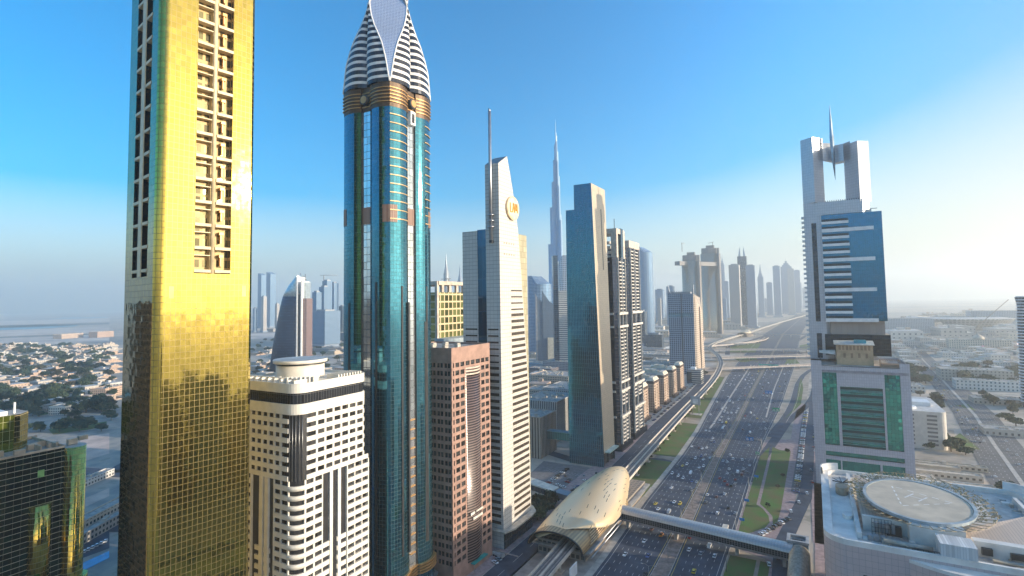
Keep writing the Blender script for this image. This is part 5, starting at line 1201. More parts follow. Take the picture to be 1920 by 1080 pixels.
    for x, y in ((-202, 378), (-188, 373), (-175, 367)): m = MB(o4); m.box(x-.7, x+.7, y-.7, y+.7, 0, 5.2); m.build('post', conc, r4)
footbridge()
# ---- flyovers beyond
fc = plain('flyover_concrete', (.58, .50, .44), .8, var=.1)
def flyover(path, w_, z, lab, nm='flyover'):
    c = path[len(path)//2]; org = (c[0], c[1], 0); root = empty(nm, org, lab, 'flyover', 'flyovers of the interchange')
    P = [(p[0], p[1], p[2] if len(p) > 2 else 0) for p in path]
    m = MB(org); m.ribbon(P, -w_, w_, z, slab=1.4); m.build('deck', plain('worn_asphalt', (.15, .145, .14), .9), root)
    m = MB(org); m.ribbon(P, -w_-.5, -w_, z+1.1, slab=2.7); m.ribbon(P, w_, w_+.5, z+1.1, slab=2.7); m.build('parapet', fc, root)
    acc = 0
    for a, b in zip(P, P[1:]):
        L = math.hypot(b[0]-a[0], b[1]-a[1]); n = max(1, int(L//45))
        for k in range(n):
            x = a[0]+(b[0]-a[0])*(k+.5)/n; y = a[1]+(b[1]-a[1])*(k+.5)/n; zz_ = z+(a[2]+b[2])/2-1.5
            if zz_ > 3 and not (-95-25 < x < -45+0 and False): m = MB(org); m.box(x-1.2, x+1.2, y-1.2, y+1.2, 0, zz_); m.build('pier', fc, root)
flyover([(-330, 1055), (-230, 1110), (-150, 1165), (-60, 1240), (0, 1290), (80, 1340)], 6, 7, 'nearest narrow flyover crossing the highway behind the wide green gantry sign')
flyover([(-900, 1330), (-500, 1300), (-216, 1330), (-110, 1405), (-9, 1475), (120, 1520)], 11, 8, 'second broad flyover crossing the highway in the interchange')
flyover([(-1100, 1560), (-600, 1500), (-413, 1490), (-250, 1535), (-100, 1600), (60, 1650), (260, 1700)], 12, 8.5, 'third flyover crossing the highway, just this side of the far station')
flyover([(-1300, 1900), (-700, 1810), (-490, 1770), (-330, 1740), (-180, 1760)], 10, 8, 'far low flyover left of the viaduct bend')
flyover([(-225, 2200, 4), (-100, 2190, 4), (60, 2200, 4), (140, 2230, 4)], 5, 8, 'long thin bridge running right from the far shell station')
flyover([(-300, 1600, 0), (-240, 1700, 0), (-170, 1850, 0), (-150, 2000, -3), (-150, 2150, -6)], 6, 8, 'curved ramp climbing right of the viaduct toward the far station')
# ================================================================== FAR SKYLINE
FS = [facade('far_blue', (.26, .36, .48), (.08, .21, .38), 4, 4, .7, .7, gmetal=.6, grough=.18),
      facade('far_grey', (.36, .43, .52), (.12, .19, .28), 3.5, 4, .6, .6, gmetal=.5, grough=.2),
      facade('far_tan', (.50, .48, .46), (.20, .19, .18), 4, 4, .5, .6, gmetal=.4, grough=.25),
      facade('far_dark', (.10, .13, .17), (.05, .10, .16), 4, 4, .85, .8, gmetal=.7, grough=.15),
      facade('far_ribbed', (.60, .58, .54), (.18, .24, .30), 99, 4, 1.1, .55, gmetal=.5, grough=.2)]
def ftower(x0, x1, ytop, dist, lab, st=0, shape='box', crown=None, name='tower_block', group='distant towers of the skyline', cat='tower'):
    xm = (x0+x1)/2; X, Y = AD(xm, dist); wpx = (x1-x0)*dist/FPX; zt = zAt(X, Y, ytop); org = (X, Y, 0)
    root = empty(name, org, lab, cat, group); mt = FS[st]
    m = MB(org)
    if shape == 'box': s_ = wpx/1.36/2; P = [(X-s_, Y-s_), (X+s_, Y-s_), (X+s_, Y+s_), (X-s_, Y+s_)]; m.prism(P, 0, zt, 0, 1)
    elif shape == 'thin': s_ = wpx/1.15/2; P = [(X-s_, Y-s_*.5), (X+s_, Y-s_*.5), (X+s_, Y+s_*.5), (X-s_, Y+s_*.5)]; m.prism(P, 0, zt, 0, 1)
    else: s_ = wpx/2; P = ell(X, Y, s_, s_, 24); m.prism(P, 0, zt, 0, 1, sm=False)
    m.build('facade', [mt, roofm], root)
    if crown is None: m = MB(org); m.prism([(X+(p[0]-X)*.6, Y+(p[1]-Y)*.6) for p in P], zt, zt+5, 0, 0); m.build('roof_plant', plain('crown_grey', (.32, .34, .37), .5, metal=.4), root)
    elif crown == 'spike':
        for sx in (-.6, .5): m = MB(org); m.loft([[(X+sx*s_+q*.28*s_*dx+sx*-6*(1-q), Y+q*.28*s_*dy, z) for dx, dy in ((-1, -1), (1, -1), (1, 1), (-1, 1))] for q, z in ((1, zt), (.6, zt+s_*1.0), (.05, zt+s_*2.4))], 0, True, False); m.build('spike', steel, root)
    elif crown == 'slope':
        Q = [(p[0], p[1], zt+(s_*.7 if p[0] < X else 0)+.1) for p in P]; m = MB(org); m.loft([[(p[0], p[1], zt) for p in P], Q], 0, True, False); m.build('sloped_top', mt, root)
    elif crown == 'step':
        for q, hgt in ((.7, 14), (.45, 30), (.2, 48)): m = MB(org); m.prism([(X+(p[0]-X)*q, Y+(p[1]-Y)*q) for p in P], zt, zt+hgt, 0, 0); m.build('stepped_top', mt, root)
        m = MB(org); m.tube([(X, Y, zt+48), (X, Y, zt+100)], [1.5, .2], 6); m.build('mast', steel, root)
    elif crown == 'mast': m = MB(org); m.loft([[(X+(p[0]-X)*q, Y+(p[1]-Y)*q, z) for p in P] for q, z in ((.9, zt), (.35, zt+40), (.05, zt+95))], 0, True, False); m.build('spire', mt, root)
    s2 = s_*1.35; m = MB(org); m.prism([(X-s2, Y-s2), (X+s2, Y-s2), (X+s2, Y+s2), (X-s2, Y+s2)], 0, 9, 0, 1); m.build('podium', [FS[1], roofm], root)
    return root, P, zt, s_
T = ftower
T(484, 498, 516, 3400, 'left one of the pale blue tower pair beside the gold tower', 0, crown='slope')
T(500, 516, 514, 3500, 'right one of the pale blue tower pair left of the blue curved tower', 0, crown='slope')
T(490, 500, 556, 2900, 'short pinkish tower in front of the pale blue pair', 2)
T(516, 524, 570, 3000, 'small pale block at the foot of the pale blue pair', 2)
T(475, 482, 578, 2900, 'small blue block hard against the gold tower edge', 0)
T(586, 602, 548, 1900, 'lowest left block of the blue tower cluster with a crane', 0)
T(599, 618, 538, 1950, 'middle block of the blue tower cluster with a crane', 0)
T(605, 622, 527, 2000, 'tallest block of the blue tower cluster under the crane', 0)
T(619, 634, 531, 2050, 'right block of the blue tower cluster with a crane', 0)
T(586, 636, 583, 1880, 'broad podium block joining the blue tower cluster', 0)
T(636, 648, 574, 2200, 'small dark block beside the teal domed tower', 3)
T(645.5, 651, 487, 4200, 'needle-thin pale tower just left of the teal domed tower', 1, crown='mast')
T(832, 842, 512, 2600, 'white stepped tower with a spire above the gold-windowed block', 4, 'round', 'mast')
T(858, 868, 527, 3000, 'grey spired tower just left of the pale emblem tower', 1, 'box', 'mast')
T(990, 1034, 533, 1500, 'wide curved blue glass tower behind the horned hotel', 0, 'round', 'slope')
T(1194, 1226, 474, 2000, 'tall curved glass tower right of the black and white pair', 0, 'round', 'slope')
T(1190, 1213, 584, 1700, 'blue block with pale outline at the foot of the curved tower', 3)
T(1205, 1243, 627, 1560, 'low blue framed building with a pale outline', 3, 'thin')
T(1228, 1247, 543, 3200, 'pale tower behind the roof of the low framed building', 0)
T(1249, 1266, 537, 2700, 'grey tower just left of the grid tower', 0)
T(1352, 1362, 496, 4200, 'faint stepped tower right of the bridged cylinders', 1, crown='step')
T(1359, 1368, 528, 3600, 'faint shorter tower right of the bridged cylinders', 1)
T(1367, 1391, 497, 2500, 'bronze and blue slab tower at the left of the horned group', 2, 'box')
T(1384, 1405, 481, 2700, 'dark tower crowned with crossing horns', 3, 'box', 'spike')
T(1399, 1420, 498, 2600, 'plain grey tower right of the horned-crown tower', 1)
T(1421, 1434, 520, 3900, 'faint narrow tower, first right of the horned group', 1, crown='mast')
T(1437, 1450, 530, 4300, 'faint block standing alone over the far station', 0)
T(1450, 1466, 499, 3900, 'pale blue tower at the left of the far hazy cluster', 0)
T(1464, 1489, 500, 4600, 'tallest peaked tower of the far hazy cluster', 0, 'box', 'step')
T(1477, 1492, 504, 4300, 'pale front tower of the far hazy cluster', 4)
T(1489, 1503, 507, 4800, 'right tower of the far hazy cluster', 0)
T(1456, 1463, 560, 5000, 'tiny faint block below the far hazy cluster', 1)
T(1232, 1240, 560, 2500, 'small pale block with a flat roof over the flyovers', 2)
rnd = random.Random(11)
for k, (x, yt, d) in enumerate(((545, 600, 4200), (640, 596, 3600), (1000, 590, 3000), (1345, 545, 4600), (1352, 560, 3300), (1428, 560, 5200), (1440, 560, 5200), (1395, 560, 4600), (1255, 575, 4800), (1504, 540, 6200), (1496, 530, 6500))):
    T(x, x+rnd.uniform(8, 14), yt, d, 'faint small tower lost in the haze near the horizon', k % 2, group='faint small towers in the haze')
# cylinders joined by a construction bridge
def bridged():
    for (x0, x1, yt, d, lab) in ((1281, 1316, 476, 2150, 'left round bronze tower of the bridged pair, under construction'), (1317, 1353, 463, 2250, 'right and taller round bronze tower of the bridged pair')):
        X, Y = AD((x0+x1)/2, d); r_ = (x1-x0)*d/FPX/2; org = (X, Y, 0); root = empty('round_tower', org, lab, 'tower', 'round towers joined by a bridge'); zt = zAt(X, Y, yt)
        bz = facade('bronze_glass', (.42, .34, .26), (.60, .50, .38), 3, 4, .9, .7, gmetal=.75, grough=.2)
        m = MB(org); m.prism(ell(X, Y, r_, r_*.7, 28, .3), 0, zt-30, 0, sm=True); m.build('facade', bz, root)
        m = MB(org); m.prism(ell(X, Y, r_*.9, r_*.6, 20, .3), zt-30, zt-6); m.box(X-r_*.4, X+r_*.4, Y-8, Y+8, zt-6, zt+6); m.build('unfinished_top', facade('scaffold', (.28, .26, .25), (.10, .11, .13), 3, 3.5, .6, .6), root)
        m = MB(org); m.box(X+r_*.75, X+r_*.95, Y-r_*.7, Y-r_*.3, 0, zt-8); m.build('hoist_shaft', facade('scaffold', (.28, .26, .25), (.10, .11, .13), 3, 3.5, .6, .6), root)
    a = AD(1272, 2120); b = AD(1345, 2230); z = zAt(a[0], a[1], 489); c = ((a[0]+b[0])/2, (a[1]+b[1])/2); d = Vector((b[0]-a[0], b[1]-a[1])); L = d.length; d.normalize(); org = (c[0], c[1], 0)
    m = MB(org); m.obox(c, d, L, 26, z-18, z-2); m.obox((c[0]-40*d.x, c[1]-40*d.y), d, 40, 18, z-2, z+6); m.build('sky_bridge', facade('scaffold', (.28, .26, .25), (.10, .11, .13), 3, 3.5, .6, .6), None, label='horizontal construction bridge joining the two round bronze towers at the top', cat='bridge')
    bpy.data.objects['sky_bridge'].location = org
bridged()
def crane(x, y, X, Y, z0, h, jib, az, lab):
    org = (X, Y, z0); r_ = empty('tower_crane', org, lab, 'crane', 'construction cranes'); d = (math.cos(az), math.sin(az)); st = plain('crane_steel', (.30, .26, .22), .6)
    m = MB(org); m.box(X-1, X+1, Y-1, Y+1, z0, z0+h); m.build('mast', st, r_)
    m = MB(org); m.tube([(X-d[0]*jib*.25, Y-d[1]*jib*.25, z0+h), (X+d[0]*jib, Y+d[1]*jib, z0+h+(jib*.0))], .9, 4); m.build('jib', st, r_)
for (x, yt, d, h, jib, az, lab, lf) in ((607, 527, 2000, 26, 52, .6, 'crane above the blue tower cluster', 0), (1282, 470, 2150, 35, 24, 1.3, 'crane standing on the left end of the sky bridge', 0), (1340, 462, 2250, 22, 40, 2.2, 'crane above the right round bronze tower', 0), (842, 528, 1500, 12, 30, 3.0, 'crane arm over the gold-windowed block', 0)):
    X, Y = AD(x, d); crane(x, yt, X, Y, zAt(X, Y, yt)-4, h, jib, az, lab)
# curved dark tower with silver top (left)
def curved_tower():
    d = 1150; X, Y = AD(545, d); org = (X, Y, 0); root = empty('curved_tower', org, 'dark blue curved tower with a silver top, left of the teal domed tower', 'tower')
    right = Vector((_r0.x, _r0.y)); fw = Vector((-right.y, right.x)); k = d/FPX
    blue = facade('diamond_blue', (.01, .02, .06), (.22, .30, .44), 4.6, 5.6, .30, .42, gmetal=.3, grough=.15, wmetal=.2, wrough=.3, gvar=.75)
    silver = plain('silver_cap', (.55, .62, .64), .3, metal=.6)
    def ring(y, z=None):
        xl = interp([(515, 563), (525, 552), (540, 539), (560, 529), (600, 521), (640, 514), (700, 508), (760, 505)], y); xr = 563.5
        z_ = zAt(X, Y, y) if z is None else z; a = (xl-545)*k; b = (xr-545)*k; cc = (a+b)/2; h = (b-a)/2; pts = []
        for i in range(20):
            t = math.pi+math.pi*i/19; u = b+(b-a)*math.cos(t)*1.0 if math.cos(t) < 0 else b; v = 20*math.sin(t)
            q = math.pi*.5+math.pi*i/19; u = b+(b-a)*math.cos(q); v = 22*math.sin(q)
            p = Vector((X, Y))+right*u+fw*v; pts.append((p.x, p.y, z_))
        return pts
    ysb = [760, 640, 600, 575, 556]; yst = [556, 545, 535, 527, 520, 516]
    m = MB(org); m.loft([ring(760, 0)]+[ring(y) for y in ysb[1:]], 0, True, True); m.build('curved_facade', blue, root)
    m = MB(org); m.loft([ring(y) for y in yst], 0, True, True); m.build('silver_cap', silver, root)
    m = MB(org); c = Vector((X, Y))+right*(576-545)*k*0.87; 
    def obx(x0, x1, z0, z1, w_, mt, nm, mi=0):
        a = (x0-545)*k; b = (x1-545)*k; p = Vector((X, Y))+right*((a+b)/2); mm_ = MB(org); mm_.obox((p.x, p.y), right, b-a, w_, z0, z1); mm_.build(nm, mt, root)
    zt = zAt(X, Y, 520); obx(563.6, 565.6, 0, zt, 46, white, 'white_fin'); obx(565.6, 571.6, 0, zAt(X, Y, 552), 38, facade('slot_dark', (.06, .06, .07), (.05, .05, .06), 3, 4, .9, .9), 'dark_slot'); obx(571.6, 573.6, 0, zAt(X, Y, 528), 46, white, 'white_fin'); obx(573.7, 580.5, 0, zAt(X, Y, 560), 34, facade('diamond_brown', (.20, .13, .12), (.3, .26, .26), 4.6, 5.6, .4, .5), 'brown_wing')
    obx(574, 578, zAt(X, Y, 560), zAt(X, Y, 530), 26, silver, 'silver_cap'); obx(562.5, 563.5, zt, zAt(X, Y, 512), 2, steel, 'mast'); obx(572, 573, zt-10, zAt(X, Y, 514), 2, steel, 'mast')
    obx(552, 575, zAt(X, Y, 525), zAt(X, Y, 524), 2, steel, 'cross_beam')
curved_tower()
# olive block with gold windows between the domed tower and the emblem tower
def gold_window_block():
    X = -262; y0 = yAt(822, X, 600); y1 = yAt(869, X, 600)+4; org = (X-20, y0+20, 0); zt = zAt(X, y0, 548); root = empty('office_block', org, 'tan block with gold and green windows and an open roof frame, behind the pink tower', 'building')
    gw = facade('gold_window', (.62, .50, .30), (.34, .36, .12), 5.6, 6.0, .80, .78, gmetal=.6, grough=.15, gvar=.8)
    m = MB(org); m.prism([(X-42, y0), (X, y0), (X, y1), (X-42, y1)], 0, zt, 0, 1); m.build('facade', [gw, roofm], root)
    m = MB(org); m.box(X-1.5, X+.8, y0-2.5, y0, 0, zt+9); m.box(X-42, X+.8, y0-1, y1, zt+6, zt+9)
    for k in range(4): m.box(X-2, X, y0+5+k*(y1-y0-9)/3, y0+8+k*(y1-y0-9)/3, zt, zt+6)
    m.build('roof_frame', plain('tan_frame', (.58, .49, .40), .5), root)
    m = MB(org); m.prism(ell(X+4, y0+16, 14, 20, 24), 0, zAt(X, y0, 634), 0, bot=True); m.build('low_drum', plain('blue_grey_roof', (.34, .42, .47), .6), root)
gold_window_block()
# hotel with two horns, dark slim tower behind it
def horned():
    d = 1330; X, Y = AD(1027, d); k = d/FPX; org = (X, Y, 0); root = empty('horned_hotel', org, 'blue gridded hotel slab with two horn-like peaks, behind the emblem tower', 'tower')
    right = Vector((_r0.x, _r0.y)); fw = Vector((-right.y, right.x)); mt = facade('hotel_grid', (.10, .15, .22), (.28, .36, .42), 3.6, 4.2, .5, .62, gmetal=.5, grough=.2)
    def sl(x0, x1, ytl, ytr, dep, off, nm, m_):
        a = (x0-1027)*k; b = (x1-1027)*k; P = [Vector((X, Y))+right*a-fw*off, Vector((X, Y))+right*b-fw*off, Vector((X, Y))+right*b+fw*(dep-off), Vector((X, Y))+right*a+fw*(dep-off)]
        zl = zAt(X, Y, ytl); zr_ = zAt(X, Y, ytr); m = MB(org); B = [(p.x, p.y, 0) for p in P]; Tt = [(P[0].x, P[0].y, zl), (P[1].x, P[1].y, zr_), (P[2].x, P[2].y, zr_), (P[3].x, P[3].y, zl)]; m.loft([B, Tt], 0, True, False); m.build(nm, m_, root)
    sl(1004, 1007, 550, 556, 24, 0, 'side_wall', plain('hotel_grey', (.30, .30, .31), .6)); sl(1007, 1017, 556, 566, 24, -1, 'wing', mt); sl(1017, 1021, 546, 552, 26, 1, 'horn', mt); sl(1021, 1030, 552, 565, 24, 0, 'wing', mt); sl(1030, 1046, 565, 577, 24, -1, 'wing', mt)
    sl(1025, 1045, 633, 633, 10, 8, 'tan_panel_block', plain('hotel_tan', (.48, .45, .36), .7))
    d = 1120; X, Y = AD(1050, d); k = d/FPX; org = (X, Y, 0); root = empty('notched_tower', org, 'slim blue tower with an angled notch in its top, left of the teal slab', 'tower')
    def s2(x0, x1, ytl, ytr, y0_, y1_, nm, m_):
        a = (x0-1050)*k; b = (x1-1050)*k; P = [Vector((X, Y))+right*a+fw*y0_, Vector((X, Y))+right*b+fw*y0_, Vector((X, Y))+right*b+fw*y1_, Vector((X, Y))+right*a+fw*y1_]
        zl = zAt(X, Y, ytl); zr_ = zAt(X, Y, ytr); m = MB(org); B = [(p.x, p.y, 0) for p in P]; Tt = [(P[0].x, P[0].y, zl), (P[1].x, P[1].y, zr_), (P[2].x, P[2].y, zr_), (P[3].x, P[3].y, zl)]; m.loft([B, Tt], 0, True, False); m.build(nm, m_, root)
    s2(1038.5, 1047, 479, 479, 0, 30, 'dark_slab', FS[3]); s2(1047, 1049, 490, 490, -1, 30, 'edge_fin', white); s2(1049, 1056, 498, 479, -2, 28, 'facet', FS[0]); s2(1056, 1066, 479, 479, -2, 28, 'wing', FS[1]); s2(1047, 1064, 545, 545, -4, -2, 'stripe_panel', FS[4])
horned()
# ================================================================== MID-DISTANCE LOW BLOCKS
def block(x, y, w_, l_, h, lab, wall, glass=(.08, .10, .12), cw=3.2, ch=3.4, fw=.55, fh=.5, rz=0, roof=None, nm='low_block', extra=True, cat='building', group=None, z0=0):
    org = (x, y, z0); root = empty(nm, (x, y, z0), lab, cat, group, rz); m = MB(); m.box(-w_/2, w_/2, -l_/2, l_/2, 0, h-.8, 0, 1)
    mt = facade('blk%s%s%s' % (wall, cw, fw), wall, glass, cw, ch, fw, fh, gmetal=.4, grough=.2)
    m.build('wall', [mt, roof or roofm], root)
    m = MB()
    for bx in ((-w_/2-.15, w_/2+.15, -l_/2-.15, -l_/2+.3), (-w_/2-.15, w_/2+.15, l_/2-.3, l_/2+.15), (-w_/2-.15, -w_/2+.3, -l_/2+.3, l_/2-.3), (w_/2-.3, w_/2+.15, -l_/2+.3, l_/2-.3)): m.box(*bx, h-.9, h)
    m.build('parapet', plain('para%s' % (wall,), wall, .7), root)
    if extra:
        rr = random.Random(int(abs(x*7+y))); m = MB()
        for k in range(max(2, int(w_*l_/160))):
            a = rr.uniform(-w_*.38, w_*.38); b = rr.uniform(-l_*.38, l_*.38); m.box(a-1.4, a+1.4, b-1.1, b+1.1, h-.8, h+rr.uniform(.3, 1.4))
        m.build('roof_plant', concr2, root, kind='stuff')
    return root
gx = lambda px, py: G(px, py, 0)
block(-247, 478, 34, 36, 39, 'beige office block with dark vertical strips and teal edged roof, beside the teal slab', (.36, .33, .29), (.06, .06, .06), 3.0, 99, .4, 1.2)
block(-262, 545, 44, 52, 43, 'white stepped block with dark window strips, directly behind the beige office block', (.56, .56, .55), (.05, .06, .08), 2.2, 99, .5, 1.2)
r_ = empty('link_bridge', (-212, 478, 0), 'teal enclosed bridge joining the beige office block to the teal slab', 'footbridge')
m = MB((-212, 478, 0)); m.prism([(-231, 474), (-201.6, 474), (-201.6, 482), (-231, 482)], 16, 23, bot=True); m.build('glass_wall', facade('link_teal', (.05, .16, .19), (.05, .24, .28), 2.4, 99, .9, 1.2, gmetal=.7), r_)
m = MB((-212, 478, 0)); m.box(-231, -201.7, 473.7, 482.3, 23, 23.6); m.build('roof', plain('teal_roof', (.16, .30, .33), .5), r_)
LOW = [(1030, 728, 70, 60, 22, 'beige flat building catching the light, between the emblem tower and the teal slab', (.60, .46, .34)), (1012, 708, 50, 34, 18, 'dark brown low block below the horned hotel', (.16, .14, .15)), (1043, 700, 60, 50, 24, 'grey mid-rise block at the foot of the horned hotel', (.30, .32, .36)), (1020, 692, 80, 30, 12, 'blue-roofed hall beneath the horned hotel', (.30, .42, .50)), (1005, 745, 40, 60, 12, 'sandy low workshop beside the emblem tower', (.42, .34, .27)), (1045, 748, 50, 70, 16, 'low grey block behind the white stepped block', (.40, .40, .40)), (998, 650, 36, 50, 46, 'orange-tan slab just right of the emblem tower', (.56, .42, .30)), (640, 640, 120, 60, 34, 'dark blue long block beside the teal domed tower', (.16, .20, .25)), (618, 637, 90, 60, 30, 'dark blue mid-rise block right of the blue curved tower', (.15, .20, .26)), (500, 622, 110, 40, 16, 'low pale roofed hall at the foot of the pale blue pair', (.50, .46, .42)), (600, 660, 80, 60, 12, 'low pinkish hall behind the cream tower drum', (.50, .42, .38)),
       (1215, 668, 90, 40, 10, 'long low white shed behind the brown blocks', (.56, .54, .50)), (1250, 676, 70, 40, 14, 'low grey parking deck left of the grid tower', (.38, .38, .38)), (1228, 694, 60, 34, 16, 'pale mid-rise block behind the brown row', (.50, .50, .48))]
for (px, py, w_, l_, h, lab, c) in LOW:
    x, y = gx(px, py); block(x, y+l_/2, w_, l_, h, lab, c)
for (px, py, w_, l_, h, lab, c, rz) in ((176, 985, 60, 9, 9, 'long pale roofed hall between the green block and the gold tower', (.58, .50, .40), -60), (180, 1003, 50, 6, 7, 'narrow grey annex just below the long pale hall', (.40, .37, .33), -60), (172, 905, 40, 8, 6, 'white roofed shed left of the gold tower, above the long pale hall', (.66, .64, .60), -62), (140, 770, 60, 24, 12, 'long white terrace building among the trees left of the gold tower', (.66, .62, .54), -62), (205, 742, 50, 26, 16, 'peach coloured hall against the left edge of the gold tower', (.62, .44, .32), -62), (128, 634, 110, 50, 22, 'long orange-tan palace-like building at the suburb far edge', (.68, .52, .40), -70), (190, 632, 90, 50, 28, 'pinkish terrace of blocks at the suburb far edge', (.62, .44, .34), -70)):
    x, y = gx(px, py); block(x, y, l_, w_, h, lab, c, rz=R(rz+90))
# right side: seven-storey block, sheds, depot, warehouse, mosque-like hall, villas
def seven_storey():
    x0, x1, y0, y1, h = 70, 108, 655, 745, 36; org = (90, 700, 0); root = empty('office_block', org, 'white seven-storey block with louvred window bands, right of the frame tower podium', 'building')
    wl = plain('warm_white_render', (.62, .57, .50), .7, var=.05); m = MB(org); m.prism(rrect(x0, x1, y0, y1, 6, 5, (1, 1, 0, 0)), 0, h, 0, 1); m.build('wall', [wl, plain('light_roof', (.62, .60, .56), .8)], root)
    W = Wall((0, y0), (1, 0), (0, -1)); lv = facade('grey_louvre', (.34, .31, .28), (.12, .11, .11), 99, .75, 1.2, .6, grough=.4); WE = Wall((x1, y0), (0, 1), (1, 0))
    for k in range(8):
        z = 31-k*3.9
        for (a, b) in ((72, 82), (92, 100)): m = MB(org); W.box(m, a, b, z, z+1.9, .02, .25); m.build('window_band', lv, root)
        for q in range(9): m = MB(org); WE.box(m, 7+q*9, 11+q*9, z, z+1.7, .02, .15); m.build('window', glassd, root)
    m = MB(org); m.box(x0+6, x1-8, y0+30, y0+50, h, h+4); m.prism(ell(x0+9, y0+14, 7, 7, 16), h, h+2.2, bot=True); m.box(x0+.5, x0+10, y0+1, y0+22, h, h+5); m.build('roof_house', white, root)
seven_storey()
RB = [(1860, 733, 86, 26, 15, 'white two-storey building with arched dark windows at the right edge', (.66, .66, .62), (.05, .16, .20)), (1832, 716, 96, 44, 20, 'long sand-coloured warehouse with a pale roof', (.52, .46, .38), (.40, .34, .28)), (1838, 655, 130, 40, 26, 'sandy domed hall with a round cupola in front of the stadium', (.60, .54, .44), (.2, .2, .18)), (1893, 620, 230, 90, 78, 'broad grey office slab in the haze right of the stadium', (.42, .46, .48), (.2, .25, .3)), (1690, 628, 200, 80, 60, 'hazy grey complex left of the stadium', (.42, .46, .48), (.2, .25, .3)), (1690, 735, 60, 40, 10, 'striped-roof shed right of the podium', (.6, .56, .5), (.2, .2, .2)), (1795, 668, 60, 30, 14, 'small tan block beside the cross street', (.5, .45, .38), (.2, .2, .2)), (1880, 760, 60, 30, 8, 'low flat villa with a brown roof at the right edge', (.5, .42, .34), (.15, .12, .1)), (1905, 710, 90, 30, 9, 'long low shed with a grey vaulted roof at the right edge', (.42, .40, .38), (.2, .2, .2)), (1740, 650, 110, 30, 14, 'pale low sheds below the stadium', (.5, .46, .42), (.2, .2, .2)), (1905, 820, 50, 24, 7, 'round-cornered low pavilion at the right edge', (.5, .46, .4), (.2, .2, .2)), (1775, 690, 40, 26, 9, 'small pale kiosk building by the avenue', (.55, .52, .46), (.2, .2, .2))]
for (px, py, w_, l_, h, lab, c, g_) in RB:
    x, y = gx(px, py); rt = block(x, y+l_/2, w_, l_, h, lab, c, g_, 5, 5, .4, .5)
    if 'domed' in lab:
        m = MB(); m.loft([[(a, b, z) for a, b in ell(0, -6, r__, r__, 16)] for z, r__ in ((26, 14), (30, 13), (35, 9), (38, 3), (44, .5))]); m.build('dome', plain('dome_tan', (.55, .48, .38), .6), rt)
for k, (x, y, w_, l_, h, lab, c) in enumerate(((66, 575, 70, 9, 6, 'long tan flat roof strip nearest the seven-storey block', (.56, .47, .36)), (70, 560, 84, 8, 5, 'second long tan roof strip, parallel to the first', (.60, .52, .42)), (58, 540, 40, 12, 5, 'pale shed behind the podium corner', (.58, .52, .44)), (95, 530, 46, 10, 5, 'white canopy roof among the depot yards', (.68, .66, .60)), (86, 508, 50, 12, 5, 'grey depot shed nearest the helipad', (.40, .40, .38)), (110, 497, 44, 9, 4, 'pale slab roof beside the avenue', (.56, .50, .42)), (78, 480, 26, 8, 4, 'small cream cabin in the yard', (.6, .55, .45)), (100, 470, 50, 9, 4, 'long tan shelter behind the helipad net', (.55, .47, .38)), (60, 522, 16, 8, 4, 'tiny white cabin next to parked trucks', (.7, .7, .66)), (92, 592, 60, 7, 4, 'thin tan canopy at the edge of the yellow lawn', (.56, .47, .36)))):
    block(x, y, w_, l_, h, lab, c, (.2, .17, .13), 4, 4, .5, .4, rz=R(2), roof=plain('tan_roof%d' % (k % 3), c, .85, scale=.5, var=.1), nm='depot_shed')
def stadium():
    cx, cy = G(1790, 634); d0 = 2000; cx, cy = AD(1790, 2150); org = (cx, cy, 0); root = empty('stadium', org, 'wide bowl stadium with a diagrid skin in the haze on the right', 'stadium')
    rx = 178; m = MB(org); rg = [[(x, y, z) for x, y in ell(cx, cy, rx*q, rx*.8*q, 56)] for z, q in ((0, .72), (12, .80), (30, .90), (52, 1.0))]
    dg = facade('diagrid', (.26, .28, .30), (.08, .12, .14), 12, 9, .62, .62, grough=.4); m.loft(rg, 0, False, True); m.build('bowl', dg, root)
    m = MB(org); A = ell(cx, cy, rx, rx*.8, 56); B = ell(cx, cy, rx*.7, rx*.5, 56)
    for i in range(56): j = (i+1) % 56; m.face([(*A[i], 52), (*A[j], 52), (*B[j], 58), (*B[i], 58)]); m.face([(*B[i], 58), (*B[j], 58), (*B[j], 40), (*B[i], 40)])
    m.build('roof', plain('stadium_roof', (.62, .58, .52), .6), root)
    m = MB(org)
    for i in range(0, 56):
        a = A[i]; b = ell(cx, cy, rx*.74, rx*.8*.74, 56)[(i+4) % 56]; m.tube([(*a, 52), (*b, 2)], .9, 4)
        b = ell(cx, cy, rx*.74, rx*.8*.74, 56)[(i-4) % 56]; m.tube([(*a, 52), (*b, 2)], .9, 4)
    m.build('diagrid', plain('lattice', (.36, .36, .36), .6), root)
stadium()
X, Y = AD(1826, 1750); crane(1826, 0, X, Y, 0, 40, 1, 0, 'stub mast beside the stadium')
m = MB((X, Y, 0)); m.tube([(X, Y, 38), (X+95, Y+40, 128)], 1.3, 4); m.build('boom', plain('crane_steel', (.30, .26, .22), .6), bpy.data.objects[[o.name for o in sc.objects if o.name.startswith('tower_crane')][-1]])
for o in sc.objects:
    if o.get('label') == 'stub mast beside the stadium': o['label'] = 'big inclined crane boom beside the stadium in the haze'
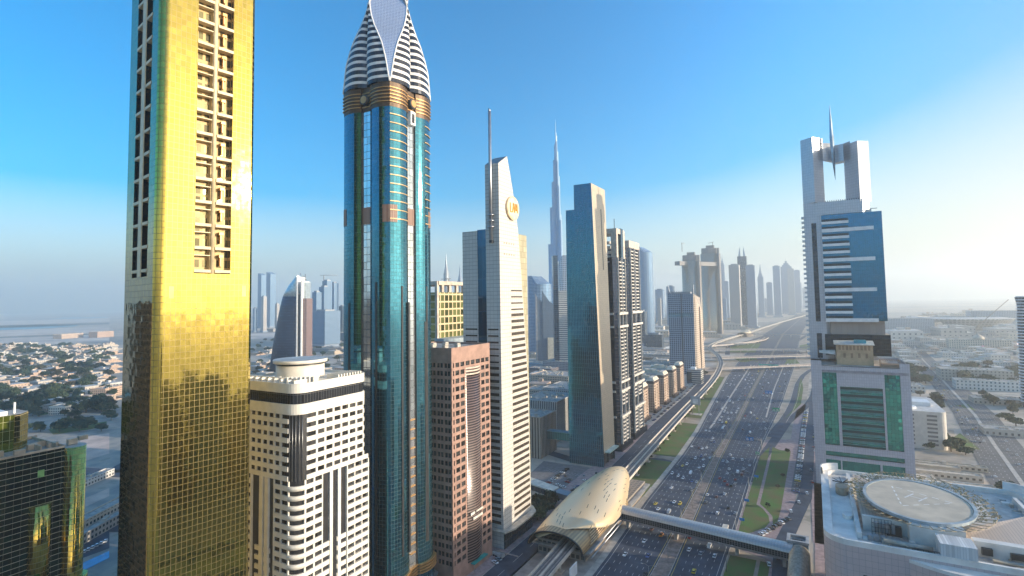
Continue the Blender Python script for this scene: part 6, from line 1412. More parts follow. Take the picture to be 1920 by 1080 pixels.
def hoarding():
    a = AD(1822, 1420); b = AD(1916, 1500); d = Vector((b[0]-a[0], b[1]-a[1])); L = d.length; d.normalize(); c = ((a[0]+b[0])/2, (a[1]+b[1])/2); org = (*c, 0)
    root = empty('hoarding', org, 'long pink and white banner hoarding in front of the sandy domed hall', 'hoarding'); n = 8; cs = [(.80, .76, .80), (.86, .20, .48), (.80, .70, .80), (.84, .30, .56), (.80, .76, .82), (.88, .18, .46), (.82, .66, .78), (.78, .80, .82)]
    for k in range(n): p = (a[0]+d.x*L*(k+.5)/n, a[1]+d.y*L*(k+.5)/n); m = MB(org); m.obox(p, d, L/n-.2, .6, 1, 10); m.build('banner_panel', plain('banner%d' % k, cs[k], .6), root)
hoarding()
X, Y = AD(1925, 700); org = (X, Y, 0); r_ = empty('balcony_tower', org, 'dark twisted tower with white balconies cut by the right edge', 'tower'); zt = zAt(X, Y, 557)
m = MB(org); m.loft([[(x, y, z) for x, y in ell(X, Y, 11+2*math.sin(z/30), 11, 12, z/60)] for z in range(0, int(zt), 12)]+[[(x, y, zt) for x, y in ell(X, Y, 12, 11, 12, zt/60)]], 0, True, False); m.build('facade', FS[3], r_)
for k in range(36): m = MB(org); z = 8+k*4; (m.prism(ell(X, Y, 12.4+2*math.sin(z/30), 12.2, 12, z/60), z, z+1.3, bot=True), m.build('balcony', white, r_)) if z < zt else None
# out of frame on the right: the towers across the road that the glass reflects
for (x, y, w_, l_, h, c) in ((96, 205, 36, 26, 62, (.52, .48, .42)), (100, 160, 36, 22, 96, (.24, .28, .30)), (92, 118, 30, 26, 74, (.52, .44, .34)), (96, 62, 44, 50, 118, (.45, .36, .28)), (140, 192, 30, 18, 70, (.40, .36, .30)), (134, 134, 30, 28, 86, (.30, .28, .26)), (60, 620, 10, 10, 8, (.5, .5, .5)), (150, 170, 40, 60, 30, (.5, .46, .4)), (230, 320, 60, 60, 26, (.5, .46, .4))):
    if h > 10: block(x, y, w_, l_, h, '%s block across the road, outside the picture to the right' % {62: 'beige', 70: 'greyish', 86: 'dark brown', 96: 'dark glass', 74: 'tan', 118: 'brown', 30: 'low pale', 26: 'low sandy'}[h], c, (.08, .10, .13), 3.4, 3.7, .6, .55)
def left_neighbour():
    x0, x1, y0, y1, zt = -329, -303, 22, 89, 152; org = (-295, 58, 0); root = empty('balcony_block', org, 'brown balcony tower outside the picture to the left, mirrored in the gold tower', 'tower')
    m = MB(org); m.box(x0, x1, y0, y1, 0, zt); m.build('wall', facade('brown_bal', (.20, .15, .11), (.03, .03, .03), 4.5, 3.8, .55, .5, grough=.3, gvar=.6), root)
    W = Wall((x1, y0), (0, 1), (1, 0))
    for k in range(38):
        m = MB(org); W.box(m, 50, 60, 4+k*3.9, 5.1+k*3.9, 0, 1.5); m.build('balcony', plain('bal_tan', (.36, .28, .2), .7), root)
        m = MB(org); W.box(m, 30, 42, 4+k*3.9, 5.1+k*3.9, 0, 1.5); m.build('balcony', plain('bal_tan', (.36, .28, .2), .7), root)
left_neighbour()
# ================================================================== VILLAS AND TREES
def villa_protos():
    out = []; rr = random.Random(5)
    for k, c in enumerate(((.56, .46, .35), (.62, .54, .44), (.56, .40, .29), (.52, .47, .41), (.46, .35, .27), (.66, .62, .55))):
        w_, l_, h = rr.uniform(14, 22), rr.uniform(14, 24), rr.choice((7, 7.5, 4.5, 8))
        root = empty('villa', (0, 0, -500), 'x', 'house', 'low villas of the suburb'); wm = facade('villa%d' % k, c, (.10, .10, .10), 3.4, 3.4, .32, .4, grough=.3)
        m = MB(); m.box(-w_/2, w_/2, -l_/2, l_/2, 0, h); m.box(-w_/2-5, -w_/2, -l_/4, l_/2, 0, h*.55); m.build('wall', wm, root)
        m = MB(); m.box(-w_/2+.5, w_/2-.5, -l_/2+.5, l_/2-.5, h, h+.15); m.box(-w_/2-4.6, -w_/2-.2, -l_/4+.4, l_/2-.4, h*.55, h*.55+.15); m.build('roof', plain('villa_roof%d' % (k % 3), ((.60, .56, .50), (.44, .34, .28), (.52, .50, .48))[k % 3], .9), root)
        m = MB(); m.box(-2, 2, l_/2-6, l_/2-2, h, h+2.4); m.build('stair_head', plain('vh%d' % k, c, .8), root)
        m = MB(); q = max(w_, l_)/2+6; m.box(-q, q, -q, -q+.4, 0, 2); m.box(-q, q, q-.4, q, 0, 2); m.box(-q, -q+.4, -q+.4, q-.4, 0, 2); m.box(q-.4, q, -q+.4, q-.4, 0, 2); m.build('garden_wall', plain('vh%d' % k, c, .8), root)
        out.append(root)
    return out
def leaf_mat(name, c):
    if name in MC: return MC[name]
    m, t, b = _new(name); f = noise(t, .9, 3); t.links.new(mixc(t, ramp(t, f, .35, .65), tuple(q*.65 for q in c), tuple(q*1.4 for q in c)), b.inputs['Base Color']); b.inputs['Roughness'].default_value = .8; MC[name] = m; return m
def tree_proto(kind, c, seed, w_, h):
    rr = random.Random(seed); root = empty('tree', (0, 0, -500), 'x', 'tree', 'trees'); m = MB()
    m.tube([(0, 0, 0), (.1, .1, h*.4), (.3, 0, h*.62)], [.45, .32, .16], 7)
    tips = []
    for k in range(6): a = k*1.05+rr.random(); e = (math.cos(a)*w_*.32, math.sin(a)*w_*.32, h*rr.uniform(.5, .75)); m.tube([(.1, .05, h*.32), (e[0]*.5, e[1]*.5, h*.48), e], [.2, .13, .05], 5); tips.append(e)
    m.build('trunk', plain('bark', (.12, .085, .055), .9), root)
    m = MB(); cl = [(t_[0]*rr.uniform(.8, 1.3), t_[1]*rr.uniform(.8, 1.3), t_[2]+rr.uniform(-.6, 1.0), rr.uniform(.18, .28)*w_) for t_ in tips]+[(rr.uniform(-.2, .2)*w_, rr.uniform(-.2, .2)*w_, h*rr.uniform(.62, .88), rr.uniform(.16, .26)*w_) for _ in range(6)]
    for (x, y, z, r_) in cl:
        for _ in range(70):
            v = Vector((rr.gauss(0, 1), rr.gauss(0, 1), rr.gauss(0, 1))); v.normalize(); v *= r_*rr.uniform(.45, 1.08); p = Vector((x, y, z))+Vector((v.x, v.y, v.z*.75)); s_ = rr.uniform(.35, .75)*w_/9
            a = Vector((rr.uniform(-1, 1), rr.uniform(-1, 1), rr.uniform(-.7, .7))).normalized()*s_; b = a.orthogonal().normalized()*s_*.8
            m.face([tuple(p-a-b), tuple(p+a-b), tuple(p+a*.9+b), tuple(p-a*.7+b)])
    m.build('crown', leaf_mat('leaf%s' % kind, c), root); return root
VPS = villa_protos()
TPS = [tree_proto('a', (.035, .06, .03), 1, 10, 8.5), tree_proto('b', (.05, .075, .03), 2, 12, 8), tree_proto('c', (.06, .06, .035), 3, 9, 9), tree_proto('d', (.03, .055, .032), 4, 13, 10)]
vnames = ['sand', 'cream', 'tan-pink', 'pale grey', 'brown', 'white']; tnames = ['dark green', 'olive green', 'brownish green', 'deep green broad']
def zone_left(px, py):
    if px > 660: return 'between the towers'
    if px > 480: return 'in the gap right of the gold tower'
    b = 'far back near the pale desert strips' if py < 670 else ('in the middle of the suburb' if py < 720 else 'close behind the green block')
    return b+', left of the gold tower'
rr = random.Random(21); pts = []; used = set()
def place(proto_list, names, what, px, py, smin, smax, zone, grp, ctr=[0]):
    X, Y = G(px, py); k = rr.randrange(len(proto_list)); s = rr.uniform(smin, smax)
    q = proto_list[k]; lab = '%s %s %s' % (names[k], what, zone)
    if k in used_p[what]: o = dup(q, (X, Y, 0), rr.uniform(0, 6.28) if what == 'tree' else R(rr.choice((10, 100, 190, 280))+rr.uniform(-6, 6)), lab, grp, (s, s, s*rr.uniform(.85, 1.15)))
    else: used_p[what].add(k); o = q; o.location = (X, Y, 0); o['label'] = lab; o['group'] = grp; o.scale = (s, s, s)
    return o
used_p = {'villa': set(), 'tree': set()}
occ = []
def free(X, Y, d):
    for a, b, c in occ:
        if (a-X)**2+(b-Y)**2 < (c+d)**2: return False
    occ.append((X, Y, d)); return True
def scatter(proto, names, what, n, xr, yr, smin, smax, zf, grp, d, pw=1.0, avoid=None):
    c = 0; tries = 0
    while c < n and tries < n*30:
        tries += 1; px = rr.uniform(*xr); py = yr[0]+(yr[1]-yr[0])*rr.random()**pw
        if avoid and avoid(px, py): continue
        X, Y = G(px, py)
        if not free(X, Y, d): continue
        place(proto, names, what, px, py, smin, smax, zf(px, py), grp); c += 1
gv = 'low villas of the suburb'; gt = 'trees of the suburb'
scatter(VPS, vnames, 'villa', 185, (-40, 212), (648, 735), .9, 1.5, zone_left, gv, 13, 1.0)
scatter(VPS, vnames, 'villa', 14, (-40, 212), (735, 770), .9, 1.3, zone_left, gv, 15)
scatter(VPS, vnames, 'villa', 50, (470, 660), (640, 715), .9, 1.4, zone_left, gv, 13)
scatter(TPS, tnames, 'tree', 150, (-40, 212), (690, 775), 1.0, 1.9, zone_left, gt, 4, .9)
scatter(TPS, tnames, 'tree', 100, (-40, 212), (648, 700), 1.2, 2.1, zone_left, gt, 6)
scatter(TPS, tnames, 'tree', 26, (-40, 212), (765, 815), .9, 1.5, zone_left, gt, 5)
scatter(TPS, tnames, 'tree', 40, (470, 660), (640, 715), 1.0, 1.8, zone_left, gt, 6)
zr_ = lambda px, py: 'among the low buildings right of the frame tower'+(', beyond the avenue' if py < 760 else ', near the avenue')
inroad = lambda px, py: abs(G(px, py)[0]-interp([(p[1], p[0]) for p in RR], G(px, py)[1])) < 26
scatter(TPS, tnames, 'tree', 46, (1700, 1930), (690, 730), 1.2, 2.0, zr_, 'trees right of the frame tower', 6, avoid=inroad)
scatter(TPS, tnames, 'tree', 24, (1720, 1930), (740, 860), .8, 1.4, zr_, 'trees right of the frame tower', 5, avoid=inroad)
scatter(VPS, vnames, 'villa', 60, (1680, 1930), (640, 720), 1.0, 1.8, zr_, 'low buildings right of the frame tower', 16, avoid=inroad)
scatter(VPS, vnames, 'villa', 40, (1690, 1930), (590, 640), 2.2, 4.5, lambda px, py: 'faint in the haze beyond the stadium', 'hazy buildings beyond the stadium', 60)
scatter(VPS, vnames, 'villa', 60, (1000, 1250), (640, 740), 1.0, 1.8, lambda px, py: 'behind the emblem tower and the teal slab', 'low buildings behind the towers', 16, avoid=lambda px, py: G(px, py)[0] > -300)
scatter(VPS, vnames, 'villa', 60, (1000, 1470), (592, 640), 2.0, 4.0, lambda px, py: 'far left of the highway among the distant towers', 'distant low buildings of the city', 60, avoid=lambda px, py: G(px, py)[0] > -330)
for (px, py, lab) in ((1000, 965, 'dark green tree between the pale tapering tower and the station'), (1012, 950, 'dark tree under the covered link, left of the station'), (1022, 968, 'olive tree nearest the station shell'), (1035, 948, 'dense dark tree beside the station concourse'), (1008, 975, 'low dark tree at the curved canopy of the pale tower'), (1905, 940, 'brownish tree beyond the helipad at the right edge'), (1890, 930, 'second brownish tree beyond the helipad'), (1735, 575+120, 'dark tree beside the cross street'), (1316, 700, 'dark tree at the foot of the grid tower'), (1322, 704, 'round green shrub tree at the foot of the grid tower')):
    X, Y = G(px, py); o = dup(TPS[rr.randrange(4)], (X, Y, 0), rr.uniform(0, 6), lab, 'street trees', (1, 1, 1))
# ================================================================== VEHICLES
def carmats(name, c): return plain('car_'+name, c, .3, metal=.15, var=.03)
CCOL = {'white': (.86, .87, .88), 'silver': (.42, .44, .46), 'black': (.02, .02, .022), 'grey': (.16, .17, .18), 'red': (.40, .03, .02), 'yellow': (.75, .55, .05), 'blue': (.06, .12, .32), 'orange': (.70, .25, .03), 'brown': (.20, .08, .05)}
cglass = plain('car_glass', (.02, .025, .03), .08, var=.02); tyre = plain('tyre', (.02, .02, .02), .8); lampm = plain('car_lamp', (.75, .72, .65), .2)
def car_mesh(m, kind):
    if kind == 'van': prof = [(-2.7, .45), (-2.7, 2.0), (-2.5, 2.2), (1.5, 2.2), (2.1, 1.35), (2.7, 1.1), (2.7, .45)]
    elif kind == 'suv': prof = [(-2.35, .45), (-2.35, 1.1), (-2.2, 1.15), (1.0, 1.12), (2.3, 1.0), (2.4, .45)]
    else: prof = [(-2.25, .4), (-2.25, .9), (-2.1, .98), (.9, .98), (2.15, .82), (2.3, .4)]
    n = len(prof); W_ = .92
    L = [(-W_, y, z) for y, z in prof]; Rr = [(W_, y, z) for y, z in prof]
    m.face(L); m.face(Rr[::-1])
    for i in range(n): j = (i+1) % n; m.face([L[j], L[i], Rr[i], Rr[j]])
def cabin(m, kind, mi=0):
    if kind == 'van': m.box(-.93, .93, -.2, 1.4, 1.45, 2.0, mi); return
    z0, z1 = (1.12, 1.72) if kind == 'suv' else (.97, 1.42); a, b, c, d = (-2.2, -1.9, .3, 1.0) if kind == 'suv' else (-1.75, -1.1, .2, .95)
    B = [(-.86, a, z0), (.86, a, z0), (.86, d, z0), (-.86, d, z0)]; T_ = [(-.68, b, z1), (.68, b, z1), (.68, c, z1), (-.68, c, z1)]
    for i in range(4): j = (i+1) % 4; m.face([B[i], B[j], T_[j], T_[i]], None, mi)
    m.face([(p[0], p[1], p[2]+.0) for p in T_], None, mi+1)
wm_ = MB(); wm_.tube([(-.1, 0, .33), (.12, 0, .33)], .33, 10); WHL = wm_.build('wheel', tyre); wme = WHL.data; bpy.data.objects.remove(WHL)
_cm = {}
def near_car(col, kind, loc, rz, lab, grp):
    root = empty('taxi' if col == 'yellow' else ('van' if kind == 'van' else 'car'), loc, lab, 'taxi' if col == 'yellow' else ('van' if kind == 'van' else 'car'), grp, rz)
    key = (col, kind)
    if key not in _cm:
        a = MB(); car_mesh(a, kind); o1 = a.build('body', carmats(col, CCOL[col])); b = MB(); cabin(b, kind); o2 = b.build('cabin', [cglass, carmats(col, CCOL[col])]); c = MB(); c.box(-.8, -.5, 2.2, 2.32, .6, .75); c.box(.5, .8, 2.2, 2.32, .6, .75); o3 = c.build('headlights', lampm)
        _cm[key] = (o1.data, o2.data, o3.data); [bpy.data.objects.remove(q) for q in (o1, o2, o3)]
    for nm, me in zip(('body', 'cabin'), _cm[key][:2]): o = bpy.data.objects.new(nm, me); COL.objects.link(o); o.parent = root
    for (x, y) in ((-.85, -1.4), (.8, -1.4), (-.85, 1.4), (.8, 1.4)): o = bpy.data.objects.new('wheel', wme); COL.objects.link(o); o.parent = root; o.location = (x, y, 0)
    for x in (-.65, .65):
        if 'hl' not in _cm: c = MB(); c.box(-.15, .15, -.05, .06, -.07, .08); oo = c.build('headlight', lampm); _cm['hl'] = oo.data; bpy.data.objects.remove(oo)
        o = bpy.data.objects.new('headlight', _cm['hl']); COL.objects.link(o); o.parent = root; o.location = (x, 2.28, .68)
    return root
_fm = {}
def far_car(col, kind, loc, rz, lab, grp):
    key = (col, kind)
    if key not in _fm:
        m = MB(); car_mesh(m, kind); k0 = len(m.mi); cabin(m, kind, 1); m.mi = [0]*k0+[1 if q == 1 else 0 for q in m.mi[k0:]]
        o = m.build('car', [carmats(col, CCOL[col]), cglass]); _fm[key] = o.data; bpy.data.objects.remove(o)
    nm = 'taxi' if col == 'yellow' else ('van' if kind == 'van' else 'car')
    o = bpy.data.objects.new(nm, _fm[key]); COL.objects.link(o); o.location = loc; o.rotation_euler.z = rz; tag(o, lab, nm, grp); return o
GH = 'vehicles driving on the highway'; ORD = ['innermost', 'second', 'third', 'fourth', 'fifth', 'sixth', 'outermost']
taken = []
def car_at(X, Y, col, kind='saloon', rz=None, lab=None, grp=GH, near=None):
    for a, b in taken:
        if abs(a-X) < 2.3 and abs(b-Y) < 6.5: return None
    taken.append((X, Y)); left = X < -78
    if rz is None: rz = math.pi if left else 0
    f = near_car if (math.hypot(X, Y) < 480 if near is None else near) else far_car
    o = f(col, kind, (X, Y, .05), rz, lab, grp); nice = {'saloon': 'saloon car', 'suv': 'four-wheel drive', 'van': 'van'}[kind]
    return o
def hw_label(X, Y, col, kind):
    left = X < interp(ML, Y)+3; a = interp(ML, Y) if left else interp(MR, Y); k = int(abs(X-a)//4.2); nice = {'saloon': 'saloon', 'suv': 'four-wheel drive', 'van': 'van'}[kind]
    if col == 'yellow': nice = 'taxi'
    z = 'this side of the footbridge' if Y < 345 else 'just beyond the footbridge' if Y < 420 else 'beside the green verge' if Y < 520 else 'before the first blue gantry' if Y < 590 else 'between the blue gantries' if Y < 880 else 'near the wide green gantry sign' if Y < 1230 else 'beyond the flyovers'
    return '%s %s, %s lane from the median, %s half, %s' % (col, nice, ORD[min(k, 6)], 'left' if left else 'right', z)
NEAR = [(1288, 870, 'white', 'suv'), (1272, 892, 'white', 'suv'), (1281, 896, 'white', 'suv'), (1295, 887, 'white', 'van'), (1316, 882, 'black', 'saloon'), (1311, 876, 'white', 'saloon'), (1304, 859, 'white', 'suv'), (1259, 914, 'white', 'saloon'), (1275, 944, 'yellow', 'suv'), (1229, 944, 'yellow', 'saloon'), (1234, 954, 'white', 'saloon'), (1264, 941, 'white', 'saloon'), (1297, 919, 'grey', 'saloon'), (1298, 902, 'blue', 'saloon'), (1306, 903, 'silver', 'saloon'), (1222, 992, 'brown', 'saloon'), (1240, 1003, 'orange', 'suv'), (1208, 1014, 'white', 'saloon'), (1172, 1039, 'white', 'saloon'), (1215, 1042, 'blue', 'saloon'), (1289, 1006, 'red', 'saloon'), (1328, 1011, 'orange', 'saloon'), (1292, 1030, 'white', 'saloon'), (1314, 1037, 'silver', 'saloon'), (1330, 1024, 'white', 'van'), (1340, 1042, 'white', 'suv'), (1301, 1071, 'yellow', 'suv'), (1211, 1076, 'black', 'saloon'), (1356, 864, 'white', 'saloon'), (1392, 862, 'white', 'suv'), (1349, 881, 'silver', 'saloon'), (1350, 896, 'red', 'saloon'), (1364, 887, 'white', 'saloon'), (1374, 889, 'grey', 'saloon'), (1371, 910, 'black', 'suv'), (1378, 906, 'silver', 'saloon'), (1364, 908, 'red', 'saloon'), (1325, 927, 'white', 'saloon'), (1343, 931, 'brown', 'saloon'), (1359, 926, 'white', 'saloon'), (1323, 941, 'grey', 'saloon'), (1345, 962, 'white', 'suv'), (1379, 962, 'silver', 'saloon'), (1406, 872, 'white', 'saloon'), (1402, 886, 'grey', 'saloon'), (1334, 858, 'white', 'saloon'), (1323, 852, 'silver', 'saloon'), (1347, 849, 'black', 'saloon'), (1254, 960, 'silver', 'van'), (1366, 951, 'black', 'saloon')]
for (px, py, c, k) in NEAR:
    X, Y = G(px, py, .7); left = X < -78
    if left: lo, hi = interp(LE, Y)+3, interp(ML, Y)-2.5
    else: lo, hi = interp(MR, Y)+2.5, interp(RE, Y)-3
    X = min(max(X, lo), hi); car_at(X, Y, c, k, None, hw_label(X, Y, c, k))
cols = ['white']*13+['silver']*4+['grey']+['black']*2+['red', 'brown', 'blue', 'yellow']
n = 0; tries = 0
while n < 185 and tries < 6000:
    tries += 1; left = rr.random() < .62; Y = 470+(1300-470)*rr.random()**1.25 if left else 470+900*rr.random()
    if left and 480 < Y < 760 and rr.random() < .2: pass
    A, B = (LE, ML) if left else (MR, RE); a = interp(A, Y)+2; b = interp(B, Y)-2; L = 7; k = rr.randrange(L)
    if left and 520 < Y < 800 and k < 3 and rr.random() < .6: continue
    X = a+(b-a)*(k+.5)/L; c = rr.choice(cols); kd = rr.choice(['saloon', 'saloon', 'suv', 'van'] if rr.random() < .5 else ['saloon', 'suv'])
    if car_at(X, Y, c, kd, None, hw_label(X, Y, c, kd), near=Y < 560): n += 1
GPk = 'cars parked in a long row beside the right service road'
y = 470; k = 0
while y < 800:
    c = rr.choice(cols); X = interp([(470, -17), (560, -15.8), (700, -14.6), (800, -13)], y)
    if rr.random() < .9: taken.append((X, y)); far_car(c, 'saloon', (X, y, .08), R(70), '%s car parked in the long row right of the grass verge, %s' % (c, 'nearer end' if y < 560 else 'middle of the row' if y < 680 else 'far end'), GPk)
    y += 4.6
for k in range(9):
    X, Y = G(1428+k*6.2, 1003-k*3.6); c = ['white', 'white', 'silver', 'black', 'grey', 'black', 'white', 'black', 'grey'][k]; near_car(c, 'saloon' if k % 2 else 'suv', (X, Y, .06), R(40), '%s car, number %s from the left in the slanted row behind the footbridge' % (c, 'one two three four five six seven eight nine'.split()[k]), 'cars parked in the slanted row')
for (px, py, c, lab) in ((1513, 926, 'white', 'white car waiting on the plaza edge left of the helipad building'), (1498, 943, 'white', 'white car on the right service road beside the plaza'), (1483, 960, 'white', 'cream-white taxi on the bend of the right service road'), (1442, 1060, 'white', 'white car on the service road below the footbridge'), (1459, 1048, 'black', 'black pick-up parked beside the tan stair hall'), (1520, 883, 'silver', 'silver car parked by the podium foot'), (1523, 905, 'red', 'red covered car beside the podium foot')):
    X, Y = G(px, py); near_car(c, 'suv', (X, Y, .08), R(10), lab, 'cars around the plaza')
for k in range(20):
    y = 600+k*14; c = rr.choice(cols); far_car(c, 'saloon', (interp([(600, -4), (900, 1)], y)+rr.uniform(-1, 1), y, .08), rr.choice((0, 1.2)), '%s car along the right kerb of the service road, %s' % (c, 'near the podium' if y < 720 else 'further out'), 'cars on the right service road')
for k in range(58):
    y = 655+k*6.6; c = rr.choice(['white', 'blue', 'silver', 'black', 'grey', 'black', 'white']); x = interp(SV, y)-9.5-(0 if k % 3 else 7)
    far_car(c, 'saloon', (x, y, .1), R(65), '%s car parked at the foot of the brown apartment blocks, %s' % (c, 'nearest blocks' if y < 760 else 'middle blocks' if y < 900 else 'farthest blocks'), 'cars parked before the brown blocks')
lot = [(1118, 888, 'black'), (1095, 893, 'silver'), (1060, 893, 'black'), (1058, 884, 'grey')]
for k in range(9): lot.append((1028+k*4.4, 906-k*3.2, ['red', 'white', 'white', 'silver', 'black', 'grey', 'white', 'black', 'black'][k]))
lot += [(1064, 905, 'red'), (1068, 900, 'grey'), (1097, 902, 'white'), (1046, 910, 'white'), (1056, 914, 'white'), (1075, 921, 'black'), (1080, 917, 'silver'), (1085, 913, 'blue'), (1072, 925, 'grey')]
for i, (px, py, c) in enumerate(lot):
    X, Y = G(px, py); near_car(c, 'saloon', (X, Y, .06), R(78 if i > 3 else 20), '%s car in the car park left of the gold station, %s' % (c, 'in the back row' if py < 897 else 'in the front row' if py > 908 else 'in the middle row'), 'cars in the station car park')
for k in range(60):
    y = 700+rr.random()**1.3*560; c = rr.choice(cols); o_ = rr.choice((-16.5, -13, -9.5, -6)); x = interp([(p[1], p[0]) for p in RR], y)+o_
    if car_at(x, y, c, 'saloon', R(-14), '%s car queueing on the avenue right of the frame tower, %s' % (c, 'near the junction' if y < 850 else 'far back in the queue'), 'cars queueing on the avenue', near=False): pass
for k in range(16):
    y = 500+rr.random()*240; c = rr.choice(cols); x = interp([(p[1], p[0]) for p in RR], y)+rr.choice((-14, 8, 12, 16)); car_at(x, y, c, 'saloon', R(-8), '%s car on the near stretch of the avenue' % c, 'cars on the near avenue', near=False)
for k in range(46):
    y = rr.uniform(415, 1060); L_ = rr.random() < .6; x = (interp(VL, y)+rr.uniform(7, 12)) if L_ else rr.uniform(-38, -27)
    if not L_ and y > 590: continue
    o = dup(TPS[rr.randrange(4)], (x, y, 0), rr.uniform(0, 6), '%s %s' % ('small shrub on the grass verge under the viaduct', 'near the station' if y < 600 else 'far from the station') if L_ else 'small shrub on the grass verge right of the highway', 'shrubs on the highway verges', (.32, .32, .38)); o['category'] = 'shrub'; o.name = 'shrub'
# ================================================================== LAMPS, SIGNS, SMALL THINGS
lpm = plain('lamp_post', (.34, .34, .33), .5, metal=.4)
def lamp_proto():
    r_ = empty('street_lamp', (0, 0, -500), 'x', 'street lamp', 'tall double lamps along the median'); m = MB(); m.tube([(0, 0, 0), (0, 0, 14)], [.2, .1], 7); m.build('pole', lpm, r_)
    for s_ in (-1, 1):
        m = MB(); m.tube([(0, 0, 13.8), (s_*1.8, 0, 14.6), (s_*2.9, 0, 14.5)], .07, 5); a = m.build('arm', lpm, r_); m = MB(); m.box(min(s_*2.8, s_*4), max(s_*2.8, s_*4), -.2, .2, 14.38, 14.58); m.build('lamp_head', plain('lamp_head', (.5, .5, .48), .4), a)
    return r_
lp = lamp_proto(); firstl = True
for i, y in enumerate(range(235, 1250, 42)):
    for who in ('median', 'verge'):
        if who == 'verge' and not 240 < y < 700: continue
        x = (interp(ML, y)+interp(MR, y))/2 if who == 'median' else interp(RE, y)+2.2
        lab = 'tall %s lamp %s, %s' % ('double' , 'on the highway median' if who == 'median' else 'on the right verge', 'this side of the footbridge' if y < 345 else 'before the blue gantry sign' if y < 590 else 'between the gantry signs' if y < 900 else 'near the flyovers')
        if firstl: lp.location = (x, y, .1); lp['label'] = lab; firstl = False
        else: dup(lp, (x, y, .1), 0, lab, 'tall double lamps along the highway')
lp['group'] = 'tall double lamps along the highway'
def text(body, size, loc, mat, parent, rz=0, nm='lettering'):
    cu = bpy.data.curves.new(nm, 'FONT'); cu.body = body; cu.size = size; cu.align_x = 'CENTER'; cu.align_y = 'CENTER'; cu.extrude = .02
    o = bpy.data.objects.new(nm, cu); dg = bpy.context.evaluated_depsgraph_get(); COL.objects.link(o); bpy.context.view_layer.update()
    me = bpy.data.meshes.new_from_object(o.evaluated_get(bpy.context.evaluated_depsgraph_get())); bpy.data.objects.remove(o); me.name = nm
    if not me.materials: me.materials.append(mat)
    else: me.materials[0] = mat
    o = bpy.data.objects.new(nm, me); COL.objects.link(o); o.parent = parent; o.location = loc; o.rotation_euler = (R(90), 0, rz); return o
def gantry(x0, x1, y, px0, px1, col, lab, zc=8.0, h=3.6):
    org = ((x0+x1)/2, y, 0); r_ = empty('gantry_sign', org, lab, 'road sign', 'signs over the highway'); m = MB(org); m.tube([(x0, y, 0), (x0, y, zc+1)], .3, 7)
    if abs(x1-x0) > 14: m.tube([(x1, y, 0), (x1, y, zc+1)], .3, 7)
    m.tube([(x0, y, zc), (x1, y, zc)], .22, 6); m.tube([(x0, y, zc+1), (x1, y, zc+1)], .16, 6); m.build('gantry', lpm, r_)
    m = MB(org); m.box(px0, px1, y-.35, y-.2, zc-h/2+.4, zc+h/2+.4); b = m.build('sign_board', plain('sign_'+col, {'blue': (.01, .22, .58), 'green': (.0, .36, .17), 'teal': (.02, .46, .36)}[col], .4), r_)
    wm = plain('sign_text', (.85, .85, .85), .5); m = MB(org); n = max(2, int((px1-px0)/3.2))
    for k in range(n):
        u = px0+(px1-px0)*(k+.12)/n; v = px0+(px1-px0)*(k+.82)/n
        for q in range(2): m.box(u, v-(.5 if q else 0), y-.39, y-.36, zc-h/2+.9+q*1.4, zc-h/2+1.5+q*1.4)
    m.build('sign_lettering', wm, b)
gantry(-50, -62, 588, -64, -57, 'blue', 'nearest blue sign over the right half of the highway')
gantry(-43, -62, 884, -67, -58, 'blue', 'farther blue sign over the right half of the highway', 8, 4.4)
gantry(-38, -50, 758, -50, -42, 'green', 'bright green sign over the slip road split', 7, 4.4)
gantry(-104, -62, 1228, -103, -66, 'teal', 'wide teal green sign across the highway at the first flyover', 7.5, 5)
gantry(-49, -52, 548, -52, -48.5, 'green', 'small green sign at the right road edge near the first blue gantry', 5, 3)
for (px, py, lab) in ((1418, 893, 'small blue sign on the verge beyond the footbridge, farthest of three'), (1400, 938, 'small blue sign on the right road edge, middle of three'), (1391, 974, 'small blue sign on the right road edge, nearest the footbridge')):
    X, Y = G(px, py, 3); r_ = empty('road_sign', (X, Y, 0), lab, 'road sign'); m = MB(); m.tube([(0, 0, 0), (0, 0, 3)], .1, 6); m.build('post', lpm, r_); m = MB(); m.box(-1.6, 1.6, -.1, .1, 2.2, 4); m.build('sign_board', plain('sign_blue', (.01, .22, .58), .4), r_)
X, Y = -137, 722; r_ = empty('billboard', (X, Y, 0), 'grey billboard on two tall posts between the viaduct and the highway', 'billboard')
for s_ in (-4, 4): m = MB(); m.tube([(s_, 0, 0), (s_, 0, 14)], .4, 8); m.build('post', lpm, r_)
m = MB(); m.box(-6, 6, -.5, .5, 12, 23); b = m.build('panel', plain('bill_grey', (.30, .36, .40), .5), r_); m = MB(); m.box(-3.4, 3.4, -.62, -.52, 13.5, 20); m.build('poster', plain('bill_pale', (.62, .68, .70), .5), b)
m = MB(); m.box(-7, 7, -6, 6, 0, .6); m.build('base', concr2, r_)
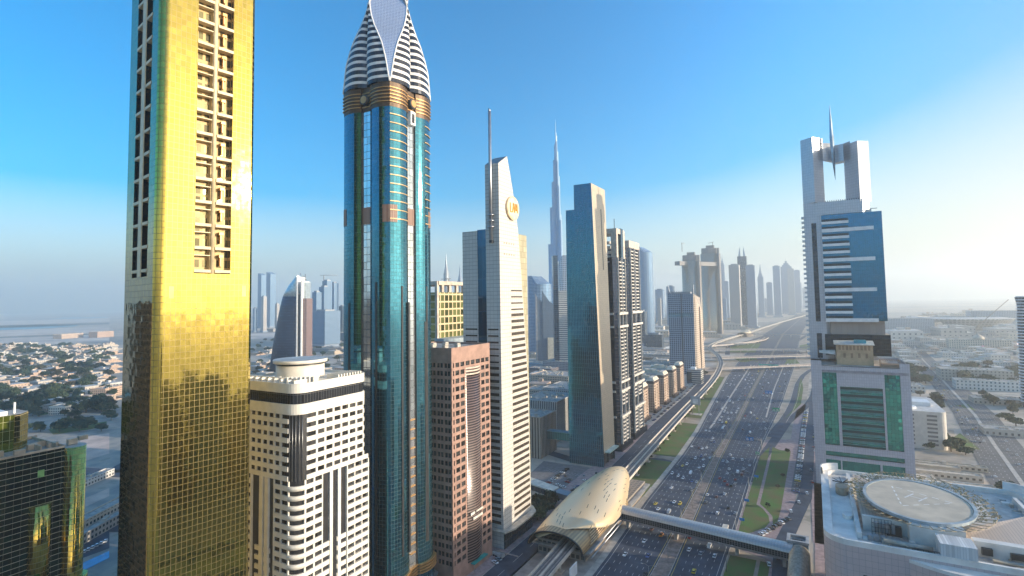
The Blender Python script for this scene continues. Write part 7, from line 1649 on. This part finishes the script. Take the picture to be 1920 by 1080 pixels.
# awnings and trucks at the foot of the pink tower
X, Y = G(892, 1062); r_ = empty('entrance_canopy', (X, Y, 0), 'teal green canopy at the foot of the pink tower', 'canopy'); m = MB(); m.box(-4.5, 4, -7, 7, 4.6, 5.1); m.build('roof', plain('teal_awning', (.02, .34, .30), .5), r_); m = MB()
for x, y in ((-4, -6.5), (3.5, -6.5), (-4, 6.5), (3.5, 6.5)): m.tube([(x, y, 0), (x, y, 4.6)], .12, 6)
m.build('post', lpm, r_)
X, Y = G(935, 1044); r_ = empty('mobile_crane', (X, Y, 0), 'small mobile crane with its boom lowered beside the brick plaza', 'crane'); r_.rotation_euler.z = R(-12); m = MB(); m.box(-4, 4, -1.2, 1.2, .8, 2.2); m.box(2.4, 4, -1.1, 1.1, 2.2, 3.2); m.build('chassis', plain('crane_white', (.55, .54, .52), .5), r_)
m = MB(); m.tube([(-3, 0, 2.8), (15, 0, 4.6)], .35, 6); m.build('boom', plain('crane_tan', (.40, .33, .28), .5), r_)
for x in (-2.8, -1, 2.8):
    for s_ in (-1, 1): m = MB(); m.tube([(x, s_*.9, .55), (x, s_*1.3, .55)], .55, 10); m.build('wheel', tyre, r_)
for k, (px, py, c) in enumerate(((928, 1052, 'white'), (935, 1046, 'silver'))): X, Y = G(px, py+4); near_car(c, 'saloon', (X, Y, .1), 1.2, '%s car beside the teal canopy under the pink tower' % c, 'cars under the pink tower')
# track signs near the station, ramp details
r_ = empty('advert_panel', (-113.5, 262, 0), 'white advertising panel fixed beside the tracks in front of the station', 'panel'); m = MB(); m.box(-.3, .3, -4.5, 4.5, 7, 13); m.build('panel', white, r_); m = MB(); m.box(-.4, -.1, -4, -3.6, 0, 7); m.box(-.4, -.1, 3.6, 4, 0, 7); m.build('post', lpm, r_)
rs = MB(); rs.face([(-118, 200, .03), (-110.4, 200, .03), (-110.4, 286, .03), (-114.6, 420, .03), (-119, 420, .03)]); rs.face([(-150, 200, .02), (-118, 200, .02), (-118, 430, .02), (-150, 430, .02)]); rs.build('station_forecourt', plain('forecourt', (.40, .35, .30), .9, scale=.2, var=.12), kind='structure')
# swimming pool and car row at the far bottom left
plm = plain('pool_water', (.0, .22, .50), .15); m = MB(); a = [G(150, 1058), G(205, 1033), G(205, 1046), G(150, 1074)]; m.face([(x, y, .1) for x, y in a]); m.build('pool', plm, kind='structure')
m = MB(); a = [G(140, 1010), G(205, 985), G(205, 1028), G(140, 1052)]; m.face([(x, y, .05) for x, y in a]); m.build('car_park', asphalt, kind='structure')
for k in range(6): X, Y = G(158+k*8, 1036-k*4); near_car('white', 'suv', (X, Y, .06), R(60), 'white car, in the short row above the blue pool strip, bottom left', 'cars above the pool')
# past three hundred of a kind the farthest ones become one object
def cap(pref, lim, name):
    L = [o for o in sc.objects if o.parent is None and o.name.split('.')[0] == pref and o.get('category')]
    L.sort(key=lambda o: o.location.length); ex = L[lim:]
    if not ex: return
    m = MB(); mats = []; bpy.context.view_layer.update()
    for o in ex:
        for q in ([o] if o.type == 'MESH' else list(o.children)):
            me = q.data; W = o.matrix_world; uvl = me.uv_layers[0].data
            for p in me.polygons:
                mt_ = me.materials[p.material_index]
                if mt_ not in mats: mats.append(mt_)
                m.face([tuple(W @ me.vertices[v].co) for v in p.vertices], [tuple(uvl[i].uv) for i in p.loop_indices], mats.index(mt_))
        for q in list(o.children): bpy.data.objects.remove(q)
        bpy.data.objects.remove(o)
    m.build(name, mats, kind='stuff')
cap('car', 296, 'distant_cars'); cap('villa', 290, 'distant_houses'); cap('tree', 296, 'distant_trees')
# ================================================================== HAZE
hm = bpy.data.materials.new('haze'); hm.use_nodes = True; t = hm.node_tree; t.nodes.clear(); o_ = t.nodes.new('ShaderNodeOutputMaterial'); pv = t.nodes.new('ShaderNodeVolumePrincipled')
pv.inputs['Color'].default_value = (.975, 1.0, .965, 1); pv.inputs['Density'].default_value = 1.4e-4; pv.inputs['Anisotropy'].default_value = .5; t.links.new(pv.outputs[0], o_.inputs['Volume'])
m = MB(); m.box(-20100, 20100, -6100, 22100, -1.2, 850); hz = m.build('haze', hm, kind='stuff')
